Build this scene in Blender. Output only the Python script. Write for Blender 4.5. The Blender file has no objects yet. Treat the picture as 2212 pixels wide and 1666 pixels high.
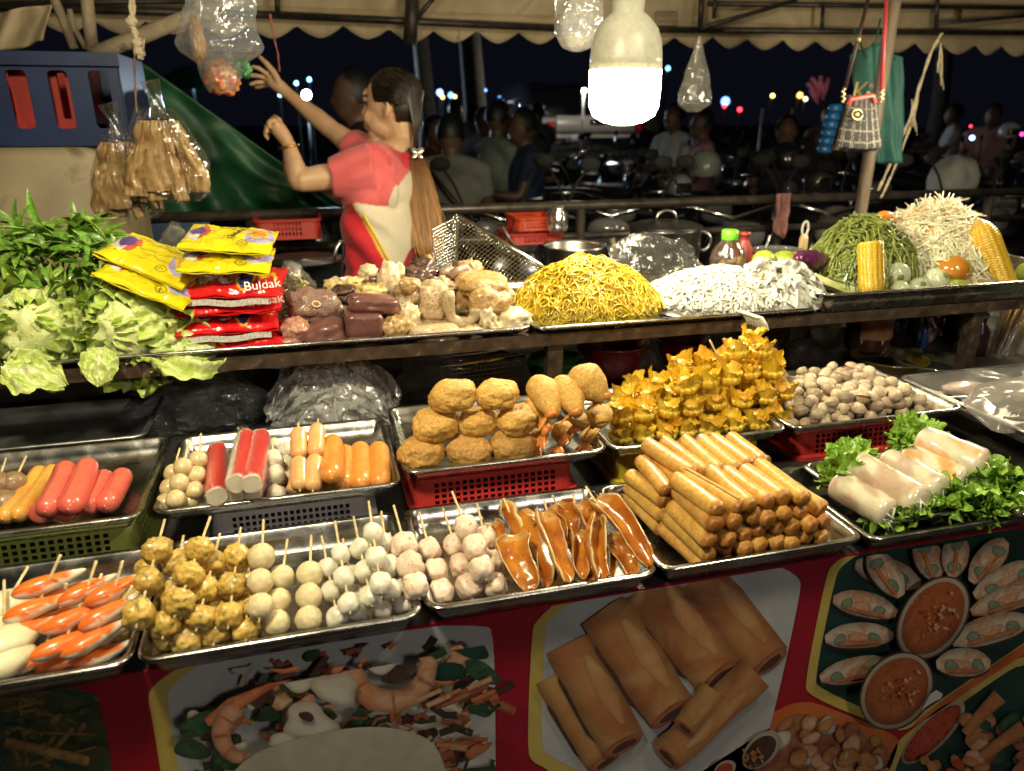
import bpy, bmesh, math, random
from mathutils import Vector as V3, Matrix, noise
random.seed(7)
scene = bpy.context.scene
COL = scene.collection
pi, sin, cos, sqrt = math.pi, math.sin, math.cos, math.sqrt

# ------------------------------------------------------------------ camera
FPX, CX, CY, ZC = 1594.0, 1106.0, 833.0, 1.40
_yaw, _pit = math.radians(14.8), math.radians(20.0)
CF = V3((sin(_yaw)*cos(_pit), cos(_yaw)*cos(_pit), -sin(_pit)))
CR = V3((cos(_yaw), -sin(_yaw), 0))
CU = V3((sin(_yaw)*sin(_pit), cos(_yaw)*sin(_pit), cos(_pit)))
cam_d = bpy.data.cameras.new('camera'); cam = bpy.data.objects.new('camera', cam_d); COL.objects.link(cam)
cam_d.sensor_width = 36; cam_d.lens = 36*FPX/2212; cam_d.clip_start = 0.02; cam_d.clip_end = 400
cam_d.dof.use_dof = True; cam_d.dof.focus_distance = 1.12; cam_d.dof.aperture_fstop = 4.6
cam.matrix_world = Matrix(((CR.x, CU.x, -CF.x, 0), (CR.y, CU.y, -CF.y, 0), (CR.z, CU.z, -CF.z, ZC), (0, 0, 0, 1)))
scene.camera = cam

# ------------------------------------------------------------------ night sky, exposure
world = bpy.data.worlds.new('World'); scene.world = world; world.use_nodes = True
_b = world.node_tree.nodes['Background']
_b.inputs['Color'].default_value = (0.30, 0.34, 0.60, 1); _b.inputs['Strength'].default_value = 0.007
scene.view_settings.view_transform = 'Standard'; scene.view_settings.look = 'None'
scene.view_settings.exposure = 0.42; scene.view_settings.gamma = 1.0
scene.view_settings.use_curve_mapping = False
scene.render.engine = 'CYCLES'
scene.cycles.use_denoising = True
scene.cycles.max_bounces = 8; scene.cycles.transparent_max_bounces = 24
scene.cycles.sample_clamp_indirect = 6.0
scene.cycles.caustics_reflective = False; scene.cycles.caustics_refractive = False

# ------------------------------------------------------------------ real-place coordinates
def ray(px, py):
    return CF + CR*((px-CX)/FPX) - CU*((py-CY)/FPX)
def onz(px, py, z):
    d = ray(px, py); t = (z-ZC)/d.z; return V3((0, 0, ZC)) + d*t
def ony(px, py, y):
    d = ray(px, py); t = y/d.y; return V3((0, 0, ZC)) + d*t
def ond(px, py, t):
    return V3((0, 0, ZC)) + ray(px, py)*t
def depth(p):
    return (V3(p)-V3((0, 0, ZC))).dot(CF)
def m_of(px, p):            # pixels at a point -> metres
    return px*depth(p)/FPX
_CR = dict(A=(0, 840.3), B=(704.8, 759.0), C=(1453.0, 704.8), D=(0, 1177.6), E=(704.8, 1177.6), N=(1453.0, 1177.6),
           G=(0, 406.6), H=(704.8, 406.6), I=(1453.0, 406.6), J=(0, 0), K=(704.8, 0), L=(1453.0, 0))
def q(c, x, y):             # survey sheet coordinate -> photo coordinate
    o = _CR[c]; return (o[0]+.3432*x, o[1]+.3432*y)

# ------------------------------------------------------------------ mesh helpers
class MB:
    def __init__(s): s.v = []; s.f = []; s.m = []; s.c = []; s.hascol = False
    def add(s, vf, mat=0, M=None, col=None):
        v, f = vf[0], vf[1]
        o = len(s.v)
        if M is not None: v = [M @ V3(p) for p in v]
        s.v.extend([tuple(p) for p in v]); s.f.extend([tuple(i+o for i in p) for p in f]); s.m.extend([mat]*len(f))
        if col is None and len(vf) > 2: col = vf[2]
        if col is None: s.c.extend([(1, 1, 1)]*len(v))
        else:
            s.hascol = True
            s.c.extend(col if isinstance(col, list) else [col]*len(v))
        return s
    def mesh(s, name, mats, smooth=True):
        me = bpy.data.meshes.new(name); me.from_pydata(s.v, [], s.f)
        for m in (mats if isinstance(mats, (list, tuple)) else [mats]): me.materials.append(m)
        me.polygons.foreach_set('material_index', s.m)
        me.polygons.foreach_set('use_smooth', [smooth]*len(s.f))
        if s.hascol:
            a = me.color_attributes.new('Col', 'FLOAT_COLOR', 'POINT')
            fl = []
            for c in s.c: fl.extend((c[0], c[1], c[2], 1.0))
            a.data.foreach_set('color', fl)
        me.update()
        if smooth and len(s.f) < 60000:
            bm = bmesh.new(); bm.from_mesh(me); bmesh.ops.recalc_face_normals(bm, faces=bm.faces); bm.to_mesh(me); bm.free()
        return me

def tube(pts, r, n=8, caps=True):
    pts = [V3(p) for p in pts]; k = len(pts)
    rs = r if isinstance(r, (list, tuple)) else [r]*k
    v = []; f = []; nrm = None
    for i, p in enumerate(pts):
        t = (pts[min(i+1, k-1)]-pts[max(i-1, 0)])
        t = t.normalized() if t.length > 1e-9 else V3((0, 0, 1))
        if nrm is None:
            a = V3((0, 0, 1)) if abs(t.z) < .9 else V3((1, 0, 0))
            nrm = t.cross(a).normalized()
        else:
            nrm = (nrm - t*nrm.dot(t)); nrm = nrm.normalized() if nrm.length > 1e-6 else t.orthogonal().normalized()
        b = t.cross(nrm)
        for j in range(n):
            a = 2*pi*j/n; v.append(p+(nrm*cos(a)+b*sin(a))*rs[i])
    for i in range(k-1):
        for j in range(n):
            f.append((i*n+j, i*n+(j+1) % n, (i+1)*n+(j+1) % n, (i+1)*n+j))
    if caps:
        f.append(tuple(range(n-1, -1, -1))); f.append(tuple((k-1)*n+j for j in range(n)))
    return v, f
def lathe(prof, n=24, cap=True, squash=None):
    v = []; f = []; k = len(prof)
    for r, z in prof:
        for j in range(n):
            a = 2*pi*j/n; v.append(V3((r*cos(a), r*sin(a), z)))
    for i in range(k-1):
        for j in range(n): f.append((i*n+j, i*n+(j+1) % n, (i+1)*n+(j+1) % n, (i+1)*n+j))
    if cap:
        f.append(tuple(range(n-1, -1, -1))); f.append(tuple((k-1)*n+j for j in range(n)))
    return v, f
def box(x0, x1, y0, y1, z0, z1):
    v = [V3((x, y, z)) for z in (z0, z1) for y in (y0, y1) for x in (x0, x1)]
    return v, [(0, 2, 3, 1), (4, 5, 7, 6), (0, 1, 5, 4), (2, 6, 7, 3), (0, 4, 6, 2), (1, 3, 7, 5)]
def rr(w, d, r, n=5, z=0, cx=0, cy=0):
    p = []; r = min(r, w/2-1e-4, d/2-1e-4)
    for qd, (sx, sy) in enumerate(((1, 1), (-1, 1), (-1, -1), (1, -1))):
        for i in range(n+1):
            a = qd*pi/2+i*pi/2/n
            p.append(V3((cx+sx*(w/2-r)+r*cos(a), cy+sy*(d/2-r)+r*sin(a), z)))
    return p
def loft(rings, cap0=True, cap1=True):
    n = len(rings[0]); v = [p for r in rings for p in r]; f = []
    for i in range(len(rings)-1):
        for j in range(n): f.append((i*n+j, i*n+(j+1) % n, (i+1)*n+(j+1) % n, (i+1)*n+j))
    if cap0: f.append(tuple(range(n-1, -1, -1)))
    if cap1: f.append(tuple((len(rings)-1)*n+j for j in range(n)))
    return v, f
def rbox(w, d, h, r=.01, n=3, b=None):      # rounded block, base at z=0
    b = b or min(r*.6, h*.3)
    return loft([rr(w-2*b, d-2*b, r, n, 0), rr(w, d, r, n, b), rr(w, d, r, n, h-b), rr(w-2*b, d-2*b, r, n, h)])
def grid(nu, nv, fn, cu=False, cv=False):
    v = []; f = []
    for i in range(nu):
        for j in range(nv):
            v.append(fn(i/(nu if cu else nu-1), j/(nv if cv else nv-1)))
    for i in range(nu if cu else nu-1):
        for j in range(nv if cv else nv-1):
            f.append((i*nv+j, ((i+1) % nu)*nv+j, ((i+1) % nu)*nv+(j+1) % nv, i*nv+(j+1) % nv))
    cols = None
    if isinstance(v[0], tuple) and len(v[0]) == 2:
        cols = [p[1] for p in v]; v = [p[0] for p in v]; return v, f, cols
    return v, f
_ico = {}
def ico(sub):
    if sub not in _ico:
        b = bmesh.new(); bmesh.ops.create_icosphere(b, subdivisions=sub, radius=1)
        b.verts.ensure_lookup_table()
        _ico[sub] = ([v.co.copy() for v in b.verts], [tuple(x.index for x in p.verts) for p in b.faces]); b.free()
    return _ico[sub]
def fbm(p, o=3):
    s = 0; a = 1; f = 1
    for _ in range(o): s += a*noise.noise(p*f); a *= .5; f *= 2.1
    return s
def blob(rx, ry, rz, sub=3, amp=.05, freq=1.5, seed=0, p=2.0, octs=3, fn=None):
    v, f = ico(sub); o = V3((seed*7.3, seed*3.1, seed*5.7)); out = []
    for d in v:
        k = 1.0 if p == 2 else 1/((abs(d.x)**p+abs(d.y)**p+abs(d.z)**p)**(1/p))
        k *= 1+amp*fbm(d*freq+o, octs)
        w = V3((d.x*rx*k, d.y*ry*k, d.z*rz*k))
        out.append(fn(w, d) if fn else w)
    return out, f
def disc(pts, z=None):
    return [V3(p) for p in pts], [tuple(range(len(pts)))]
def solid(o, t, off=0):
    m = o.modifiers.new('thickness', 'SOLIDIFY'); m.thickness = t; m.offset = off; return o
def frame(x, z=None):       # matrix whose X axis runs along x and Z is near z
    x = V3(x).normalized(); z = V3(z or (0, 0, 1))
    y = z.cross(x); y = y.normalized() if y.length > 1e-6 else x.orthogonal().normalized()
    z = x.cross(y)
    return Matrix(((x.x, y.x, z.x, 0), (x.y, y.y, z.y, 0), (x.z, y.z, z.z, 0), (0, 0, 0, 1)))
def TR(p=(0, 0, 0), R=None, s=None):
    M = Matrix.Translation(V3(p))
    if R is not None: M = M @ R
    if s is not None:
        s = (s, s, s) if not isinstance(s, (tuple, list)) else s
        M = M @ Matrix.Diagonal((s[0], s[1], s[2], 1))
    return M
def RX(a): return Matrix.Rotation(math.radians(a), 4, 'X')
def RY(a): return Matrix.Rotation(math.radians(a), 4, 'Y')
def RZ(a): return Matrix.Rotation(math.radians(a), 4, 'Z')
def rnd(a, b): return random.uniform(a, b)
def randrot(t=180): return RZ(rnd(-180, 180)) @ RX(rnd(-t, t)) @ RY(rnd(-t, t))

# ------------------------------------------------------------------ objects, names, labels
WM = {}
def tag(o, label=None, cat=None, group=None, kind=None):
    if label: o['label'] = label
    if cat: o['category'] = cat
    if group: o['group'] = group
    if kind: o['kind'] = kind
    return o
def _link(o, M, parent):
    COL.objects.link(o); WM[o] = M
    if parent is not None:
        o.parent = parent; o.matrix_basis = WM[parent].inverted() @ M
    else: o.matrix_basis = M
    return o
def thing(name, label, cat, loc, group=None, R=None):
    o = bpy.data.objects.new(name, None); o.empty_display_size = .05
    _link(o, TR(loc, R), None); return tag(o, label, cat, group)
def put(name, me, M=None, parent=None, **k):     # one mesh object at world matrix M
    o = bpy.data.objects.new(name, me); _link(o, M if M is not None else Matrix(), parent)
    return tag(o, **k) if k else o
def world_mesh(name, mb, mats, parent=None, org=None, smooth=True, **k):   # mb holds world coordinates
    org = V3(org) if org is not None else (WM[parent].translation.copy() if parent else V3(mb.v[0]))
    mb.v = [(p[0]-org.x, p[1]-org.y, p[2]-org.z) for p in mb.v]
    return put(name, mb.mesh(name, mats, smooth), TR(org), parent, **k)
ORD = ['first', 'second', 'third', 'fourth', 'fifth', 'sixth', 'seventh', 'eighth', 'ninth', 'tenth', 'eleventh', 'twelfth', 'thirteenth', 'fourteenth', 'fifteenth', 'sixteenth', 'seventeenth', 'eighteenth', 'nineteenth', 'twentieth', 'twenty-first', 'twenty-second']
def text_mesh(s, size, mat, name='lettering', shear=0, extr=.0004):
    c = bpy.data.curves.new(name, 'FONT'); c.body = s; c.size = size; c.align_x = 'CENTER'; c.align_y = 'CENTER'
    c.extrude = extr; c.shear = shear; c.resolution_u = 3
    o = bpy.data.objects.new(name, c); COL.objects.link(o)
    me = bpy.data.meshes.new_from_object(o.evaluated_get(bpy.context.evaluated_depsgraph_get()))
    bpy.data.objects.remove(o); me.name = name; me.materials.clear(); me.materials.append(mat); return me

# ------------------------------------------------------------------ materials
MATS = {}
NSK = 1.0      # grain multiplier: food is finer grained than the stall
def mat(name, c1, c2=None, c3=None, ns=40, rough=.5, bump=0, bs=80, metal=0, sss=0, coat=0, spec=.5, rand=.0, dist=.5,
        lo=.38, hi=.62, col=False, em=0, trans=0, sheen=0, detail=4, alpha=1, hue=0, stretch=None, r2=None, bdist=.004):
    if name in MATS: return MATS[name]
    if not stretch: ns, bs, bdist = ns*NSK, bs*NSK, bdist/NSK**.8
    m = bpy.data.materials.new(name); m.use_nodes = True; nt = m.node_tree; N = nt.nodes; L = nt.links
    b = N['Principled BSDF']; tc = N.new('ShaderNodeTexCoord'); src = tc.outputs['Object']
    if not stretch:
        ge = N.new('ShaderNodeNewGeometry'); oj = N.new('ShaderNodeObjectInfo'); sb = N.new('ShaderNodeVectorMath'); sb.operation = 'SUBTRACT'
        L.new(ge.outputs['Position'], sb.inputs[0]); L.new(oj.outputs['Location'], sb.inputs[1]); src = sb.outputs[0]
    if stretch:
        mp = N.new('ShaderNodeMapping'); mp.inputs['Scale'].default_value = stretch; L.new(src, mp.inputs[0]); src = mp.outputs[0]
    if rand or hue:
        oi = N.new('ShaderNodeObjectInfo'); vm = N.new('ShaderNodeVectorMath'); vm.operation = 'ADD'
        L.new(src, vm.inputs[0]); L.new(oi.outputs['Random'], vm.inputs[1]); src = vm.outputs[0]
    c2 = c2 or c1
    nz = N.new('ShaderNodeTexNoise'); nz.inputs['Scale'].default_value = ns; nz.inputs['Detail'].default_value = detail
    nz.inputs['Distortion'].default_value = dist; L.new(src, nz.inputs['Vector'])
    rp = N.new('ShaderNodeValToRGB'); e = rp.color_ramp.elements
    e[0].position = lo; e[1].position = hi; e[0].color = (*c1, 1); e[1].color = (*c2, 1)
    if c3: x = e.new(min(.98, hi+.1)); x.color = (*c3, 1)
    L.new(nz.outputs['Fac'], rp.inputs['Fac']); out = rp.outputs['Color']
    if col:
        at = N.new('ShaderNodeAttribute'); at.attribute_name = 'Col'
        mx = N.new('ShaderNodeMix'); mx.data_type = 'RGBA'; mx.blend_type = 'MULTIPLY'; mx.inputs['Factor'].default_value = 1
        L.new(out, mx.inputs['A']); L.new(at.outputs['Color'], mx.inputs['B']); out = mx.outputs['Result']
    if rand or hue:
        hs = N.new('ShaderNodeHueSaturation'); mr = N.new('ShaderNodeMapRange')
        mr.inputs['To Min'].default_value = 1-rand; mr.inputs['To Max'].default_value = 1+rand*.7
        L.new(oi.outputs['Random'], mr.inputs['Value']); L.new(mr.outputs[0], hs.inputs['Value'])
        if hue:
            m2 = N.new('ShaderNodeMapRange'); m2.inputs['To Min'].default_value = .5-hue; m2.inputs['To Max'].default_value = .5+hue
            fr = N.new('ShaderNodeMath'); fr.operation = 'FRACT'; mu = N.new('ShaderNodeMath'); mu.operation = 'MULTIPLY'; mu.inputs[1].default_value = 7.31
            L.new(oi.outputs['Random'], mu.inputs[0]); L.new(mu.outputs[0], fr.inputs[0]); L.new(fr.outputs[0], m2.inputs['Value']); L.new(m2.outputs[0], hs.inputs['Hue'])
        L.new(out, hs.inputs['Color']); out = hs.outputs['Color']
    L.new(out, b.inputs['Base Color'])
    b.inputs['Roughness'].default_value = rough; b.inputs['Metallic'].default_value = metal
    b.inputs['Specular IOR Level'].default_value = spec
    if r2 is not None:
        rr_ = N.new('ShaderNodeMapRange'); rr_.inputs['To Min'].default_value = rough; rr_.inputs['To Max'].default_value = r2
        rr_.inputs['From Min'].default_value = .35; rr_.inputs['From Max'].default_value = .65
        L.new(nz.outputs['Fac'], rr_.inputs['Value']); L.new(rr_.outputs[0], b.inputs['Roughness'])
    if sss:
        b.inputs['Subsurface Weight'].default_value = sss; b.inputs['Subsurface Radius'].default_value = (1, .5, .3)
        b.inputs['Subsurface Scale'].default_value = .006
    if coat: b.inputs['Coat Weight'].default_value = coat; b.inputs['Coat Roughness'].default_value = .08
    if trans: b.inputs['Transmission Weight'].default_value = trans
    if sheen: b.inputs['Sheen Weight'].default_value = sheen
    if alpha < 1: b.inputs['Alpha'].default_value = alpha
    if em:
        L.new(out, b.inputs['Emission Color']); b.inputs['Emission Strength'].default_value = em
    if bump:
        n2 = N.new('ShaderNodeTexNoise'); n2.inputs['Scale'].default_value = bs; n2.inputs['Detail'].default_value = 5
        L.new(src, n2.inputs['Vector']); bp = N.new('ShaderNodeBump'); bp.inputs['Strength'].default_value = bump
        bp.inputs['Distance'].default_value = bdist
        L.new(n2.outputs['Fac'], bp.inputs['Height']); L.new(bp.outputs[0], b.inputs['Normal'])
    MATS[name] = m; return m
def film(name, tint=(1, 1, 1), haze=.15, gloss=.25, rough=.12, milky=(.8, .8, .8), bs=30, bump=.6, fres=.5):
    """thin plastic film: clear share + glossy share + milky share"""
    if name in MATS: return MATS[name]
    m = bpy.data.materials.new(name); m.use_nodes = True; nt = m.node_tree; N = nt.nodes; L = nt.links
    for n in list(N):
        if n.type != 'OUTPUT_MATERIAL': N.remove(n)
    out = [n for n in N if n.type == 'OUTPUT_MATERIAL'][0]
    t = N.new('ShaderNodeBsdfTransparent'); t.inputs[0].default_value = (*tint, 1)
    g = N.new('ShaderNodeBsdfGlossy'); g.inputs['Roughness'].default_value = rough; g.inputs[0].default_value = (.95, .95, .95, 1)
    d = N.new('ShaderNodeBsdfDiffuse'); d.inputs[0].default_value = (*milky, 1)
    tl = N.new('ShaderNodeBsdfTranslucent'); tl.inputs[0].default_value = (*milky, 1)
    md = N.new('ShaderNodeMixShader'); md.inputs[0].default_value = .5; L.new(d.outputs[0], md.inputs[1]); L.new(tl.outputs[0], md.inputs[2])
    m1 = N.new('ShaderNodeMixShader'); m1.inputs[0].default_value = haze; L.new(t.outputs[0], m1.inputs[1]); L.new(md.outputs[0], m1.inputs[2])
    lw = N.new('ShaderNodeLayerWeight'); lw.inputs['Blend'].default_value = .35
    ml = N.new('ShaderNodeMath'); ml.operation = 'MULTIPLY_ADD'; ml.inputs[1].default_value = fres; ml.inputs[2].default_value = gloss*.35
    L.new(lw.outputs['Fresnel'], ml.inputs[0])
    m2 = N.new('ShaderNodeMixShader'); L.new(ml.outputs[0], m2.inputs[0]); L.new(m1.outputs[0], m2.inputs[1]); L.new(g.outputs[0], m2.inputs[2])
    L.new(m2.outputs[0], out.inputs[0])
    tc = N.new('ShaderNodeTexCoord'); nz = N.new('ShaderNodeTexNoise'); nz.inputs['Scale'].default_value = bs; nz.inputs['Detail'].default_value = 3
    nz.inputs['Distortion'].default_value = 1.5
    L.new(tc.outputs['Object'], nz.inputs['Vector']); bp = N.new('ShaderNodeBump'); bp.inputs['Strength'].default_value = bump; bp.inputs['Distance'].default_value = .01
    L.new(nz.outputs['Fac'], bp.inputs['Height'])
    for s in (g, d, tl): L.new(bp.outputs[0], s.inputs['Normal'])
    L.new(bp.outputs[0], lw.inputs['Normal'])
    MATS[name] = m; return m
def glow(name, c, s):
    if name in MATS: return MATS[name]
    m = bpy.data.materials.new(name); m.use_nodes = True; N = m.node_tree.nodes; b = N['Principled BSDF']
    b.inputs['Base Color'].default_value = (*[x*.3 for x in c], 1); b.inputs['Emission Color'].default_value = (*c, 1); b.inputs['Emission Strength'].default_value = s
    MATS[name] = m; return m

STEEL = mat('steel', (.40, .395, .385), (.50, .49, .47), ns=30, rough=.20, r2=.30, metal=1, bump=.03, bs=200)
STEEL_DULL = mat('dull_aluminium', (.42, .41, .40), (.55, .54, .52), ns=20, rough=.38, r2=.5, metal=1, bump=.08, bs=120)
RUSTY = mat('rusty_steel', (.035, .024, .018), (.10, .068, .046), (.20, .16, .12), ns=40, rough=.5, metal=.5, bump=.3, bs=90, lo=.3, hi=.6)
DARK_STEEL = mat('dark_painted_steel', (.018, .016, .016), (.05, .04, .035), ns=25, rough=.42, metal=.3, bump=.2, bs=60)
BAMBOO = mat('bamboo_stick', (.58, .42, .20), (.74, .58, .32), ns=120, rough=.6)
# ================================================================== lamps
def bulb(loc, label, L=120.0, scale=1.0, c=(1.0, .89, .58)):
    t = thing('lamp_bulb', label, 'lamp', loc, 'hanging lamp bulbs')
    w = mat('lamp_plastic', (.50, .49, .40), (.64, .62, .52), (.26, .22, .16), ns=70, rough=.35, bump=.05, lo=.25, hi=.66, detail=8)
    s = scale
    cas = lathe([(.031*s, .128*s), (.030*s, .10*s), (.045*s, .088*s), (.058*s, .072*s), (.066*s, .05*s), (.069*s, .02*s), (.0695*s, 0)], 40)
    put('casing', MB().add(cas).mesh('casing', [w]), TR(loc), t)
    soc = lathe([(.021*s, .12*s), (.022*s, .165*s), (.036*s, .167*s), (.037*s, .19*s), (.026*s, .195*s), (.024*s, .24*s), (.012*s, .25*s)], 28)
    put('socket', MB().add(soc).mesh('socket', [mat('socket_white', (.75, .74, .70), rough=.3)]), TR(loc), t)
    dif = lathe([(.0685*s, 0), (.0685*s, -.04*s), (.067*s, -.065*s), (.06*s, -.082*s), (.04*s, -.094*s), (.015*s, -.0995*s), (.001, -.10*s)], 40, cap=False)
    put('diffuser', MB().add(dif).mesh('diffuser', [glow('lamp_light_%d' % L, c, L)]), TR(loc), t)
    co = tube([V3((0, 0, .245*s)), V3((.002, .004, .5)), V3((-.004, .0, 1.3))], .004, 6)
    put('cord', MB().add(co).mesh('cord', [mat('cord_white', (.6, .58, .52), rough=.5)]), TR(loc), t)
    return t
bulb(ond(1351, 152, 1.42), 'big glowing white bulb hanging over the shelf, dusty casing on top', 112)
bulb(ony(2330, 150, 1.62), 'big glowing bulb hanging beyond the corn and shredded papaya, at the stall end', 150)
bulb((-.28, .50, 1.98), 'big glowing bulb hanging above the front trays of skewers and sausages', 230)
bulb((.95, .42, 2.1), 'big glowing bulb hanging above the summer rolls and covered seafood', 130)
bulb((.75, -1.7, 2.5), 'unseen cool white lamp assumed over the walkway, filling the stall front', 56, 2.0, (1.0, .9, .78))  # unseen lamp, assumed from the lit banner, serves as front fill

# ================================================================== ground
g = MB().add(grid(2, 2, lambda u, v: V3((-60+u*140, -12+v*150, 0))))
world_mesh('ground', g, [mat('asphalt', (.035, .035, .037), (.07, .068, .066), ns=6, rough=.85, bump=.4, bs=140)], org=(0, 0, 0),
           label='dark asphalt ground of the night market', kind='structure')

# ================================================================== counter
YB = .722
ct = thing('stall_counter', 'long dark metal counter carrying the trays of food', 'counter', (.4, 1.2, 0))
TOPM = mat('dark_counter_sheet', (.045, .043, .043), (.09, .085, .08), ns=12, rough=.33, metal=.6, bump=.06, bs=60, r2=.5)
world_mesh('counter_top', MB().add(box(-1.5, 2.1,   .726, 1.84, .815, .838)), [TOPM], ct, smooth=False)
for x in (-1.4, .3, 2.0):
    for y in (.78, 1.78):
        world_mesh('leg', MB().add(box(x-.02, x+.02, y-.02, y+.02, 0, .815)), [DARK_STEEL], ct, smooth=False)
world_mesh('lower_shelf', MB().add(box(-1.4, 2.0, .8, 1.76, .2, .22)), [DARK_STEEL], ct, smooth=False)

# ------------------------------------------------------------------ printed banner on its front
ban = thing('printed_banner', 'red vinyl banner printed with pictures of rolls and salads, hung on the counter front', 'banner', (.4, YB, .3))
def pm(n, a, b, ns=60, c=None, lo=.35, hi=.65):
    d_ = lambda k: k and tuple(x*.72 for x in k)
    return mat('print_'+n, d_(a), d_(b), d_(c), ns=ns, rough=.48, lo=lo, hi=hi, dist=1.5, detail=6, col=True)
PRN = dict(red=pm('red', (.36, .008, .014), (.30, .006, .03), 5), yellow=pm('yellow', (.62, .46, .10), (.55, .42, .12), 8), orange=pm('orange', (.62, .17, .05), (.50, .10, .03), 8),
  white=pm('white', (.55, .55, .56), (.46, .46, .48), 7), roll=pm('roll', (.44, .16, .07), (.58, .34, .14), 11, (.64, .44, .22)), rolltop=pm('roll_top', (.52, .26, .11), (.64, .40, .20), 14), rolldark=pm('roll_dark', (.30, .09, .05), (.42, .17, .09), 22),
  shade=pm('shade', (.05, .025, .02), (.09, .04, .03), 30), carrot=pm('carrot', (.50, .13, .06), (.58, .24, .10), 40), prawn=pm('prawn', (.62, .44, .30), (.58, .24, .12), 45, (.65, .58, .46)),
  squid=pm('squid', (.62, .58, .50), (.54, .48, .40), 18), green=pm('green', (.015, .05, .03), (.05, .11, .05), 60), darkgreen=pm('dark_green', (.008, .035, .03), (.012, .05, .04), 10),
  wrap=pm('rice_wrap', (.62, .56, .48), (.60, .30, .16), 34, (.66, .62, .56), .45, .6), leaf=pm('wrap_leaf', (.14, .22, .15), (.24, .30, .22), 60), bowl=pm('bowl', (.50, .46, .38), (.42, .38, .30), 20),
  sauce=pm('sauce', (.42, .13, .04), (.30, .07, .025), 60, (.55, .30, .14)), chili=pm('chili', (.35, .035, .02), (.48, .09, .05), 70, (.55, .25, .12)), olive=pm('olive', (.09, .085, .03), (.02, .035, .02), 30, (.20, .16, .06)),
  fried=pm('fried', (.52, .26, .09), (.40, .14, .06), 30, (.62, .42, .2)), noodle=pm('noodle', (.26, .17, .06), (.12, .08, .03), 60, (.36, .26, .1)))
world_mesh('banner_sheet', MB().add(box(-1.5, 2.1, YB, YB+.003, .12, .838), col=(1, 1, 1)), [PRN['red']], ban, smooth=False)
def chaikin(p, k=2):
    for _ in range(k):
        o = []
        for i in range(len(p)):
            a, b = V3((*p[i], 0)), V3((*p[(i+1) % len(p)], 0)); o += [tuple((a*.75+b*.25)[:2]), tuple((a*.25+b*.75)[:2])]
        p = o
    return p
class Print:
    def __init__(s): s.mb = MB(); s.keys = []; s.n = 0
    def poly(s, c, pts, key, k=2, soft=0):
        if key not in s.keys: s.keys.append(key)
        s.n += 1; y = YB-.0006-.00022*s.n
        p = [tuple(pt) if c is None else q(c, *pt) for pt in pts]
        p = chaikin(p, k) if k else p
        w = [ony(a, b, y) for a, b in p]; w = [V3((v.x, y, max(.13, min(v.z, .836)))) for v in w]; n = len(w)
        if not soft: s.mb.add((w, [tuple(range(n))]), s.keys.index(key), col=(1, 1, 1)); return s
        ctr = sum(w, V3((0, 0, 0)))/n                       # printed modelling: inked darker towards the outline of the pictured food
        mid = [v.lerp(ctr, .38) for v in w]
        f = [(i, (i+1) % n, n+(i+1) % n, n+i) for i in range(n)]+[tuple(range(n, 2*n))]
        sh = [1-soft*(.62+.38*(1 if v.z < ctr.z else -1)*min(1, abs(v.z-ctr.z)*25)) for v in w]
        s.mb.add((w+mid, f), s.keys.index(key), col=[(h, h*.93, h*.9) for h in sh]+[(1, 1, 1)]*n); return s
    def ell(s, c, x, y, a, b, ang, key, n=18, wob=.06):
        ph = rnd(0, 6); r = math.radians(ang); o = []
        for i in range(n):
            t = 2*pi*i/n; k = 1+wob*sin(3*t+ph)+wob*.6*sin(5*t+2*ph)
            u, v = a*cos(t)*k, b*sin(t)*k; o.append((x+u*cos(r)-v*sin(r), y+u*sin(r)+v*cos(r)))
        return s.poly(c, o, key, 1, .0 if key in ('shade',) else .55)
    def strip(s, c, pts, w, key):
        L, R = [], []
        for i, p in enumerate(pts):
            a, b = pts[max(i-1, 0)], pts[min(i+1, len(pts)-1)]; dx, dy = b[0]-a[0], b[1]-a[1]; l = math.hypot(dx, dy) or 1
            ww = w if not isinstance(w, (list, tuple)) else w[i]
            L.append((p[0]-dy/l*ww, p[1]+dx/l*ww)); R.append((p[0]+dy/l*ww, p[1]-dx/l*ww))
        if key not in s.keys: s.keys.append(key)
        s.n += 1; y = YB-.0006-.00022*s.n; n = len(pts); v = []
        for i in range(n):
            for m in (0, .25, .5, .75, 1):
                pt = (L[i][0]*(1-m)+R[i][0]*m, L[i][1]*(1-m)+R[i][1]*m); pt = pt if c is None else q(c, *pt)
                w_ = ony(pt[0], pt[1], y); v.append(V3((w_.x, y, max(.13, min(w_.z, .836)))))
        sh = [.78, .92, 1, .92, .78] if key == 'rolltop' else [.45, .85, 1, .9, .55]
        s.mb.add((v, [(i*5+j, i*5+j+1, i*5+j+6, i*5+j+5) for i in range(n-1) for j in range(4)]), s.keys.index(key), col=[(h, h*.93, h*.88) for h in sh]*n); return s
    def prawn(s, c, x, y, r, a0, a1, w, tail='carrot'):
        P = [(x+r*cos(math.radians(a0+(a1-a0)*i/9)), y+r*sin(math.radians(a0+(a1-a0)*i/9))) for i in range(10)]
        s.strip(c, P, [w*(.55+.45*sin(pi*min(1, .25+i/11))) for i in range(10)], 'prawn')
        for i in range(2, 9, 2):
            dx, dy = (P[i][0]-x)/r, (P[i][1]-y)/r
            s.strip(c, [(P[i][0]-dx*w*.8, P[i][1]-dy*w*.8), (P[i][0]+dx*w*.8, P[i][1]+dy*w*.8)], w*.09, tail)
        s.ell(c, P[9][0], P[9][1], w*.7, w*.35, a1+90, tail)
    def done(s, name='printed_picture', label=None):
        return world_mesh(name, s.mb, [PRN[k] for k in s.keys], ban, smooth=False, label=label)
random.seed(11)
p = Print()   # left picture: dark noodles and leaves
p.poly('D', [(-700, 850), (420, 870), (600, 950), (650, 1070), (760, 1700), (-700, 1700)], 'olive')
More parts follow.
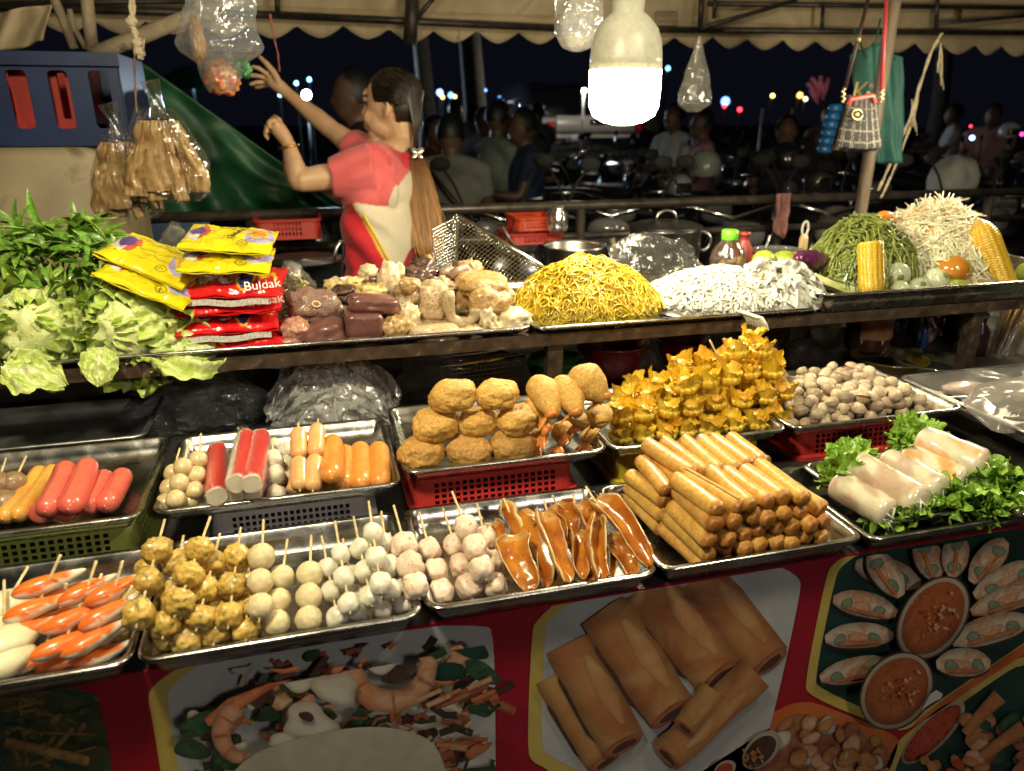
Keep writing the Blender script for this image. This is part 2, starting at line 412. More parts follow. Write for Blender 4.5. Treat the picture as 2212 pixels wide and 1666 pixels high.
for i in range(26): p.strip('D', [(rnd(0, 620), rnd(980, 1422)), (rnd(0, 620), rnd(980, 1422)), (rnd(0, 600), rnd(980, 1422))][:2] if i % 2 else [(a:=rnd(0, 500), b:=rnd(950, 1400)), (a+60, b-20), (a+120, b+15)], rnd(8, 20), random.choice(['noodle', 'noodle', 'olive', 'green']))
for i in range(12): p.ell('D', rnd(0, 560), rnd(900, 1422), rnd(30, 70), rnd(15, 30), rnd(-60, 60), random.choice(['green', 'darkgreen', 'noodle']))
p.strip('D', [(30, 1240), (200, 1275), (560, 1360)], 34, 'noodle')
p.done(label='picture of dark noodles with leaves')
p = Print()   # prawn salad
p.poly('D', [(1500, 560), (1180, 730), (950, 890), (930, 980), (960, 1090), (1060, 1750), (3060, 1750), (3060, 560)], 'yellow')
p.poly('D', [(1600, 560), (1330, 700), (1080, 880), (1052, 960), (1070, 1080), (1180, 1750), (3120, 1750), (3120, 1400)] + [(3113, 560), (3050, 490)], 'white')
for i in range(240):
    a, b, an = rnd(1220, 3085), rnd(640, 1480), rnd(-70, 30); l = rnd(70, 210); bend = rnd(-40, 40)
    if a < 1500 and b < 1080: continue
    kk = random.choice(['carrot', 'carrot', 'rolldark', 'prawn', 'green', 'shade', 'shade', 'olive', 'squid'])
    if i % 3 == 0: p.ell('D', a, b, rnd(50, 110), rnd(30, 60), an, kk, wob=.14)
    else: p.strip('D', [(a, b), (a+l*cos(math.radians(an))*.5, b+l*sin(math.radians(an))*.5+bend), (a+l*cos(math.radians(an)), b+l*sin(math.radians(an)))], rnd(10, 30), kk)
p.ell('D', 1250, 1130, 130, 70, -25, 'green'); p.ell('D', 1210, 1290, 120, 60, 10, 'green'); p.ell('E', 900, 640, 130, 70, 25, 'darkgreen'); p.ell('E', 980, 800, 130, 60, 30, 'green'); p.ell('E', 760, 800, 130, 60, -5, 'darkgreen')
p.strip('D', [(1300, 1120), (1460, 1010), (1700, 860), (1830, 800)], [30, 50, 44, 20], 'carrot'); p.strip('D', [(1450, 850), (1440, 780), (1480, 700), (1530, 690)], [34, 28, 22, 12], 'prawn')
p.prawn('D', 1560, 1180, 170, 250, 80, 62); p.prawn('E', 400, 740, 250, 200, -60, 78)
p.ell('D', 1950, 1120, 170, 120, 15, 'squid', wob=.16); p.ell('D', 1900, 830, 140, 90, -10, 'squid', wob=.1); p.ell('E', 340, 690, 130, 120, 0, 'squid'); p.ell('E', 60, 900, 150, 110, 10, 'squid', wob=.14); p.ell('D', 1780, 1230, 90, 50, 0, 'squid')
p.ell('D', 1930, 1080, 50, 30, 20, 'shade'); p.ell('E', 460, 830, 60, 40, 0, 'shade')
for i in range(14): a = rnd(560, 950); b = rnd(900, 1080); p.strip('E', [(a, b), (a+70, b-30), (a+150, b-65)], rnd(12, 20), random.choice(['carrot', 'rolldark', 'prawn']))
p.poly('E', [(-760, 1750), (-560, 1340), (-100, 1190), (300, 1130), (620, 1190), (740, 1330), (800, 1750)], 'bowl', 3)
p.done(label='picture of a prawn salad with carrot shreds')
p = Print()   # fried spring rolls
p.poly('E', [(1850, 120), (1600, 230), (1320, 470), (1292, 560), (1262, 1290), (1300, 1370), (1380, 1400), (1900, 1800), (2200, 1500), (2500, 120)], 'yellow')
p.poly('E', [(1900, 120), (1680, 260), (1400, 470), (1375, 540), (1345, 1270), (1400, 1330), (1700, 1480), (2350, 1700), (2700, 1500), (2850, 930), (2985, 300), (2985, 200), (2800, 110), (2500, 60)], 'white')
def roll(c, a, b, w, end=None):
    dx, dy = b[0]-a[0], b[1]-a[1]; l = math.hypot(dx, dy); nx, ny = -dy/l*w, dx/l*w
    p.poly(c, [(a[0]+nx*1.06-dx/l*12, a[1]+ny*1.06+14), (b[0]+nx*1.1, b[1]+ny*1.1+16), (b[0]-nx*.9+dx/l*26, b[1]-ny*.9+22), (a[0]-nx*.9, a[1]-ny*.9)], 'shade', 1)
    N_ = 6; p.strip(c, [(a[0]+dx*k/N_+rnd(-6, 6), a[1]+dy*k/N_+rnd(-5, 5)) for k in range(N_+1)], [w*(1+.03*sin(k*2)) for k in range(N_+1)], 'roll')
    p.strip(c, [(a[0]-nx*.42+dx*k/6, a[1]-ny*.42+dy*k/6) for k in range(1, 6)], [w*j for j in (.10, .34, .40, .30, .10)], 'rolltop')
    p.ell(c, b[0], b[1], w*.95, w*.28, math.degrees(math.atan2(ny, nx)), 'rolldark'); p.ell(c, b[0]+6, b[1]+4, w*.6, w*.14, math.degrees(math.atan2(ny, nx)), 'shade')
roll('E', (2350, 180), (2790, 740), 150); roll('E', (2010, 240), (2480, 830), 175)
roll('E', (1420, 830), (1750, 1370), 110); roll('E', (1520, 620), (1870, 1260), 150); roll('E', (1740, 400), (2180, 1060), 165)
roll('E', (2700, 800), (2140, 1330), 120); roll('E', (2440, 900), (2250, 1150), 80)
p.done(label='picture of big golden fried spring rolls')
p = Print()   # summer rolls with two dips
O = [(1350, -150), (1190, 0), (1000, 120), (962, 210), (832, 860), (850, 950), (1380, 1165), (1480, 1165), (1600, 1080), (2600, 400), (2600, -150)]
p.poly('N', O, 'yellow'); p.poly('N', [(1400, -150), (1240, 15), (1060, 130), (1022, 210), (895, 840), (915, 900), (1390, 1108), (1480, 1110), (1560, 1060), (2600, 350), (2600, -150)], 'darkgreen')
p.poly('N', [(2212, 620), (2600, 380), (2600, 470), (2150, 720), (1480, 1180), (1560, 1075)], 'orange', 1)
for a, b, w in [((1150, 130), (1560, 260), 95), ((1010, 350), (1410, 440), 85), ((960, 600), (1390, 580), 85), ((930, 850), (1400, 760), 85), ((1240, 60), (1440, 330), 95), ((1560, -40), (1660, 230), 95), ((1800, -60), (1760, 210), 90), ((2100, -20), (1880, 240), 90),
                 ((2300, 140), (1900, 330), 90), ((2400, 260), (1880, 430), 85), ((2250, 480), (1760, 620), 95), ((2000, 760), (1660, 760), 95)]:
    bw = [.30, .66, .86, .93, .95, .93, .84, .62, .28]; sp = lambda dy: [(a[0]+(b[0]-a[0])*k/8, a[1]+(b[1]-a[1])*k/8-dy-14*sin(pi*k/8)) for k in range(9)]
    p.strip('N', sp(0), [w*k*1.08 for k in bw], 'shade'); p.strip('N', sp(8), [w*k for k in bw], 'wrap'); p.ell('N', (a[0]+b[0])/2+rnd(-40, 40), (a[1]+b[1])/2-10, w*.9, w*.35, math.degrees(math.atan2(b[1]-a[1], b[0]-a[0])), 'prawn', wob=.12)
    for k in (.22, .72): p.ell('N', a[0]+(b[0]-a[0])*k, a[1]+(b[1]-a[1])*k, w*.5, w*.38, rnd(-60, 60), 'leaf')
    p.strip('N', [(a[0]*.8+b[0]*.2, a[1]*.8+b[1]*.2+w*.3), (a[0]*.5+b[0]*.5, a[1]*.5+b[1]*.5+w*.34), (a[0]*.2+b[0]*.8, a[1]*.2+b[1]*.8+w*.3)], w*.13, 'carrot')
for x, y, a, b, an in [(1640, 460, 285, 190, -55), (1410, 920, 260, 205, -52)]:
    p.ell('N', x, y, a*1.04, b*1.06, an, 'shade', wob=0); p.ell('N', x, y, a, b, an, 'bowl', wob=0); p.ell('N', x, y, a*.9, b*.88, an, 'sauce', wob=0)
    for _ in range(34):
        t, r = rnd(0, 6.28), rnd(0, .6); rr_ = math.radians(an); u, v = a*r*cos(t), b*r*sin(t)
        p.ell('N', x+40+u*cos(rr_)-v*sin(rr_), y-20+u*sin(rr_)+v*cos(rr_), rnd(8, 20), rnd(6, 14), rnd(0, 90), random.choice(['fried', 'prawn', 'chili']), n=7)
p.poly('N', [(840, 955), (900, 950), (1390, 1150), (1500, 1150), (2212, 690), (2212, 1000), (100, 1000)][:0] or [(1640, 900), (1720, 950), (1600, 1010), (1560, 1060)], 'white', 1)
p.done(label='picture of fresh summer rolls round two bowls of dip')
p = Print()   # lower middle picture
p.poly('N', [(-20, 1480), (330, 1230), (700, 1010), (820, 985), (900, 990), (1400, 1190), (1430, 1250), (1330, 1500), (1200, 1900), (-400, 1900)], 'orange')
p.poly('N', [(330, 1330), (720, 1080), (830, 1045), (1330, 1240), (1370, 1290), (1290, 1500), (1150, 1900), (-100, 1900), (100, 1480)], 'rolldark')
for i in range(40): p.ell('N', rnd(640, 1330), rnd(1120, 1500), rnd(35, 85), rnd(28, 55), rnd(-70, 40), random.choice(['fried', 'fried', 'prawn', 'squid', 'rolldark']))
p.ell('N', 560, 1290, 150, 90, -45, 'bowl', wob=0); p.ell('N', 550, 1300, 125, 72, -45, 'shade', wob=0)
for _ in range(26): p.ell('N', rnd(440, 570), rnd(1280, 1400), rnd(8, 20), 9, rnd(0, 90), 'fried', n=7)
p.ell('N', 330, 1410, 75, 50, -30, 'bowl', wob=0); p.ell('N', 325, 1415, 58, 38, -30, 'chili', wob=0)
p.done(label='picture of fried snacks with small dip bowls')
p = Print()   # lower right picture
p.poly('N', [(2700, 420), (2212, 710), (2120, 720), (1460, 1190), (1400, 1260), (1330, 1422), (1200, 1900), (3000, 1900)], 'yellow')
p.poly('N', [(2700, 470), (2212, 765), (2140, 765), (1500, 1230), (1450, 1290), (1390, 1440), (1260, 1900), (3000, 1900)], 'darkgreen')
p.ell('N', 1640, 1180, 270, 95, -45, 'bowl', wob=0); p.ell('N', 1635, 1185, 245, 78, -45, 'chili', wob=0)
for i in range(30): p.ell('N', rnd(1800, 2300), rnd(1040, 1500), rnd(40, 95), rnd(30, 60), rnd(-70, 60), random.choice(['fried', 'rolldark', 'fried', 'prawn', 'green']))
for a, b in [((2060, 950), (1840, 1190)), ((2212, 1150), (1950, 1330))]: p.strip('N', [a, ((a[0]+b[0])/2-10, (a[1]+b[1])/2), b], [52, 40, 34], 'fried')
for i in range(12): p.ell('N', rnd(1520, 1900), rnd(1340, 1480), rnd(30, 60), 30, rnd(0, 90), random.choice(['fried', 'chili', 'rolldark']))
p.done(label='picture of fried chicken with a bowl of chili')

# ================================================================== shelf rack over the counter
rk = thing('shelf_rack', 'rusty steel shelf rack holding the upper row of trays above the counter', 'rack', (.4, 1.27, .845))
world_mesh('front_rail', MB().add(box(-1.3, 1.95, 1.268, 1.276, .9955, 1.0185)).add(box(-1.3, 1.95, 1.2765, 1.305, 1.0135, 1.018)), [RUSTY], rk, smooth=False)
world_mesh('rear_rail', MB().add(box(-1.3, 1.95, 1.73, 1.755, .993, 1.0175)), [RUSTY], rk, smooth=False)
for x in (-.95, .409, 1.40):
    world_mesh('cross_bar', MB().add(box(x+.002, x+.028, 1.3055, 1.7295, .992, 1.017)), [RUSTY], rk, smooth=False)
    world_mesh('post', MB().add(box(x, x+.03, 1.2795, 1.304, .8385, 1.0125)), [RUSTY], rk, smooth=False)
    world_mesh('post', MB().add(box(x, x+.03, 1.731, 1.754, .8385, .9925)), [RUSTY], rk, smooth=False)

def shade_sheet_fn(u, v):
    x = -1.25+3.15*u; return V3((x, 1.775+.012*sin(x*23)*(1-v)+.006*noise.noise(V3((x*9, v*3, 1))), .8395+.150*v))
solid(world_mesh('added_dark_sheet', MB().add(grid(90, 6, shade_sheet_fn)), [mat('shade_sheet', (.022, .018, .018), (.04, .032, .03), ns=20, rough=.9)], rk), .002)  # added dark sheet, stands in for the shade under the shelf
# ================================================================== trays and baskets
def tray(label, x0, x1, y0, y1, zr, dep=.025, rot=0, name='food_tray', group='steel food trays', m=None, mark=False, r=.022):
    w, d = x1-x0, y1-y0; r = min(r, w*.2)
    ring = lambda o, z: rr(w-2*o, d-2*o, max(r-o, .006), 5, z)
    s = dep/.025
    R = [ring(.0015, -.0045), ring(0, -.002), ring(.0012, .0004), ring(.006, .0008), ring(.0095, -.0008), ring(.014, -dep*.5), ring(.0205, -dep*.9), ring(.026, -dep+.0008),
         ring(.040, -dep+.0006), ring(.044, -dep-.0008)]
    v, f = loft(R, False, True); mb = MB().add((v, f))
    R2 = [ring(.0015, -.0045), ring(.008, -.0026), ring(.0125, -dep*.5), ring(.0195, -dep*.92), ring(.028, -dep-.0022), ring(.05, -dep-.0024)]
    v, f = loft(R2[::-1], True, False); mb.add((v, f))
    M = TR(((x0+x1)/2, (y0+y1)/2, zr), RZ(rot))
    return put(name, mb.mesh('food_tray', [m or STEEL]), M, None, label=label, cat='tray', group=group)
ZF, ZB = .874, .918          # rims of the front and the second row
FF, FB = ZF-.0325, ZB-.0245  # their floors
tray('steel tray holding the orange crab claw skewers, at the near left corner', -.535, -.222, .690, .925, ZF, .033, rot=.6)
tray('steel tray holding white fish balls and brown fishcake skewers', -.2195, .080, .6915, .935, ZF, .033, rot=.4)
tray('steel tray holding the pig ear skewers and pink shrimp balls', .0845, .3745, .699, .938, ZF, .033)
tray('steel tray holding the pile of fried spring rolls', .3765, .674, .702, .932, ZF, .033)
tray('larger empty steel tray underneath the summer roll tray', .680, 1.02, .700, .925, ZF-.004, .030)
tray('smaller steel tray holding the summer rolls and curly lettuce', .715, .995, .722, .915, ZF+.006, .024)
tray('steel tray holding the pink sausages, on the pale green basket', -.60, -.249, .925, 1.195, ZB, rot=.3)
tray('steel tray holding the crab sticks and skewered sausages, on the white basket', -.238, .0875, .932, 1.186, ZB)
tray('steel tray holding the breaded balls and breaded prawns', .093, .411, .962, 1.228, ZB)
tray('steel tray holding the fried wonton pile', .4135, .7265, .960, 1.222, ZB)
tray('steel tray holding the cockles', .7325, 1.085, .962, 1.225, ZB)
tray('long steel tray holding cabbages, noodle packs and offal on the shelf', -.70, .3725, 1.258, 1.70, 1.037, .018)
tray('steel tray holding the yellow and white noodles on the shelf', .3765, .972, 1.252, 1.66, 1.036, .017)
tray('deep steel tray holding the corn, cabbage and papaya on the shelf', .977, 1.74, 1.246, 1.70, 1.064, .044, r=.035)
tray('large steel tray of raw seafood under plastic film, at the right end', 1.098, 1.62, .79, 1.15, ZB-.004, .03, m=STEEL_DULL)

def basket(label, x0, x1, y0, y1, z0, z1, c, nx, ny, rows=4, rot=0, inv=True, name='plastic_basket', floor=True, holepx=.62):
    w, d, h = x1-x0, y1-y0, z1-z0; mb = MB(); t = .006*(1 if inv else -1)
    mtl = mat('basket_%02d_%02d_%02d' % tuple(int(k*99) for k in c), c, tuple(k*.85 for k in c), ns=14, rough=.42, bump=.04, bs=40)
    rc = .018
    def wall(a, b, n):      # a->b corners at the foot of the wall
        a, b = V3(a), V3(b); L = (b-a).length; u = (b-a)/L; nr = V3((u.y, -u.x, 0))
        m0 = max(.012, (L-n*.0108)/2); us = [0]; 
        pw = (L-2*m0)/n; hw = pw*holepx
        zs = [0, h*.16]; ph = h*.72/rows
        P = lambda s, z: a+u*s+V3((0, 0, z))-nr*(t*z/h if inv else -t*(1-z/h)*-1)
        def quad(s0, s1, za, zb):
            k = len(mb.v); mb.add(([P(s0, za), P(s1, za), P(s1, zb), P(s0, zb)], [(0, 1, 2, 3)]))
        quad(0, L, 0, h*.16); quad(0, L, h*.88, h); quad(0, m0, h*.16, h*.88); quad(L-m0, L, h*.16, h*.88)
        for i in range(n):
            s0 = m0+i*pw; e = (pw-hw)/2
            quad(s0, s0+e, h*.16, h*.88); quad(s0+pw-e, s0+pw, h*.16, h*.88)
            for r in range(rows):
                zz = h*.16+r*ph; g_ = ph*(1-.66)/2
                quad(s0+e, s0+pw-e, zz, zz+g_); quad(s0+e, s0+pw-e, zz+ph-g_, zz+ph)
    hx, hy = w/2-rc, d/2-rc
    wall((-hx, -d/2, 0), (hx, -d/2, 0), nx); wall((hx, d/2, 0), (-hx, d/2, 0), nx)
    wall((w/2, -hy, 0), (w/2, hy, 0), ny); wall((-w/2, hy, 0), (-w/2, -hy, 0), ny)
    for k, (sx, sy) in enumerate(((1, 1), (-1, 1), (-1, -1), (1, -1))):
        def cf(a, z, sx=sx, sy=sy, k=k):
            th = k*pi/2+a*pi/2; r_ = rc-(t*z if inv else 0); return V3((sx*hx+r_*cos(th), sy*hy+r_*sin(th), z*h))
        mb.add(grid(5, 2, cf))
    tk = .0014
    lz = 0 if inv else h
    mb.add(loft([rr(w, d, rc, 4, lz), rr(w+.016, d+.016, rc+.008, 4, lz+(.001 if inv else -.001)), rr(w+.016, d+.016, rc+.008, 4, lz+(.007 if inv else -.007)), rr(w-.002, d-.002, rc, 4, lz+(.008 if inv else -.008))], False, False))
    if floor: mb.add(disc(rr(w-.013 if inv else w, d-.013 if inv else d, rc-.006, 4, h-.0005 if inv else .0008)))
    o = put(name, mb.mesh('plastic_basket', [mtl], False), TR(((x0+x1)/2, (y0+y1)/2, z0), RZ(rot)), None, label=label, cat='basket', group='plastic baskets')
    return solid(o, .0022)
zt = FB-.0035
basket('pale green perforated basket under the pink sausage tray', -.56, -.262, .955, 1.17, .8388, zt, (.36, .42, .10), 21, 14)
basket('white perforated basket under the crab stick tray', -.176, .045, .955, 1.15, .8388, zt, (.50, .49, .52), 19, 13)
basket('red perforated basket under the breaded prawn tray', .108, .362, .983, 1.19, .8388, zt, (.50, .035, .03), 18, 14)
basket('yellow perforated basket under the wonton tray', .436, .70, .99, 1.19, .8388, zt, (.55, .45, .03), 19, 14)
basket('red perforated basket under the cockle tray', .775, 1.035, .995, 1.19, .8388, zt, (.50, .04, .03), 18, 14)
NSK = 3.2
# ================================================================== front row of trays: skewers
random.seed(21)
def variants(n, fn): return [fn(i) for i in range(n)]
HERB = mat('herb_fishcake', (.52, .29, .05), (.62, .42, .10), (.22, .19, .045), ns=62, rough=.38, bump=.55, bs=55, coat=.25, rand=.14, lo=.34, hi=.53, sss=.08, detail=5)
PALE = mat('pale_fish_ball', (.60, .49, .27), (.68, .58, .36), ns=60, rough=.55, bump=.5, bs=60, rand=.06, sss=.15)
WHITE = mat('white_fish_ball', (.70, .66, .53), (.76, .73, .62), ns=30, rough=.35, bump=.06, bs=60, rand=.04, sss=.25, coat=.15)
PINK = mat('shrimp_ball', (.68, .52, .40), (.74, .60, .48), (.52, .12, .06), ns=52, rough=.42, bump=.4, bs=70, rand=.06, sss=.25, lo=.4, hi=.60, coat=.15)
HERB_M = variants(5, lambda i: MB().add(blob(.90, 1.12, 1.02, 4, .19, 1.9, i+1, 2.3, 4)).mesh('fish_ball', [HERB]))
PALE_M = variants(4, lambda i: MB().add(blob(1, 1, .95, 4, .05, 2.2, i+11)).mesh('fish_ball', [PALE]))
WHITE_M = variants(4, lambda i: MB().add(blob(1.02, 1, .92, 4, .09, 1.3, i+21, 2.5, 2)).mesh('fish_ball', [WHITE]))
PINK_M = variants(5, lambda i: MB().add(blob(1.05, 1, .98, 4, .13, 1.7, i+31, 2.9, 4)).mesh('shrimp_ball', [PINK]))
def spts(c, pts): return [q(c, *p) for p in pts]
def skewer(label, group, meshes, part, front, back, z0, n, r, rise=None, out=.05, flat=1.0, lean=None, cat='skewer', name='fish_ball_skewer'):
    """front/back: photo coordinates of the first and last ball; z0: height of the first ball"""
    rise = (n-1)*r*.8 if rise is None else rise
    P0 = onz(*front, z0); P1 = onz(*back, z0+rise) if n > 1 else onz(*back, z0+.02)
    ax = (P1-P0).normalized()
    t = thing(name, label, cat, P0-V3((0, 0, r)), group)
    for i in range(n):
        p = P0.lerp(P1, i/max(1, n-1))+V3((rnd(-1, 1), rnd(-1, 1), rnd(-1, 1)))*r*.07
        k = r*rnd(.95, 1.06)
        put(part, random.choice(meshes), TR(p, frame(ax) @ RX(rnd(-180, 180)) @ RZ(random.choice((0, 180)) + rnd(-15, 15)), (k, k, k*flat)), t)
    a = P0-ax*(r*1.25); b = P1+ax*(r+out)
    put('stick', MB().add(tube([a-P0, (a+b)/2-P0+V3((0, 0, .0006)), b-P0], [.0013, .0016, .0016], 7)).mesh('stick', [BAMBOO]), TR(P0), t)
    return t
R1 = .0165
LZ = [FF+R1, FF+R1+.026, FF+R1+.05]
# herb fishcakes: hidden bottom layer, second layer, top layer
GH = 'herb fishcake skewers'
def sk(*a, **k): return skewer(*a, **k)
for i, (f, b, lab) in enumerate([((770, 560), (930, 150), 'brown herb fishcake skewer lying lowest at the left, beside the crab claws'),
                                 ((1000, 605), (1075, 300), 'brown herb fishcake skewer of the bottom layer, first from the left along the tray front'),
                                 ((1175, 600), (1230, 300), 'brown herb fishcake skewer of the bottom layer, second from the left along the tray front'),
                                 ((1355, 560), (1400, 270), 'brown herb fishcake skewer of the bottom layer, third from the left along the tray front'),
                                 ((1550, 540), (1560, 250), 'brown herb fishcake skewer of the bottom layer, beside the pale fish balls')]):
    sk(lab, GH, HERB_M, 'fish_ball', q('D', *f), q('D', *b), LZ[0]-.002, 3, R1*.9, rise=.012)
for f, b, lab in [((1040, 505), (1120, 115), 'herb fishcake skewer in the middle layer, between the first and second top skewers'),
                  ((1255, 455), (1340, 110), 'herb fishcake skewer in the middle layer, just right of the second top skewer')]:
    sk(lab, GH, HERB_M, 'fish_ball', q('D', *f), q('D', *b), LZ[1]-.003, 3, R1*.88, out=.03)
for f, b, z, lab in [((880, 430), (985, 35), 2, 'herb fishcake skewer on top of its pile, nearest the crab claws'),
                     ((1130, 365), (1250, 30), 2, 'herb fishcake skewer on top in the middle of its pile'),
                     ((1445, 440), (1490, 85), 1, 'herb fishcake skewer next to the pale fish ball skewers')]:
    sk(lab, GH, HERB_M, 'fish_ball', q('D', *f), q('D', *b), LZ[z]-.005, 3, R1*.90, out=.035)
GP = 'pale fish ball skewers'
for f, b, z, r, lab in [((1735, 492), (1775, 205), 0, .90, 'pale yellow fish ball skewer lying behind and under another pale one'),
                        ((1940, 468), (1950, 185), 0, .94, 'pale yellow fish ball skewer standing apart on bare tray, beside the white fish balls'),
                        ((1635, 392), (1648, 75), 1, .96, 'pale yellow fish ball skewer on top, touching the brown herb fishcakes')]:
    sk(lab, GP, PALE_M, 'fish_ball', q('D', *f), q('D', *b), LZ[z], 3, R1*r, out=.04)
GW = 'white fish ball skewers'
for f, b, z, n, lab in [((70, 455), (10, 150), 0, 3, 'white fish ball skewer lowest and leftmost, beside the lone pale fish balls'),
                        ((200, 435), (150, 190), 0, 3, 'white fish ball skewer second from the left in the lowest white layer'),
                        ((345, 412), (300, 130), 0, 3, 'white fish ball skewer third from the left in the lowest white layer'),
                        ((485, 392), (440, 150), 0, 3, 'white fish ball skewer lowest at the right corner of its tray'),
                        ((140, 368), (88, 55), 1, 3, 'white fish ball skewer leftmost of those lying on the white heap'),
                        ((277, 325), (213, 22), 1, 3, 'white fish ball skewer in the middle of the white heap, under the topmost one'),
                        ((410, 288), (372, -10), 1, 3, 'white fish ball skewer beside the pink shrimp ball skewers'),
                        ((338, 240), (294, -75), 2, 3, 'white fish ball skewer topmost on the white heap')]:
    sk(lab, GW, WHITE_M, 'fish_ball', q('E', *f), q('E', *b), LZ[z]-.004, n, R1*.735, out=.045)
GK = 'pink shrimp ball skewers'
for f, b, z, lab in [((725, 300), (650, 30), 0, 'pink shrimp ball skewer second from the left along the tray front'),
                     ((1070, 262), (1000, -40), 0, 'pink shrimp ball skewer lowest, right against the pig ears'),
                     ((893, 265), (808, 0), 0, 'pink shrimp ball skewer third from the left, under the topmost one'),
                     ((565, 262), (493, 0), 1, 'pink shrimp ball skewer overlapping the white fish balls'),
                     ((980, 150), (880, -108), 1, 'pink shrimp ball skewer topmost of the pink ones')]:
    sk(lab, GK, PINK_M, 'shrimp_ball', q('E', *f), q('E', *b), LZ[z]-.002, 3, R1*.86, out=.05, name='shrimp_ball_skewer')

# ------------------------------------------------------------------ orange crab claws
CLAW = mat('crab_claw', (.95, .95, .95), (1, 1, 1), ns=30, rough=.28, coat=.4, col=True, sss=.12, bump=.12, bs=50, rand=.06)
def claw_mesh(i):
    o = V3((i*3.7, i*9.1, 2))
    def fn(u, v):
        t = u; a = 2*pi*v
        x = -1+2.15*t
        r = .36*(sin(pi*min(1, t*1.02)**.72)**.8)*(1-.25*t) + (.075*max(0, t-.6)/.4 if t < .97 else 0)
        if t < .012: r = .01
        if t > .985: r = .012
        r *= 1+.08*noise.noise(V3((t*4, cos(a), sin(a)))+o)
        p = V3((x, r*cos(a)*1.0, r*sin(a)*.9+.12*t*t))
        m = sin(a)+.3*noise.noise(V3((t*5, cos(a)*2, sin(a)*2))+o)+.25-.2*t
        w = max(0, min(1, (m+.12+.35*noise.noise(V3((t*12, cos(a)*5, sin(a)*5))+o))*5))*(1 if t < .74 else max(0, 1-(t-.74)*9))
        n = .75+.5*noise.noise(V3((t*9, cos(a)*3, sin(a)*3))+o*2)
        c = V3((.72, .68, .54)).lerp(V3((.74, .13+.13*max(0, n-.5), .022)), w)
        return p, (c.x, c.y, c.z)
    return MB().add(grid(26, 20, fn, cv=True)).mesh('crab_claw', [CLAW])
CLAWS = variants(4, claw_mesh)
def claw_skewer(label, pts, z0, zs, stick_top, ang=18, L=.031):
    P = [onz(*q('D', x, y), z0+k*zs) for k, (x, y, *_) in enumerate(pts)]
    t = thing('crab_claw_skewer', label, 'skewer', P[0]-V3((0, 0, .015)), 'crab claw skewers')
    for k, (x, y, *ag) in enumerate(pts):
        a = (ag[0] if ag else ang)+rnd(-4, 4)
        put('crab_claw', random.choice(CLAWS), TR(P[k], RZ(a) @ RY(rnd(-8, 2)) @ RX(rnd(-12, 12)-22), (L*rnd(.94, 1.08), L*rnd(1.0, 1.15), L*1.08)), t)
    ax = (P[-1]-P[0]).normalized(); b = P[-1]+ax*.062; a = P[0]-ax*.012
    b = onz(*q('D', *stick_top), b.z+.012)
    put('stick', MB().add(tube([a-P[0], P[-1]-P[0], b-P[0]], .0016, 7)).mesh('stick', [BAMBOO]), TR(P[0]), t)
claw_skewer('orange crab claw skewer in the bottom layer, at the left', [(260, 700), (330, 480), (410, 320)], FF+.018, .012, (415, 245), 28)
claw_skewer('orange crab claw skewer in the bottom layer, in the middle', [(450, 715), (520, 560), (560, 420)], FF+.016, .012, (640, 180), 24)
claw_skewer('orange crab claw skewer in the bottom layer, near the brown fishcakes', [(640, 700), (690, 560), (740, 430)], FF+.016, .012, (830, 260), 24)
claw_skewer('orange crab claw skewer nearest the left edge of the photo, on top', [(165, 545), (235, 400), (295, 250)], FF+.040, .014, (380, 65), 22, .033)
claw_skewer('orange crab claw skewer in the middle of the top layer', [(395, 630), (470, 460), (545, 290)], FF+.038, .014, (605, 103), 30)
claw_skewer('orange crab claw skewer on top, next to the brown fishcake skewers', [(590, 600), (680, 430), (720, 285)], FF+.040, .014, (772, 103), 28)
EGG = mat('pale_fishcake', (.66, .58, .36), (.72, .65, .44), ns=20, rough=.4, sss=.2, coat=.2, bump=.08, bs=60)
EGGM = variants(2, lambda i: MB().add(blob(1.5, 1.0, .8, 3, .06, 1.2, i+51)).mesh('fishcake', [EGG]))
for lab, pts, top in [('pale oval fishcake skewer at the left edge, behind the crab claws', [(-40, 560), (25, 390)], (178, 135)), ('pale oval fishcake skewer at the near left corner of the front tray', [(20, 740), (30, 620)], (25, 220))]:
    P = [onz(*q('D', *a), FF+.026+k*.012) for k, a in enumerate(pts)]
    t = thing('fishcake_skewer', lab, 'skewer', P[0]-V3((0, 0, .02)), 'pale fishcake skewers')
    for p in P: put('fishcake', random.choice(EGGM), TR(p, RZ(rnd(20, 35)), .021), t)
    b = onz(*q('D', *top), P[-1].z+.035)
    put('stick', MB().add(tube([V3((0, 0, 0)), P[1]-P[0], b-P[0]], .0016, 7)).mesh('stick', [BAMBOO]), TR(P[0]), t)

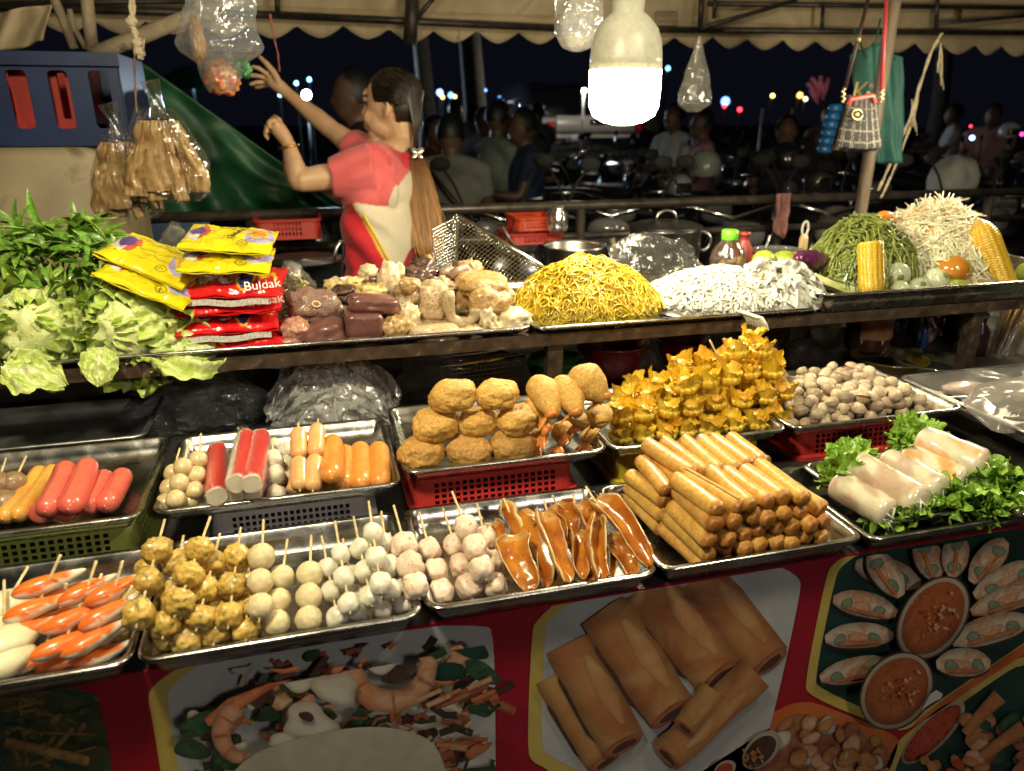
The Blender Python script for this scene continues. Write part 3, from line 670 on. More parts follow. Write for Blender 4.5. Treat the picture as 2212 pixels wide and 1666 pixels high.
# ------------------------------------------------------------------ pig ears
EAR = mat('braised_pig_ear', (.9, .9, .9), (1, 1, 1), (.6, .5, .45), ns=40, rough=.2, coat=.6, col=True, sss=.15, bump=.25, bs=55, lo=.3, hi=.6, rand=.08)
def ear_mesh(i):
    random.seed(300+i); o = V3((i*2.3, 5.1, i)); cl = rnd(1.3, 2.3); tw = rnd(-.5, .5); bd = rnd(-.25, .25); wd = rnd(.19, .25)
    def sheet(s):
        def fn(u, v):
            t = u; e = v*2-1
            w = wd*(.55+.45*min(1, t*6))*(1 if t < .86 else max(.25, 1-((t-.86)/.15)**2*.7))*(1+.22*noise.noise(V3((t*4, 2, i))+o))*(1.1-.25*t)
            a = e*cl*(1-.4*t)
            y = w*sin(a)/max(.5, cl)*1.5; z = w*(1-cos(a))*1.1
            th = .034*(1-abs(e)**3*.55)
            x = -.5+1.0*t
            z += s*th+bd*(t-.5)**2+.02*noise.noise(V3((t*7, e*2, 0))+o)*(1+t) + .05*sin(t*9+i)*t*(1-t)
            y += .06*sin(t*5+i)+tw*e*.05*t
            k = max(0, abs(e)-.86)*7.2
            n = noise.noise(V3((t*4, e*1.5, s*.2))+o)
            c = V3((.54, .20, .020)).lerp(V3((.30, .075, .010)), max(0, min(1, .5+n))).lerp(V3((.72, .54, .26)), min(1, k))
            if s > 0 and t < .16: c = c.lerp(V3((.56, .32, .1)), .8)
            return V3((x, y, z)), (c.x, c.y, c.z)
        return grid(26, 15, fn)
    A = sheet(1); B = sheet(-1); mb = MB().add(A)
    mb.add((B[0], [tuple(reversed(f)) for f in B[1]], B[2]))
    n = 26*15; ed = []
    idx = [(i_, 0) for i_ in range(26)]+[(25, j) for j in range(1, 15)]+[(i_, 14) for i_ in range(24, -1, -1)]+[(0, j) for j in range(13, 0, -1)]
    for k in range(len(idx)):
        a = idx[k][0]*15+idx[k][1]; b2 = idx[(k+1) % len(idx)]; b = b2[0]*15+b2[1]; ed.append((a, b, b+n, a+n))
    mb.f += ed; mb.m += [0]*len(ed)
    return mb.mesh('pig_ear', [EAR])
EARS = variants(8, ear_mesh); random.seed(33)
def ear(label, top, tip, z0, z1, w, i, roll, stick=None):
    z0 += .006; z1 += .012; A = onz(*top, z1); B = onz(*tip, z0); L = (B-A).length
    t = thing('pig_ear_skewer', label, 'skewer', B, 'braised pig ear skewers')
    put('pig_ear', EARS[i % 8], TR((A+B)/2, frame(B-A) @ RX(roll), (L*1.04, w*1.55, w*1.6)), t)
    if stick:
        S = onz(*stick, z1+.02); put('stick', MB().add(tube([A.lerp(B, .5)-B, A.lerp(B, .05)-B, S-B], .0016, 7)).mesh('stick', [BAMBOO]), TR(B), t)
def b_(x, y): return q('B', x, y)
ear('brown pig ear piece behind all the others, by the pink balls', b_(1045, 1085), b_(1150, 1330), FF+.012, FF+.03, .034, 0, 20, b_(1000, 1085))
ear('brown pig ear piece lying flat in the far left of its heap', b_(1090, 990), b_(1300, 1330), FF+.014, FF+.045, .05, 1, -60, b_(1100, 945))
ear('brown pig ear piece standing on edge with a pale rim, second from the left', b_(1170, 1050), b_(1400, 1440), FF+.016, FF+.042, .05, 2, -65, b_(1115, 925))
ear('broad glossy pig ear piece nearest the pink shrimp balls', b_(1180, 1160), b_(1260, 1500), FF+.022, FF+.05, .046, 3, 8)
ear('brown pig ear piece in the middle with its pale rim upward', b_(1350, 1040), b_(1490, 1460), FF+.024, FF+.052, .05, 4, -30, b_(1270, 1030))
ear('short curled pig ear piece at the back of the heap', b_(1390, 1010), b_(1480, 1230), FF+.03, FF+.055, .048, 5, 30, b_(1370, 935))
ear('smooth curled pig ear piece at the back, third stick', b_(1450, 960), b_(1560, 1180), FF+.03, FF+.058, .05, 6, 20, b_(1425, 912))
ear('narrow pig ear piece low at the front, right of the middle', b_(1540, 1170), b_(1620, 1440), FF+.016, FF+.035, .042, 7, -10)
ear('dark glossy pig ear piece lying across the back', b_(1560, 985), b_(1740, 1200), FF+.03, FF+.06, .046, 1, 10, b_(1555, 905))
ear('long pig ear piece with a thick pale edge right of the middle', b_(1640, 1080), b_(1700, 1440), FF+.022, FF+.05, .05, 2, -25)
ear('small pig ear piece tucked low between two longer ones', b_(1720, 1230), b_(1790, 1440), FF+.012, FF+.03, .036, 0, -40)
ear('flat round ended pig ear piece low on the right', b_(1770, 1180), b_(1940, 1420), FF+.014, FF+.034, .046, 5, 12)
ear('brown pig ear piece filling the gap beside the pale rimmed one', b_(1290, 1130), b_(1400, 1480), FF+.012, FF+.03, .044, 6, -20)
ear('thin pig ear piece filling the gap right of the middle', b_(1580, 1130), b_(1660, 1470), FF+.010, FF+.026, .042, 4, 20)
ear('largest pig ear piece on top at the right, pointing to the tray corner', b_(1690, 950), b_(2050, 1330), FF+.03, FF+.066, .050, 6, 12, b_(1632, 850))

# ------------------------------------------------------------------ fried spring rolls
SROLL = mat('fried_roll_skin', (.54, .28, .055), (.68, .42, .12), (.34, .13, .03), ns=38, rough=.44, bump=.75, bs=52, coat=.18, rand=.14, hue=.008, lo=.36, hi=.66, detail=6, col=True)
FILL = mat('roll_filling', (.36, .19, .06), (.56, .36, .14), ns=120, rough=.5, bump=.5, bs=150)
def roll_mesh(i):
    o = V3((i*4.4, 1, i*2.2)); sd = .5 if i % 2 else -.4
    def fn(u, v):
        t = u; th = 2*pi*v
        e = min(t, 1-t)
        r = 1+.11*(v if i % 2 else 1-v)
        r *= .97+.05*noise.noise(V3((t*3, cos(th), sin(th)))+o)+.012*noise.noise(V3((t*14, cos(th)*4, sin(th)*4))+o)
        if e < .024: r *= .86+.14*sqrt(max(0, e/.024))+.12*noise.noise(V3((cos(th)*3, sin(th)*3, t))+o)
        if t == 0 or t == 1: r *= .62
        return V3((t-.5+(.004 if t == 0 else (-.004 if t == 1 else 0)), r*cos(th), r*sin(th)+.25*sd*(t-.5)**2)), tuple(V3((1, .97, .9)).lerp(V3((.50, .34, .22)), max(0, min(1, (.085-e)*14+.9*max(0, noise.noise(V3((t*5, cos(th)*1.5, sin(th)*1.5))+o)-.12)))))
    v, f, c = grid(29, 21, fn); mb = MB().add((v, f, c))
    for s in (0, 28):
        k = [s*21+j for j in range(21)]; mb.f.append(tuple(k if s else k[::-1])); mb.m.append(0)
    return mb.mesh('spring_roll', [SROLL, FILL])
ROLLS = variants(6, roll_mesh)
a0, a1 = onz(*q('C', 240, 905), .935), onz(*q('C', 500, 1130), .925)
rd = (a1-a0); RL = .101; rdir = V3((rd.x, rd.y, 0)).normalized(); rside = V3((-rdir.y, rdir.x, 0)); RR = .0116
rc = V3((.523, .818, 0)); sf = abs(rdir.y)
for lay in range(5):
    n = [8, 8, 8, 7, 7][lay]; z = FF+RR+.003+lay*.0200
    for row, u in enumerate((-.051, .051)):
        for k in range(n):
            if lay == 4 and (row, k) in ((0, 0), (1, 6)): continue
            p_ = rc+V3(((k-(n-1)/2)*(.0252/sf)*(.95 if n == 8 else 1), rnd(-.004, .004)+(.004 if lay < 1 else 0), 0))+rdir*(u*(1 if lay else .93)-(.004 if lay == 4 else 0))+V3((0, 0, z+rnd(-.001, .001)))
            lab = 'golden fried spring roll, %s from the left in the %s row, %s layer' % (ORD[k], ('rear', 'front')[row], ('bottom', 'second', 'third', 'fourth', 'top')[lay])
            put('spring_roll', random.choice(ROLLS), TR(p_, frame(rdir) @ RZ(rnd(-8, 8) if lay > 2 else rnd(-5, 5)) @ RY(rnd(-3, 5)) @ RX(rnd(-180, 180)), (RL*rnd(.92, 1.06), RR*rnd(.90, 1.12), RR*rnd(.90, 1.08))), None, label=lab, cat='spring roll', group='fried spring rolls')

# ------------------------------------------------------------------ summer rolls on lettuce
def sum_mesh(i):
    o = V3((i*3.3, 2, i*1.7))
    tone = [V3((.42, .27, .19)), V3((.45, .30, .21)), V3((.44, .30, .24)), V3((.80, .30, .05)), V3((.78, .33, .09))][i]
    def fn(u, v):
        t = u; th = 2*pi*v; e = min(t, 1-t)
        r = .96+.08*noise.noise(V3((t*3, cos(th), sin(th)))+o)+.035*noise.noise(V3((t*9+.5*th, cos(th)*3, sin(th)*3))+o)
        if e < .07: r *= .62+.38*sqrt(e/.07)
        n = noise.noise(V3((t*3.4, cos(th)*1.3, sin(th)*1.3))+o*1.7)+(.22 if i != 4 else .02)
        w = max(0, min(1, (n-.05)*4))*.8*(1 if .08 < t < .92 else .3)
        c = V3((.66, .60, .46)).lerp(tone, w)
        return V3((t-.5, r*cos(th), r*sin(th))), (c.x, c.y, c.z)
    v, f, c = grid(28, 22, fn, cv=True); mb = MB().add((v, f, c))
    mb.f += [tuple(range(21, -1, -1)), tuple(27*22+j for j in range(22))]; mb.m += [0, 0]
    return mb.mesh('rice_roll', [SUMM])
SUMM = mat('rice_paper', (.92, .92, .92), (1, 1, 1), ns=30, rough=.22, coat=.7, col=True, sss=.35, bump=.35, bs=45)
LETT = mat('curly_lettuce', (.16, .33, .03), (.32, .52, .07), (.42, .58, .12), ns=60, rough=.42, bump=.3, bs=120, coat=.2, sss=.1, rand=.12)
NOOD = mat('rice_noodle', (.66, .63, .54), (.72, .70, .62), ns=20, rough=.3, sss=.3, coat=.4)
def lettuce_mesh(i):
    o = V3((i*5.1, i*1.3, 3))
    def fn(u, v):
        a = (u-.5)*pi*1.5; r = v
        ruf = r**2.2
        z = .25*ruf*(sin(a*11+i+2*noise.noise(V3((a*3, r*3, 1))+o))*.7+.7*noise.noise(V3((a*5, r*4, 0))+o)+.7*noise.noise(V3((a*15, r*8, 0))+o))+.25*r
        rr_ = r*(1+.14*sin(a*13+i*2)*ruf+.1*noise.noise(V3((a*9, 1, r*4))+o))
        return V3((rr_*cos(a)+.1*ruf*noise.noise(V3((a*8, r*8, 5))+o), rr_*sin(a)+.1*ruf*noise.noise(V3((a*8, r*8, 9))+o), z))
    return MB().add(grid(96, 14, fn)).mesh('lettuce_leaf', [LETT])
LETTS = variants(5, lettuce_mesh)
FS = ZF+.006-.023
for i, (a, b, z, r, lab) in enumerate([((1030, 985), (1370, 1190), .030, .0205, 'summer roll with brown filling, lowest, at the left of its tray'),
                                      ((1145, 880), (1570, 1130), .046, .0235, 'summer roll with brown filling lying second from the left'),
                                      ((1330, 850), (1690, 1055), .046, .0225, 'summer roll with pale pinkish filling lying third from the left'),
                                      ((1450, 820), (1830, 1000), .046, .0225, 'summer roll with orange carrot showing through, under the topmost roll'),
                                      ((1550, 720), (1965, 895), .068, .0245, 'summer roll topmost and at the right, with two orange shrimp halves showing')]):
    A, B = onz(*q('C', *a), FS+z+.004), onz(*q('C', *b), FS+z-.004); d = B-A; r *= 1.16
    t = thing('summer_roll', lab, 'summer roll', (A+B)/2-V3((0, 0, r)), 'fresh summer rolls')
    put('rice_roll', sum_mesh(i), TR((A+B)/2, frame(d) @ RX(rnd(-20, 20)), (d.length, r, r)), t)
    mb = MB(); random.seed(90+i)
    for k in range(6):
        p0 = B-d*.045+V3((rnd(-1, 1)*r*.6, rnd(-.3, .6)*r, rnd(-.4, .5)*r)); dd = d.normalized()
        mb.add(tube([p0, p0+dd*rnd(.006, .014)+V3((rnd(-.004, .004), 0, rnd(-.004, .006))), p0+dd*rnd(.008, .014)+V3((rnd(-.006, .006), 0, rnd(-.012, -.004)))], .0014, 5))
    world_mesh('noodle_ends', mb, [NOOD], t)
random.seed(41)
for k, (x, y, z, s, az, lab) in enumerate([(1080, 890, .05, .032, 150, 'curly green lettuce leaf at the rear end of the brown summer rolls'), (1040, 965, .03, .026, 190, 'curly green lettuce leaf at the far left corner of the summer roll tray'), (1180, 830, .05, .028, 120, 'curly green lettuce leaf behind the second summer roll'),
    (1500, 690, .075, .032, 130, 'curly green lettuce leaf behind the topmost summer roll'), (1450, 760, .06, .026, 160, 'curly green lettuce leaf tucked left of the topmost summer roll'),
    (1390, 1195, .015, .030, -60, 'curly green lettuce leaf under the lowest summer roll, at the tray front'), (1500, 1160, .02, .032, -70, 'curly green lettuce leaf at the front end of the second summer roll'), (1620, 1130, .02, .030, -90, 'curly green lettuce leaf at the front end of the third summer roll'),
    (1760, 1080, .03, .033, -60, 'curly green lettuce leaf at the front end of the carrot summer roll'), (1860, 1130, .015, .032, -60, 'curly green lettuce leaf lying on the tray floor at the front'), (1960, 960, .05, .034, -30, 'curly green lettuce leaf under the front end of the topmost roll'),
    (2030, 1060, .03, .034, -40, 'curly green lettuce leaf at the right side of the summer roll tray'), (2050, 1150, .015, .03, -70, 'curly green lettuce leaf in the near right corner of the summer roll tray'), (1980, 1130, .02, .03, -80, 'curly green lettuce leaf left of the near right tray corner')]):
    p = onz(*q('C', x, y), FS+z)
    t = thing('lettuce_leaf', lab, 'lettuce', p-V3((0, 0, .01)), 'curly lettuce leaves round the summer rolls')
    s *= 1.35; put('frill', LETTS[k % 5], TR(p-V3((0, 0, s*.25)), RZ(az) @ RY(-40) , s), t); put('frill', LETTS[(k+2) % 5], TR(p+V3((rnd(-.01, .01), rnd(-.006, .006), -.004)), RZ(az+rnd(40, 80)) @ RY(-65), s*.85), t)
    put('frill', LETTS[(k+1) % 5], TR(p+V3((rnd(-.01, .01), rnd(-.01, .006), .004)), RZ(az-rnd(40, 90)) @ RY(-30), s*.8), t)
# ================================================================== second row of trays: sausages
random.seed(51)
def sausage_mesh(i, m, k=3.6, bend=.06, pucker=True):
    """length 2 along X, radius 1/k"""
    o = V3((i*2.7, i, 4)); R = 1/k
    def fn(u, v):
        t = u*2-1; a = 2*pi*v; e = 1-abs(t); c = R*1.15
        r = R if e > c else R*sqrt(max(0, 1-((c-e)/c)**2))*.98+.0
        if pucker and e < c*.55: r *= 1-.10*abs(sin(a*5))*(1-e/(c*.55))
        if e < .012: r = max(.018, r*.4)
        r *= 1+.03*noise.noise(V3((t*2, cos(a), sin(a)))+o)
        return V3((t, r*cos(a), r*sin(a)+bend*(t*t-.4)))
    v, f = grid(34, 20, fn, cv=True); mb = MB().add((v, f))
    mb.f += [tuple(range(19, -1, -1)), tuple(33*20+j for j in range(20))]; mb.m += [0, 0]
    if pucker:
        for s in (-1, 1): mb.add(blob(.022, .03, .028, 1, .4, 3, i), M=TR((s*1.0, 0, bend*.6)))
    return mb.mesh('sausage', [m])
PINKS = mat('pink_sausage_skin', (.62, .10, .075), (.70, .14, .10), ns=24, rough=.30, coat=.5, bump=.16, bs=16, rand=.08, sss=.1)
YELS = mat('yellow_sausage_skin', (.68, .31, .05), (.74, .38, .08), ns=24, rough=.33, coat=.4, bump=.14, bs=16, rand=.05, sss=.1)
ORNS = mat('orange_sausage_skin', (.62, .23, .04), (.70, .30, .06), (.50, .16, .02), ns=26, rough=.33, coat=.4, bump=.14, bs=16, rand=.07, sss=.1)
TANS = mat('tan_sausage_skin', (.66, .34, .13), (.72, .42, .18), ns=26, rough=.35, coat=.35, bump=.14, bs=16, rand=.06, sss=.1)
BEIG = mat('beige_sausage_skin', (.56, .43, .22), (.64, .51, .29), ns=40, rough=.3, coat=.5, bump=.08, bs=60, rand=.07, sss=.15)
CLEAR = film('clear_casing', haze=.05, gloss=.9, bs=120, bump=.5)
def lie(name, label, cat, group, me, A, B, r, k=3.6, roll=0, extra=None, ends=True):
    d = B-A
    o = put(name, me, TR((A+B)/2, frame(d) @ RX(roll), (d.length/2, r*k, r*k)), None, label=label, cat=cat, group=group); return o
PK = variants(3, lambda i: sausage_mesh(i, PINKS, 4.4)); YK = variants(2, lambda i: sausage_mesh(i+5, YELS, 6.0))
OK_ = variants(3, lambda i: sausage_mesh(i+9, ORNS, 3.6)); TK = variants(3, lambda i: sausage_mesh(i+13, TANS, 3.2)); BK = variants(3, lambda i: sausage_mesh(i+17, BEIG, 1.5, 0, False))
def pa(x, y, z):
    p = onz(*q('A', x, y), z)
    if z < FB+.030 and p.y < .972: p.y = .972; p.z = z+.004
    return p
r = .0155
for a, b, z0, lab in [((300, 720), (235, 845), 0, 'pink sausage in the bottom layer, its end showing beside the yellow sausages'), ((440, 740), (385, 825), 0, 'pink sausage in the bottom layer, its end showing between two top ones'),
                      ((665, 545), (525, 810), 0, 'slimmer pink sausage lying low between the top pair and the rightmost one'), ((780, 535), (650, 795), 0, 'rightmost pink sausage, lying on the bare tray floor'),
                      ((425, 490), (285, 785), 1, 'pink sausage on top, next to the yellow sausages'), ((560, 470), (430, 770), 1, 'pink sausage on top in the middle of its tray')]:
    z = FB+r+z0*.0245; lie('pink_sausage', lab, 'sausage', 'pink sausages', random.choice(PK), pa(*a, z+.002), pa(*b, z), r if z0 else r*.95, 4.4, 0)
for a, b, lab in [((265, 515), (20, 850), 'long yellow sausage at the left, beside the brown meatballs'), ((345, 505), (95, 850), 'long yellow sausage lying beside the pink sausages')]:
    lie('yellow_sausage', lab, 'sausage', 'yellow sausages', random.choice(YK), pa(*a, FB+.022), pa(*b, FB+.014), .0125, 6.0)
MEAT = mat('brown_meatball', (.20, .115, .06), (.30, .19, .10), ns=60, rough=.4, coat=.3, bump=.35, bs=90, rand=.08)
MEATM = variants(3, lambda i: MB().add(blob(1, 1, .92, 3, .08, 1.6, i+71)).mesh('meatball', [MEAT]))
for f, b, st, lab in [((30, 715), (88, 590), (185, 455), 'skewer of brown meatballs beside the yellow sausages'), ((-60, 730), (-20, 610), (35, 495), 'skewer of brown meatballs at the left edge of the photo')]:
    sk(lab, 'brown meatball skewers', MEATM, 'meatball', q('A', *f), q('A', *b), FB+.020, 2, .0178, rise=.014, out=.03, name='meatball_skewer')
# small beige sausages on sticks
for f, b, z, lab in [((1040, 745), (1090, 530), 0, 'beige mini sausage skewer lying leftmost, on the tray floor'), ((1200, 725), (1240, 500), 0, 'beige mini sausage skewer hidden low beside the crab sticks'),
                     ((1105, 695), (1152, 492), 1, 'beige mini sausage skewer on top, left one of two'), ((1226, 640), (1247, 445), 1, 'beige mini sausage skewer on top, next to the red crab sticks')]:
    z_ = FB+.013+z*.018; P0, P1 = pa(*f, z_), pa(*b, z_+.028); ax = P1-P0
    t = thing('mini_sausage_skewer', lab, 'skewer', P0-V3((0, 0, .012)), 'beige mini sausage skewers')
    for i in range(3):
        c = P0.lerp(P1, i/2); put('mini_sausage', random.choice(BK), TR(c, frame(ax) @ RX(rnd(0, 360)), (ax.length/4*1.06, .0185, .0185)), t)
    e = P1+ax.normalized()*.042; put('stick', MB().add(tube([P0-ax*.15-P0, e-P0], .0015, 6)).mesh('stick', [BAMBOO]), TR(P0), t)
# crab sticks
CST = mat('crab_stick', (.95, .95, .95), (1, 1, 1), ns=60, rough=.3, coat=.5, col=True, bump=.12, bs=90, sss=.15)
def crab_mesh(i):
    o = V3((i*3, 1, 1))
    def fn(u, v):
        t = u*2-1; a = 2*pi*v; k = 1/((abs(cos(a))**2.8+abs(sin(a))**2.8)**(1/2.8)); e = 1-abs(t)
        r = .17*k*(1 if e > .02 else .93)*(1+.03*noise.noise(V3((t*5, cos(a), sin(a)))+o))
        w = max(0, min(1, (sin(a+.3)+.25+.25*noise.noise(V3((t*3, cos(a)*2, 1))+o))*6))
        if e < .012: w = 0
        c = V3((.76, .70, .58)).lerp(V3((.74, .022, .022)), w); return V3((t, r*cos(a), r*sin(a))), (c.x, c.y, c.z)
    v, f, c = grid(24, 22, fn, cv=True); mb = MB().add((v, f, c))
    for s, o_ in ((-1, 0), (23, 23*22)):
        ring = [v[o_+j] for j in range(22)]; vv = [V3(p) for p in ring]; mb.add((vv, [tuple(range(22)) if s > 0 else tuple(range(21, -1, -1))]), col=(.74, .68, .55))
    return mb.mesh('crab_stick', [CST])
CS = variants(3, crab_mesh)
WRAP = film('crinkled_wrap', haze=.03, gloss=.10, fres=.3, bs=140, bump=.8)
def wrap_mesh(i, k=.19):
    o = V3((i*5.2, 3, 3))
    def fn(u, v):
        t = u*2.2-1.1; a = 2*pi*v; r = k*(1.1+.10*noise.noise(V3((t*6, cos(a)*2, sin(a)*2))+o)+(.30*max(0, abs(t)-.95)/.15*sin(a*2)**2))
        return V3((t, r*cos(a), r*sin(a)*(1 if abs(t) < 1 else .6)))
    return MB().add(grid(24, 20, fn, cv=True)).mesh('wrapper', [WRAP])
WR = variants(2, wrap_mesh)
for a, b, z, roll, wr, lab in [((1330, 470), (1290, 740), 0, 60, 0, 'red crab stick lowest at the left, beside the beige mini sausages'), ((1440, 560), (1395, 740), 0, 0, 1, 'crab stick in the bottom layer, its white end showing'), ((1700, 540), (1660, 640), 0, 80, 0, 'red crab stick low at the right, beside the white meatballs'),
                               ((1520, 480), (1468, 672), 1, 0, 1, 'crab stick in the middle layer with its cut end below the left wrapped pair'), ((1640, 480), (1580, 655), 1, 0, 1, 'crab stick in the middle layer with its cut end below the right wrapped one'),
                               ((1372, 385), (1365, 680), 1.2, 20, 1, 'bright red crab stick standing out left of the wrapped pair'), ((1545, 300), (1488, 600), 2.1, -60, 1, 'half red half white crab stick in loose plastic wrap'), ((1645, 300), (1585, 600), 2.1, 10, 1, 'wrapped crab stick on top, next to the white meatballs')]:
    zz = FB+.013+z*.0205; A, B = pa(*a, zz+.004), pa(*b, zz); L = (B-A).length
    t = thing('crab_stick', lab, 'crab stick', B-V3((0, 0, .015)), 'crab sticks')
    M = TR((A+B)/2, frame(B-A) @ RX(roll), (L/2, .079, .079)); put('meat', random.choice(CS), M, t)
    if wr: put('wrapper', random.choice(WR), M, t)
WMB = mat('white_meatball', (.58, .53, .41), (.66, .61, .50), (.42, .36, .25), ns=46, rough=.45, bump=.5, bs=70, rand=.06, sss=.15)
WMM = variants(3, lambda i: MB().add(blob(1.05, 1, .95, 3, .15, 1.8, i+81, 2.4)).mesh('meatball', [WMB]))
for f, b, z, lab in [((1800, 560), (1795, 395), 0, 'white meatball skewer beside the tan sausages'), ((1740, 660), (1715, 365), 0, 'white meatball skewer beside the wrapped crab sticks'), ((1730, 540), (1722, 440), 1, 'white meatball skewer on top of the two others')]:
    sk(lab, 'white meatball skewers', WMM, 'meatball', q('A', *f), q('A', *b), FB+.014+z*.019, 2 if z else 3, .0136, rise=.015, out=.012, name='meatball_skewer')
for f, b, z, lab in [((1862, 590), (1895, 440), 0, 'tan sausage skewer in the bottom layer, beside the white meatballs'), ((1955, 590), (1960, 440), 0, 'tan sausage skewer in the bottom layer, in the middle'), ((1885, 535), (1880, 345), 1.6, 'tan double sausage skewer on top, left one'), ((1977, 530), (1992, 325), 1.6, 'tan double sausage skewer on top, beside the orange sausages')]:
    zz = FB+.012+z*.0165; P0, P1 = pa(*f, zz), pa(*b, zz+.022); ax = P1-P0
    t = thing('sausage_skewer', lab, 'skewer', P0-V3((0, 0, .015)), 'tan sausage skewers')
    for i in range(2): put('sausage', random.choice(TK), TR(P0.lerp(P1, i), frame(ax), (ax.length*.5, .0124*3.2, .0124*3.2)), t)
    e = P1+ax.normalized()*(ax.length*.5+.014); put('stick', MB().add(tube([V3((0, 0, 0))-ax*.55, e-P0], .0014, 6)).mesh('stick', [BAMBOO]), TR(P0), t)
for a, b, z, lab in [((2150, 540), (2060, 700), 0, 'orange sausage in the bottom layer, only its end showing'), ((2175, 400), (2158, 640), 0, 'orange sausage lying second from the left on the tray floor'),
                     ((2095, 320), (2085, 575), 1.3, 'thick orange sausage on top with a puckered end'), ((2358, 610-20), (2340, 860-30), 0, None)]:
    if lab is None: continue
    zz = FB+.014+z*.021; lie('orange_sausage', lab, 'sausage', 'orange sausages', random.choice(OK_), pa(*a, zz+.003), pa(*b, zz), .0160, 3.6)
def pb(x, y, z): return onz(*q('B', x, y), z)
for a, b, lab in [((215, 600), (218, 865), 'plump orange sausage lying alone second from the right'), ((330, 600), (340, 855), 'rightmost orange sausage at the tray edge'), ((120, 620), (100, 870), 'orange sausage half hidden left of the two plump ones')]:
    lie('orange_sausage', lab, 'sausage', 'orange sausages', random.choice(OK_), pb(*a, FB+.022), pb(*b, FB+.016), .0164, 3.6)

# ================================================================== breaded balls and prawns
CRUMB = mat('golden_crumb', (.56, .28, .045), (.74, .45, .11), (.80, .60, .24), ns=95, rough=.55, bump=1.0, bs=230, rand=.12, lo=.34, hi=.6, detail=6, bdist=.003)
CRUMB2 = mat('brown_crumb', (.36, .17, .04), (.56, .32, .08), (.62, .40, .14), ns=100, rough=.6, bump=1.0, bs=230, rand=.1, lo=.34, hi=.62, detail=6, bdist=.003)
def crumb_blob(i, sx=1.34, sy=1.0, sz=.90, p=2.5):
    o = V3((i*3.3, 8, i))
    def fn(w, d):
        c = noise.noise(d*14+o); c2 = noise.noise(d*26+o*2)
        return w*(1+.030*c+.03*max(0, c2))
    return blob(sx, sy, sz, 5, .12, 1.6, i+91, p, 4, fn)
CB = variants(4, lambda i: MB().add(crumb_blob(i)).mesh('breaded_ball', [CRUMB])); CB2 = variants(2, lambda i: MB().add(crumb_blob(i+7)).mesh('breaded_ball', [CRUMB2]))
for x, y, z, r, ms, lab in [(600, 640, .028, 1.05, CB2, 'dark brown breaded ball at the near left corner of its tray'), (900, 632, .026, .98, CB2, 'dark breaded ball in the middle of the bottom layer'), (1170, 600, .028, 1.02, CB2, 'breaded ball in the bottom layer under the prawn tails'),
                            (690, 462, .068, 1.04, CB, 'golden breaded ball leftmost in the middle layer'), (955, 445, .066, .88, CB, 'rough golden breaded ball in the middle of the heap'), (1205, 432, .068, .96, CB, 'smooth orange breaded ball touching the prawns'),
                            (798, 282, .112, 1.03, CB, 'golden breaded ball on top, left one of two'), (1075, 272, .112, .94, CB, 'golden breaded ball on top, right one of two')]:
    put('breaded_ball', random.choice(ms), TR(onz(*q('B', x, y), FB+z), RZ(rnd(-25, 25)) @ RX(rnd(-20, 20)), .0262*r), None, label=lab, cat='breaded ball', group='breaded balls')
TAIL = mat('prawn_tail', (.62, .17, .035), (.70, .28, .07), (.80, .45, .2), ns=40, rough=.22, coat=.6, sss=.2, rand=.1, stretch=(1, 3, 3))
def prawn_body(i):
    o = V3((i*2.2, 4, 1))
    def fn(u, v):
        t = u; a = 2*pi*v
        r = .30*(sin(pi*min(1, .06+t*.86))**.6)*(1.05-.35*t)
        if t in (0, 1): r = .01
        k = 1+.10*noise.noise(V3((t*5, cos(a), sin(a)))+o)+.06*noise.noise(V3((t*14, cos(a)*4, sin(a)*4))+o)+.05*max(0, noise.noise(V3((t*26, cos(a)*8, sin(a)*8))+o))
        return V3((t-.5, r*k*cos(a), r*k*sin(a)-.35*(t-.45)**2))
    return MB().add(grid(40, 36, fn, cv=True)).mesh('breaded_prawn', [CRUMB])
PB = variants(4, prawn_body)
def tail_mesh(i):
    mb = MB(); random.seed(400+i)
    mb.add(tube([V3((-.45, 0, 0)), V3((-.1, 0, .03)), V3((.15, 0, 0))], [.15, .13, .08], 10))
    for s in (-1.6, -.6, .5, 1.5):
        def fn(u, v, s=s):
            e = v*2-1; w = .10*sin(pi*min(1, .15+u*.80))**.8
            x = .08+.62*u*cos(s*.28); y = .62*u*sin(s*.28)+e*w; return V3((x, y, .05*(1-e*e)+.04*s*u-.10*u*u))
        mb.add(grid(10, 5, fn))
    return mb.mesh('tail', [TAIL])
PT = variants(3, tail_mesh); random.seed(57)
def prawn(label, head, tail, tip, z0, z1, w):
    A, B, C = onz(*q('B', *head), FB+z1), onz(*q('B', *tail), FB+(z0+z1)/2), onz(*q('B', *tip), FB+z0)
    L = (B-A).length*1.2; w *= .86; A = A+(A-B)*.12; t = thing('breaded_prawn', label, 'breaded prawn', B-V3((0, 0, .01)), 'breaded prawns')
    put('crust', random.choice(PB), TR((A+B)/2, frame(B-A), (L, w, w)), t)
    d = C-B; put('tail', random.choice(PT), TR(B+d*.38, frame(d), (d.length*.95, .052, .045)), t)
prawn('breaded prawn lying lowest at the left, its tail over the tray front', (1330, 500), (1370, 560), (1300, 650), .006, .03, .075)
prawn('breaded prawn in the bottom layer with its tail in the middle', (1480, 470), (1500, 560), (1440, 640), .008, .03, .08)
prawn('breaded prawn in the bottom layer at the right tray corner', (1650, 500), (1690, 540), (1600, 620), .010, .032, .08)
prawn('breaded prawn in the middle layer beside the smooth orange ball', (1290, 320), (1400, 470), (1330, 600), .03, .085, .085)
prawn('breaded prawn in the middle layer, its tail crossing the centre', (1600, 400), (1580, 480), (1470, 560), .036, .075, .085)
prawn('breaded prawn in the middle layer at the right side', (1720, 370), (1720, 440), (1620, 520), .04, .085, .09)
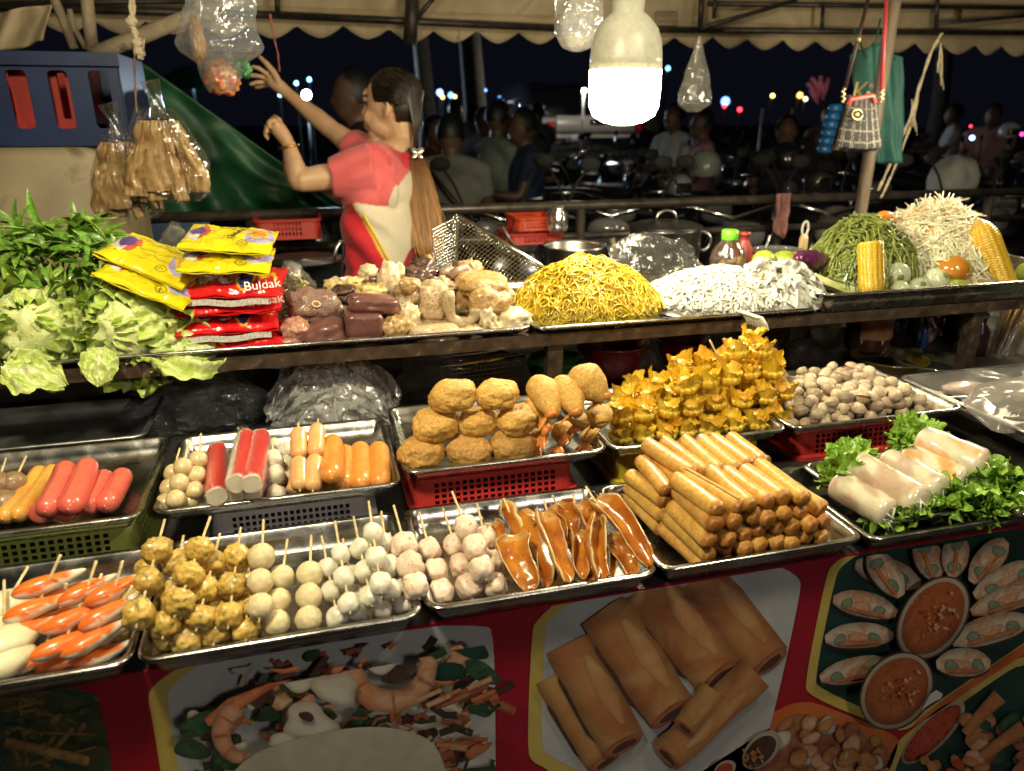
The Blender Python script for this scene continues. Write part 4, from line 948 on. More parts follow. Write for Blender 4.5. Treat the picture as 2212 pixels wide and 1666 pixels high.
prawn('breaded prawn on top, leftmost of three, tail pointing to the viewer', (1330, 195), (1440, 370), (1330, 465), .085, .13, .10)
prawn('breaded prawn on top, middle one of three', (1480, 195), (1590, 365), (1475, 440), .088, .13, .095)
prawn('breaded prawn topmost and rightmost, beside the wontons', (1570, 140), (1770, 270), (1660, 350), .095, .145, .115)

# ================================================================== fried wontons
WONT = mat('fried_wonton_skin', (.92, .92, .92), (1, 1, 1), (.62, .62, .58), ns=55, rough=.32, coat=.35, col=True, bump=.5, bs=120, rand=.10, hue=.006, lo=.36, hi=.66, bdist=.003)
def wonton_mesh(i):
    random.seed(500+i); o = V3((i*4.1, 2, i*.7)); k = random.choice((3, 4)); ph = rnd(0, 6); nu, nv = 17, 56
    def fn(u, v):
        t = u; a = 2*pi*v
        if t < .42:
            s = t/.42; r = .78*sin(pi*(.02+.62*s))**.8; z = .78*(1-cos(pi*s*.66))*.62
        else:
            s = (t-.42)/.58
            ruf = sin(k*a+ph)+.55*sin((2*k+1)*a+ph*2)+1.0*noise.noise(V3((cos(a)*4.5, sin(a)*4.5, s*3))+o)
            r = .58+.12*s+s**1.1*(.12+.20*ruf*.6); z = .60+.66*s+s*s*.30*(sin(k*a*.5+ph*1.3)+.8*noise.noise(V3((cos(a)*4, sin(a)*4, 7))+o))
        r *= 1+.07*noise.noise(V3((cos(a)*2.5, sin(a)*2.5, t*3))+o)+(.11*sin(a*11+ph+t*2)+.08*noise.noise(V3((cos(a)*7, sin(a)*7, t*5))+o))*(1 if .08 < t < .6 else .45)
        aa = a+.12*noise.noise(V3((cos(a)*3, sin(a)*3, t*5))+o)*t
        e = max(0, (t-.80)/.2)
        c = V3((.76, .50, .028)).lerp(V3((.54, .24, .016)), max(0, min(1, e*.6+.6*noise.noise(V3((a, t*4, i))+o)))).lerp(V3((.86, .64, .08)), max(0, noise.noise(V3((cos(a)*5, sin(a)*5, t*5))+o)))
        return V3((r*cos(aa), r*sin(aa), z)), (c.x, c.y, c.z)
    v, f, c = grid(nu, nv, fn)
    mb = MB().add((v, f, c))
    mb.add(blob(.55, .55, .35, 2, .2, 2, i), M=TR((0, 0, .70)), col=(.66, .36, .04))       # filling seen between the frills
    for b in range(14):                                                              # fried blisters
        a = rnd(0, 6.28); s = rnd(.05, .5); rr_ = .54+.14*s; mb.add(blob(1, 1, .7, 1, .1, 2, b), M=TR((rr_*cos(a), rr_*sin(a), .60+.72*s), None, rnd(.05, .10)), col=(.80, .56, .07))
    return mb.mesh('wonton', [WONT])
WM_ = variants(7, wonton_mesh); random.seed(61)
def wonton(label, x, y, z, s, tilt=0, grp='fried wontons in the bottom layer'):
    p = onz(x, y, FB+z); put('fried_wonton', random.choice(WM_), TR(p, RZ(rnd(-180, 180)) @ RX(rnd(-10, 10)+tilt*.3) @ RY(rnd(-10, 10)), s*rnd(.95, 1.06)), None, label=label, cat='wonton', group=grp)
S = .0255
def wl(fmt, pts, z, s=S):
    for k, (x, y) in enumerate(pts): wonton(fmt % ORD[k], x, y+10, z, s, 0, 'fried wontons')
wl('fried wonton in the bottom layer, %s from the left along the front', [(1338, 945), (1385, 944), (1432, 938), (1480, 934), (1530, 930), (1580, 924), (1630, 918), (1676, 908)], .003)
wl('fried wonton in the bottom layer, %s from the left in the middle row', [(1345, 912), (1400, 908), (1455, 902), (1510, 896), (1565, 890), (1620, 884), (1670, 876)], .003)
wl('fried wonton in the bottom layer, %s from the left in the back row', [(1360, 876), (1415, 871), (1470, 866), (1525, 862), (1580, 856), (1635, 850)], .003)
wl('yellow fried wonton in the second layer, %s from the left along the front', [(1338, 902), (1390, 900), (1438, 893), (1490, 885), (1545, 875), (1598, 870), (1650, 862), (1690, 850)], .034)
wl('yellow fried wonton in the second layer, %s from the left in the middle row', [(1345, 868), (1395, 864), (1445, 858), (1500, 848), (1560, 838), (1615, 832), (1665, 824)], .034)
wl('yellow fried wonton in the second layer, %s from the left in the back row', [(1365, 838), (1415, 834), (1465, 828), (1520, 818), (1580, 808), (1635, 804)], .034)
wl('browner fried wonton in the third layer, %s from the left along the front', [(1478, 838), (1522, 832), (1568, 824), (1615, 812), (1664, 806)], .066, S*1.06)
wl('browner fried wonton in the third layer, %s from the left in the back row', [(1470, 798), (1515, 794), (1560, 788), (1605, 780), (1648, 776)], .066, S*1.06)
wl('fried wonton on the very top of the pile, %s from the left', [(1592, 768), (1640, 762), (1618, 738)], .102, S*1.02)
P_ = ond(1560, 790, 1.30); put('wonton_stick', MB().add(tube([V3((0, 0, 0)), onz(*(1533, 735), P_.z+.05)-P_], .0016, 7)).mesh('wonton_stick', [BAMBOO]), TR(P_), None, label='bamboo stick poking up out of the wonton pile', cat='stick')

# ================================================================== cockles
SHELL = mat('cockle_shell', (.8, .8, .8), (1, 1, 1), ns=60, rough=.5, col=True, bump=.25, bs=160, rand=.28, lo=.3, hi=.6)
FLESH = mat('cockle_flesh', (.60, .10, .03), (.70, .20, .07), ns=90, rough=.2, coat=.6)
def cockle_mesh(i, dark, gap):
    o = V3((i*2.2, 3, 3)); mb = MB(); nr = 24
    base = V3((.74, .60, .42)).lerp(V3((.30, .20, .12)), dark)
    def valve(s):
        def fn(u, v):
            a = 2*pi*v; t = u; rib = abs(sin(v*nr*pi))**.7
            x = -.42*(1-t)**1.3+1.05*t*cos(a); y = t*.92*sin(a)
            z = .80*max(0, 1-t**2.3)**.55+.05*rib*t*(1-t)*3
            if gap: z += gap*(.5+x*.5)
            c = base.lerp(V3((.16, .11, .075)), (1-rib)*.95*min(1, t*2.5)).lerp(V3((.72, .68, .58)), max(0, .7-2.2*t))
            return V3((x, y, s*z)), (c.x, c.y, c.z)
        v, f, c = grid(9, 90, fn, cv=True)
        if s < 0: f = [tuple(reversed(k)) for k in f]
        mb.add((v, f, c), 0)
    valve(1); valve(-1)
    if gap: mb.add(blob(.75, .8, .14, 2, .15, 2, i), 1, TR((.12, 0, 0)))
    return mb.mesh('cockle', [SHELL, FLESH])
CK = [cockle_mesh(i, d, 0) for i, d in enumerate((.05, .3, .55, .8, .15))]; CKO = [cockle_mesh(9, .5, .16), cockle_mesh(10, .3, .2)]
random.seed(67); ck = 0; spots = []
x0, x1, y0, y1 = .768, 1.058, .995, 1.196
for layer, nn in ((0, 100), (1, 84), (2, 52)):
    tries = 0; put_ = 0; L_ = []
    while put_ < nn and tries < 6000:
        tries += 1; x, y = rnd(x0+layer*.016, x1-layer*.018), rnd(y0+layer*.010, y1-layer*.008)
        if all((x-a)**2+(y-b)**2 > .0172**2 for a, b in L_):
            L_.append((x, y)); put_ += 1
            opn = layer > 0 and random.random() < .12
            me = random.choice(CKO if opn else CK)
            s = rnd(.0105, .0138)
            put('cockle', me, TR((x, y, FB+.010+layer*.0145+rnd(-.002, .003)), RZ(rnd(-180, 180)) @ RX(rnd(-28, 34)) @ RY(rnd(-34, 34)), s), None,
                label='small ribbed cockle, slightly open with orange flesh showing' if opn else 'small ribbed grey brown cockle lying in its steel tray', cat='cockle', group='open cockles' if opn else 'closed cockles in the tray')

# ================================================================== raw seafood under film at the right end
random.seed(71)
SQ = mat('raw_squid', (.36, .25, .20), (.48, .37, .31), (.36, .10, .12), ns=40, rough=.2, coat=.6, sss=.2, rand=.15, lo=.35, hi=.6)
SHR = mat('raw_shrimp', (.26, .19, .12), (.38, .28, .19), (.18, .12, .08), ns=40, rough=.22, coat=.5, sss=.2, rand=.15)
def shrimp_mesh(i):
    P = [V3((cos(a)*.8, sin(a)*.55, .08*sin(a*2))) for a in [pi*.05+k*pi*.95/11 for k in range(12)]]
    mb = MB().add(tube(P, [.05, .11, .15, .165, .16, .15, .135, .12, .10, .08, .055, .02], 9))
    for k in (-1, 0, 1): mb.add(tube([P[-1], P[-1]+V3((-.1+.02*k, -.16, .05*k))], [.03, .05], 5))
    for k in (0, 1): mb.add(tube([P[0], P[0]+V3((.2, -.3-.1*k, .05)), P[0]+V3((.05, -.8, .1*k))], .008, 4))
    return mb.mesh('shrimp', [SHR])
SHM = shrimp_mesh(0); SQM = variants(2, lambda i: MB().add(blob(1.5, .7, .4, 3, .25, 1.7, i+201)).mesh('squid', [SQ]))
Z6 = ZB-.004-.028
for k in range(26): 
    x, y = rnd(1.16, 1.50), rnd(.86, .99); put('raw_shrimp', SHM, TR((x, y, Z6+.011+k*.0003), RZ(rnd(-60, 60)) @ RX(rnd(-15, 15)), .036), None, label='raw grey shrimp lying under the clear plastic film', cat='shrimp', group='raw shrimps under the film')
for k in range(30):
    x, y = rnd(1.14, 1.55), rnd(.97, 1.10) if k < 19 else rnd(.84, .90); put('raw_squid', random.choice(SQM), TR((x, y, Z6+.014+rnd(0, .006)), RZ(rnd(-40, 40)), rnd(.026, .036)), None, label='raw pinkish squid piece lying under the clear plastic film', cat='squid', group='raw squid pieces under the film')
def filmfn(u, v):
    x, y = 1.112+u*.49, .805+v*.33
    return V3((x, y, ZB-.002-.010*sin(pi*u)*sin(pi*v)+.003*noise.noise(V3((x*18, y*18, 1)))))
world_mesh('plastic_film', MB().add(grid(40, 30, filmfn)), [film('cling_film', haze=.13, gloss=.04, bs=20, bump=.12, fres=.10)], None, org=(1.35, .97, ZB), label='clear plastic film stretched over the raw seafood tray', cat='film')
TUB = film('milky_plastic', haze=.40, gloss=.02, milky=(.40, .38, .36), bs=10, bump=.05, fres=.1)
o = put('plastic_scoop', MB().add(loft([rr(.12, .09, .02, 4, 0), rr(.13, .10, .024, 4, .035), rr(.14, .11, .026, 4, .037)], True, False)).mesh('plastic_scoop', [TUB]), TR(onz(*q('C', 2190, 420), ZB+.04), RZ(-10) @ RX(190) @ RY(10)), None, label='upturned translucent plastic tub standing on the seafood film', cat='tub'); solid(o, .0015)
CARD = mat('red_white_card', (.55, .04, .04), (.7, .66, .6), ns=5, rough=.5, lo=.5, hi=.52)
world_mesh('plastic_packet', MB().add(box(1.045, 1.2, .722, .80, .8385, .853)).add(box(1.0455, 1.1995, .7225, .7995, .8532, .8536)), [CARD], None, label='red and white packet lying at the right end of the counter', cat='packet', smooth=False)
# ================================================================== upper shelf: greens and cabbages
random.seed(81)
SF = 1.0205
LEAFM = mat('water_spinach', (.10, .22, .022), (.20, .37, .05), (.36, .50, .14), ns=45, rough=.38, coat=.15, bump=.2, bs=80, rand=.30, hue=.012, sss=.06)
STEMM = mat('green_stem', (.16, .26, .05), (.24, .34, .09), ns=30, rough=.4, coat=.2, sss=.1)
def leaf_mesh(i):
    random.seed(600+i); cu = rnd(.4, 1.9); tw = rnd(-1.2, 1.2); fo = rnd(.2, .7)
    def fn(u, v):
        e = v*2-1; w = .125*(sin(pi*u**.75)**.9)*(1-.15*u)
        a = cu*u; x = (sin(a)/cu) if cu > .05 else u; z = -(1-cos(a))/cu
        y = e*w; zz = abs(e)*w*fo+.012*sin(u*16+i)*e; t = tw*u
        return V3((x, y*cos(t)-zz*sin(t), z+y*sin(t)+zz*cos(t)))
    return MB().add(grid(12, 5, fn)).mesh('leaf', [LEAFM])
LFS = variants(8, leaf_mesh); random.seed(83)
gc = ond(130, 592, 1.29)
gr = thing('water_spinach', 'bunch of dark green water spinach leaves heaped on the two cabbages', 'greens', gc-V3((0, 0, .1)))
mb = MB()
for k in range(46):
    d = V3((rnd(-1, 1), rnd(-1, .6), rnd(-.2, 1))).normalized(); e = gc+V3((d.x*.10, d.y*.08, d.z*.08)); s = gc+V3((rnd(-.03, .03), .03, -.06))
    mb.add(tube([s, s.lerp(e, .5)+V3((0, 0, .015)), e], [.0028, .0022, .0014], 6))
world_mesh('stems', mb, [STEMM], gr); gr.children[0]['kind'] = 'stuff'
for k in range(290):
    d = V3((rnd(-1, 1), rnd(-1, .7), rnd(-.50, 1))).normalized(); rad = rnd(.55, 1.0)
    p = gc+V3((d.x*.118*rad, d.y*.085*rad, d.z*.088*rad+.002))
    o_ = (d*.8+V3((rnd(-1, 1), rnd(-1, .5), rnd(-.5, .6)))).normalized()
    put('leaf', random.choice(LFS), TR(p, frame(o_, V3((rnd(-.5, .5), rnd(-1, 0), 1)).normalized()), rnd(.042, .085)), gr)
CABB = mat('napa_leaf', (.9, .9, .9), (1, 1, 1), ns=50, rough=.38, coat=.25, col=True, bump=.7, bs=75, sss=.12, rand=.05, bdist=.006)
def napa_leaf(i, lay):
    """one crinkled leaf wrapped on a unit head, axis +Z; lay 0 outer .. 1 heart"""
    random.seed(700+i); o = V3((i*2.3, i, 5)); tip = math.radians(78-62*lay+rnd(-6, 6)); R0 = 1.0-.30*lay; wd = math.radians(62-14*lay)
    def fn(u, v):
        e = v*2-1; t = u; ph = math.radians(158)+(tip-math.radians(158))*t
        az = e*wd*(.45+.75*sin(pi*min(1, .15+t*.70)))/max(.55, sin(ph))
        fr = max(0, abs(e)-.45)/.55*.7*min(1, t*2)+max(0, t-.72)/.28
        crk = noise.noise(V3((e*7, t*9, 1))+o)*.5+noise.noise(V3((e*14, t*18, 4))+o)*.5+noise.noise(V3((e*27, t*34, 8))+o)*.4
        rib = max(0, 1-abs(e)/(.26*(1-.75*t)+.01)); vein = max(0, sin(abs(e)*17-t*26+1.2*noise.noise(V3((e*4, t*4, 2))+o))-.70)*3*(1-t*.35)
        r = R0*(1+.075*crk*min(1, t*2.5)*(1-rib)+.05*rib*(1-t)+.03*vein)+fr*fr*(.09-.03*lay)+.075*fr*sin(e*19+t*11+i)+.07*fr*noise.noise(V3((e*9, t*12, 7))+o)
        r *= 1+.10*cos(ph)*-1*0
        c = V3((.70, .77, .27)).lerp(V3((.46, .65, .10)), max(0, min(1, fr*.65+.35*crk))).lerp(V3((.72, .74, .44)), max(0, .55-t)).lerp(V3((.80, .80, .62)), min(1, rib*1.2)*(1-t*.5)).lerp(V3((.78, .80, .54)), min(.75, vein))
        return V3((r*sin(ph)*cos(az), r*sin(ph)*sin(az), r*cos(ph)*1.12)), (c.x, c.y, c.z)
    return MB().add(grid(60, 60, fn)).mesh('leaf', [CABB])
NL = [napa_leaf(i, [0, .05, .12, .22, .35, .5, .65, .8, .95][i]) for i in range(9)]
def napa(label, c, ax, s, seed, n=9):
    random.seed(seed); t = thing('napa_cabbage', label, 'cabbage', c, 'napa cabbages'); z = V3(ax).normalized(); x = z.orthogonal().normalized(); y = z.cross(x)
    Fm = Matrix(((x.x, y.x, z.x, 0), (x.y, y.y, z.y, 0), (x.z, y.z, z.z, 0), (0, 0, 0, 1)))
    put('heart', MB().add(blob(.74, .74, .86, 4, .16, 4, seed), col=(.72, .78, .36)).mesh('heart', [CABB]), TR(c, Fm, s), t)
    for k in range(15):
        j = [0, 0, 0, 1, 1, 2, 2, 3, 3, 4, 5, 6, 7, 8, 8][k]
        put('leaf', NL[j], TR(c, Fm @ RZ(k*137.5+seed*50) @ RY(rnd(-5, 5)), s*rnd(.96, 1.04)), t)
napa('pale green napa cabbage at the left edge under the water spinach', ony(82, 706, 1.345), V3((.10, -.85, .40)), .086, 1)
napa('pale green napa cabbage with frilled open leaves, beside the noodle packs', ony(296, 706, 1.345), V3((-.35, -.85, .22)), .092, 2)
def loose(label, px, py, y, R_, s, i):
    random.seed(720+i); o = V3((i, 3, i*3.))
    def fn(u, v):
        e = v*2-1; w = .5*sin(pi*min(1, .1+u*.85))**.8
        z = .10*sin(e*9+u*8+i)*abs(e)+.10*noise.noise(V3((e*4, u*5, i))+o)-.9*max(0, u-.45)**1.6
        rib = max(0, 1-abs(e)/(.2*(1-.8*u)))
        c = V3((.62, .70, .22)).lerp(V3((.42, .58, .10)), max(0, min(1, .4+noise.noise(V3((e*4, u*4, 9))+o)))).lerp(V3((.72, .74, .5)), rib)
        fr = max(0, abs(e)-.5)*2+max(0, u-.75)*3; vn = max(0, sin(abs(e)*11-u*16)-.7)*2.5; c = c.lerp(V3((.78, .80, .54)), min(.7, vn)); return V3((u-.2, e*w*(1+.1*sin(u*26+i)*fr*.5), z+.045*noise.noise(V3((e*8, u*10, 4))+o)+.035*noise.noise(V3((e*17, u*21, 4))+o)+.06*fr*sin(u*23+e*11)*.5)), (c.x, c.y, c.z)
    p = ony(px, py, y); t = put('cabbage_leaf', MB().add(grid(52, 44, fn)).mesh('cabbage_leaf', [CABB]), TR(p, R_, s), None, label=label, cat='cabbage leaf', group='loose cabbage leaves')
loose('loose cabbage leaf with a pointed tip draped over the shelf rail below the red packs', 355, 752, 1.276, RZ(-8) @ RX(48), .12, 1)
loose('small curled cabbage leaf hanging over the rail below the right cabbage', 215, 764, 1.250, RZ(-95) @ RY(42), .060, 3)
loose('yellowish cabbage leaf hanging below the rail at the left edge', 30, 796, 1.245, RZ(-18) @ RX(30) @ RY(8), .085, 4)

# ------------------------------------------------------------------ instant noodle packs
PACK = mat('glossy_pack', (.96, .96, .96), (1, 1, 1), ns=20, rough=.20, coat=.8, col=True, bump=.25, bs=45, bdist=.006)
def sd(x, y, cx, cy, a, b): return ((x-cx)/a)**2+((y-cy)/b)**2
def pack_mesh(i, colfn, w=.165, d=.12, h=.030):
    o = V3((i*3.3, 1, i)); 
    def side(s):
        def fn(u, v):
            X, Y = u*2-1, v*2-1
            ed = (1-abs(X)**4)*(1-min(1, abs(Y)/.86)**3 if abs(Y) < .86 else 0)
            z = h*.5*max(0, ed)**.55
            z += .0035*noise.noise(V3((X*4, Y*4, s))+o)*(.4+max(0, ed))+.0025*abs(noise.noise(V3((X*9, Y*7, s+3))+o))
            if abs(Y) > .86: z = .0006+.0012*sin(abs(Y)*95)+.003*noise.noise(V3((X*2.5, Y, 2))+o)
            c = colfn(X, Y, s)
            return V3((X*w/2*(1-.03*noise.noise(V3((Y*3, 1, i)))), Y*d/2*1.12, s*z+(.004*noise.noise(V3((X*2, Y*2, 7))+o)))), c
        v, f, c = grid(84, 56, fn)
        return v, ([tuple(reversed(k)) for k in f] if s < 0 else f), c
    return MB().add(side(1)).add(side(-1)).mesh('noodle_pack', [PACK])
YL = (.72, .60, .01)
def ycol(i):
    def f(X, Y, s):
        if s < 0: return (.62, .52, .02) if abs(X) > .3 or abs(Y) > .5 else (.6, .56, .5)
        if sd(X, Y, -.68, .0, .26, .50) < 1: return (.10, .06, .22) if sd(X, Y, -.72, .1, .17, .3) < 1 else ((.60, .10, .06) if X > -.62 else (.70, .66, .62))
        if sd(X, Y, .66, .05, .33, .62) < 1:
            k = sd(X, Y, .62, .2, .24, .36)
            return (.66, .25, .03) if k < .5 else ((.75, .45, .06) if k < 1 else (.38, .36, .62))
        return YL
    return f
def rcol(i):
    o = V3((i, 2, 2))
    def f(X, Y, s):
        n = noise.noise(V3((X*6, Y*6, i))+o)
        if s < 0: return (.55, .012, .015) if Y < .2 else (.66, .62, .58)
        k1, k2 = sd(X, Y, -.42, -.15, .26, .46), sd(X, Y, -.02, -.22, .24, .42)
        star = sd(X, Y, .0, -.12, .10+.03*sin(8*math.atan2(Y+.12, X)), .2)
        if star < 1: return (.85, .36, .02) if star > .35 else (.9, .7, .1)
        if k1 < .8 or k2 < .8: return (.80, .78, .74) if abs(n) > .06 else (.10, .08, .08)
        if k1 < 1.08 or k2 < 1.08: return (.03, .02, .02)
        if sd(X, Y, .32, -.25, .14, .5) < 1: return (.03, .035, .18) if sin(Y*40) > -.4 else (.06, .08, .30)
        if sd(X, Y, .32, -.25, .18, .56) < 1: return (.85, .50, .03)
        if -.9 < X < -.6 and sd(X, Y, -.75, -.1, .12+.05*n, .5) < 1: return (.85, .62, .05) if n > 0 else (.70, .25, .02)
        if .5 < X < .9 and abs(Y+.1+.5*sin(X*22)*.4) < .10: return (.85, .60, .04)
        if .5 < X < .9 and abs(Y+.1+.5*sin(X*22)*.4) < .2: return (.70, .20, .02)
        return (.60, .010, .014)
    return f
RB = ony(505, 740, 1.35)
rz0 = SF+.016
for k, (px, dz, rz, rx, lab) in enumerate([(520, 0, -4, 4, 'red glossy noodle pack at the bottom of its stack, on the tray'), (500, .031, 3, 8, 'red glossy noodle pack second from the bottom, its front seal crumpled'),
                                          (515, .062, -2, 6, 'red glossy noodle pack third from the bottom of the stack'), (522, .094, -9, 10, 'red glossy noodle pack with lettering, uppermost of the red stack')]):
    P_ = ony(px, 740, 1.345)
    P_ = V3((P_.x, 1.345, rz0+dz)); M = TR(P_, RZ(rz) @ RX(rx))
    t = put('noodle_pack', pack_mesh(k, rcol(k), .168, .120, .031), M, None, label=lab, cat='noodle pack', group='red noodle packs')
    if k in (2, 3):
        tm = text_mesh('Buldak', .022, mat('white_ink', (.8, .78, .76), rough=.3))
        put('lettering', tm, M @ TR((.060, -.052, .0150), RZ(16) @ RX(52)), t)
    if k in (1, 3):
        put('fin_seal', MB().add(grid(20, 3, lambda u, v: V3((-.06+.13*u, -.066-.003*v, -.004-.010*v+.002*sin(u*9))))).mesh('fin_seal', [mat('white_print_strip', (.62, .58, .54), (.30, .26, .24), ns=160, rough=.3, lo=.5, hi=.6, stretch=(6, 1, 1))]), M, t)
for k, (px, py, y, rz, rx, ry, lab) in enumerate([(492, 562, 1.335, -3, 9, 3, 'yellow noodle pack lying across the red stack, its ribbed seal to the front'), (497, 518, 1.36, -6, 10, 6, 'yellow noodle pack uppermost, with an oval emblem and a pictured bowl'),
                                                 (333, 605, 1.325, -12, 8, 24, 'yellow noodle pack leaning lowest against the red stack'), (337, 562, 1.36, -15, 8, 24, 'yellow noodle pack leaning on the other, next to the water spinach')]):
    P_ = ony(px, py, y); M = TR(P_, RZ(rz) @ RY(ry) @ RX(rx))
    t = put('noodle_pack', pack_mesh(k+9, ycol(k), .146, .112, .021), M, None, label=lab, cat='noodle pack', group='yellow noodle packs')
    if k == 1: put('lettering', text_mesh('Chicken F', .014, mat('dark_ink', (.02, .02, .03), rough=.3), shear=.3), M @ TR((.012, -.012, .0165), RZ(75)), t)
    put('emblem', MB().add(tube([V3((.0085*cos(a), .0085*sin(a), 0)) for a in [k2*2*pi/20 for k2 in range(21)]], .0005, 4)).add(tube([V3((-.004, -.003, 0)), V3((0, .003, 0)), V3((.004, -.002, 0))], .0005, 4)).mesh('emblem', [mat('dark_ink', (.02, .02, .03), rough=.3)]), M @ TR((.026, -.040, .0105), RX(14)), t)
def crumple(label, px, py, y, s, seed, m=None, name='plastic_bag', sub=4, amp=.5, cat='plastic bag', sc=(1, 1, 1), group=None, z=None):
    p = ony(px, py, y) if z is None else onz(px, py, z)
    def fn(w, d):
        o = V3((seed*3.1, seed, 2)); n = noise.noise(d*2.2+o); n2 = abs(noise.noise(d*4.7+o)); n3 = abs(noise.noise(d*9+o))
        return w*(1+amp*n-.25*n2-.12*n3)
    me = MB().add(blob(sc[0], sc[1], sc[2], sub, 0, 1, 0, 2, 1, fn)).mesh(name, [m or CLEARBAG])
    return put(name, me, TR(p, RZ(seed*40), s), None, label=label, cat=cat, group=group)
CLEARBAG = film('clear_bag', haze=.07, gloss=.45, bs=40, bump=.9); MILKYBAG = film('milky_bag', haze=.30, gloss=.35, milky=(.62, .62, .62), bs=26, bump=.8)
crumple('small crumpled piece of clear plastic behind the yellow noodle packs', 381, 530, 1.47, .030, 3, sc=(.9, .9, 1.3))

# ------------------------------------------------------------------ boiled offal
random.seed(91)
def mt(n, a, b, c=None, ns=45, **k):
    d = dict(rough=.42, coat=.3, bump=.55, bs=70, sss=.12, rand=.10, lo=.36, hi=.58, bdist=.006); d.update(k); return mat(n, a, b, c, ns=ns, **d)
M_PORK = mt('boiled_pork', (.38, .25, .13), (.58, .46, .29), (.30, .17, .075)); M_TAN = mt('tan_pork_skin', (.30, .165, .055), (.47, .30, .12), (.56, .44, .26)); M_CHK = mt('boiled_chicken', (.56, .43, .24), (.72, .63, .44), (.40, .24, .09), rough=.5)
M_BLOOD = mt('blood_cake', (.13, .050, .045), (.17, .070, .062), ns=30, bump=.12, rough=.3); M_LIV = mt('cooked_liver', (.055, .028, .022), (.12, .06, .045), (.2, .11, .08), bump=.6, rough=.3, coat=.5); M_LUNG = mt('cooked_lung', (.16, .085, .07), (.26, .15, .12), (.10, .05, .04), ns=70, bump=.9, bs=90)
M_INT = mt('cooked_intestine', (.26, .15, .11), (.36, .23, .17), ns=30, bump=.3); M_FAT = mt('yellow_fat', (.58, .42, .13), (.68, .53, .24), (.5, .32, .1), rough=.3, coat=.5); M_GIZ = mt('gizzard', (.30, .12, .09), (.44, .22, .16), (.5, .36, .22), rough=.25, coat=.6)
def meat(label, c, x, y, yy, w, h, dep, m, p=2.6, amp=.22, freq=1.7, rot=0, tilt=0, cat='meat piece', sub=4, grp='boiled offal and meat pieces', seed=None):
    P_ = ony(*q(c, x, y), yy); s = seed or random.randint(1, 90)
    rw, rh = m_of(w*.3432/2, P_), m_of(h*.3432/2, P_)
    me = MB().add(blob(rw, dep, rh, sub, amp*1.25, freq*1.25, s, p, 5)).mesh('meat_piece', [m])
    return put('meat_piece', me, TR(P_, RY(rot) @ RX(tilt)), None, label=label, cat=cat, group=grp)
lung = meat('large purplish lung slice with holes, standing against the red packs', 'G', 1985, 745, 1.37, 340, 230, .022, M_LUNG, 2.2, .25, 1.4, 12, -25)
for k, (dx, dz) in enumerate(((0, 0), (-.016, .006), (-.012, -.010), (.012, .012))):
    put('airway', MB().add(tube([V3((.007*cos(a), 0, .005*sin(a))) for a in [j*2*pi/14 for j in range(15)]], .0018, 6)).mesh('airway', [M_FAT]), WM[lung] @ TR((dx*1.3, -.0215, dz*1.2), None, 1 if k == 0 else .55), lung)
meat('round pinkish gizzard with a pale end, right of the red packs', 'G', 1855, 890, 1.315, 190, 150, .028, M_GIZ, 2.2, .15); meat('pale gizzard piece on the tray edge, low beside the red packs', 'G', 1830, 970, 1.30, 130, 80, .02, M_GIZ, 2.2, .2)
meat('smooth purple blood cake wedge at the front, under the lung slice', 'H', -15, 925, 1.315, 290, 170, .036, M_BLOOD, 4, .10, 1.1, -18)
meat('dark purple blood cake slab on top of two others', 'H', 292, 725, 1.33, 300, 105, .034, M_BLOOD, 4.5, .10, 1.2, 6); meat('cut blood cake block, middle one of its stack', 'H', 236, 845, 1.318, 240, 160, .036, M_BLOOD, 7, .05, 1, 3); meat('blood cake block lowest at the tray front', 'H', 235, 955, 1.308, 205, 95, .03, M_BLOOD, 6, .06, 1, 3)
meat('small dark blood cake cube at the back, by the pale lobes', 'H', 308, 588, 1.45, 80, 85, .018, M_BLOOD, 6, .06)
meat('dark leathery piece behind the lung slice', 'H', 120, 655, 1.42, 190, 90, .03, M_LIV, 2.4, .3); meat('yellow fat lump behind the lung slice', 'H', 55, 615, 1.47, 130, 90, .03, M_FAT)
meat('tall pale chicken lobe at the back, left one', 'H', 392, 580, 1.42, 125, 230, .026, M_CHK, 2.4, .22, 1.6, 6); meat('slim pale chicken lobe at the back, right one', 'H', 462, 540, 1.44, 65, 140, .018, M_CHK)
meat('yellow fat piece at the far left of the offal heap', 'H', 160, 600, 1.46, 160, 80, .028, M_FAT, 2.4, .3); meat('yellow fat piece in front of the tall pale lobe', 'H', 285, 645, 1.40, 170, 95, .026, M_FAT, 2.4, .3); meat('pinkish lobe at the back of the offal heap', 'H', 262, 535, 1.48, 110, 100, .024, M_CHK)
meat('dark brown liver lump at the top of the heap, front half', 'H', 575, 555, 1.45, 200, 130, .034, M_LIV, 2.4, .35); meat('dark brown liver lump at the very top of the heap', 'H', 610, 500, 1.48, 150, 120, .03, M_LIV, 2.4, .35); meat('small rough brown tip sticking up behind the liver', 'H', 640, 450, 1.49, 60, 60, .014, M_TAN)
meat('stringy tan piece behind the coiled intestine', 'H', 900, 520, 1.47, 160, 120, .03, M_TAN, 2.3, .4, 2.4); meat('pink lump between the liver and the coil', 'H', 735, 605, 1.40, 80, 100, .02, M_PORK); meat('small pink lump below the coil', 'H', 800, 612, 1.395, 90, 50, .018, M_PORK)
meat('round beige pork chunk in the middle of the heap, left', 'H', 530, 665, 1.375, 190, 190, .032, M_PORK, 2.3, .2); meat('large beige pork chunk in the middle of the heap', 'H', 672, 712, 1.362, 200, 260, .036, M_PORK, 2.6, .16, 1.5, 8); meat('round rind disc on the beige chunk', 'H', 520, 615, 1.345, 125, 95, .012, M_TAN, 2.2, .15)
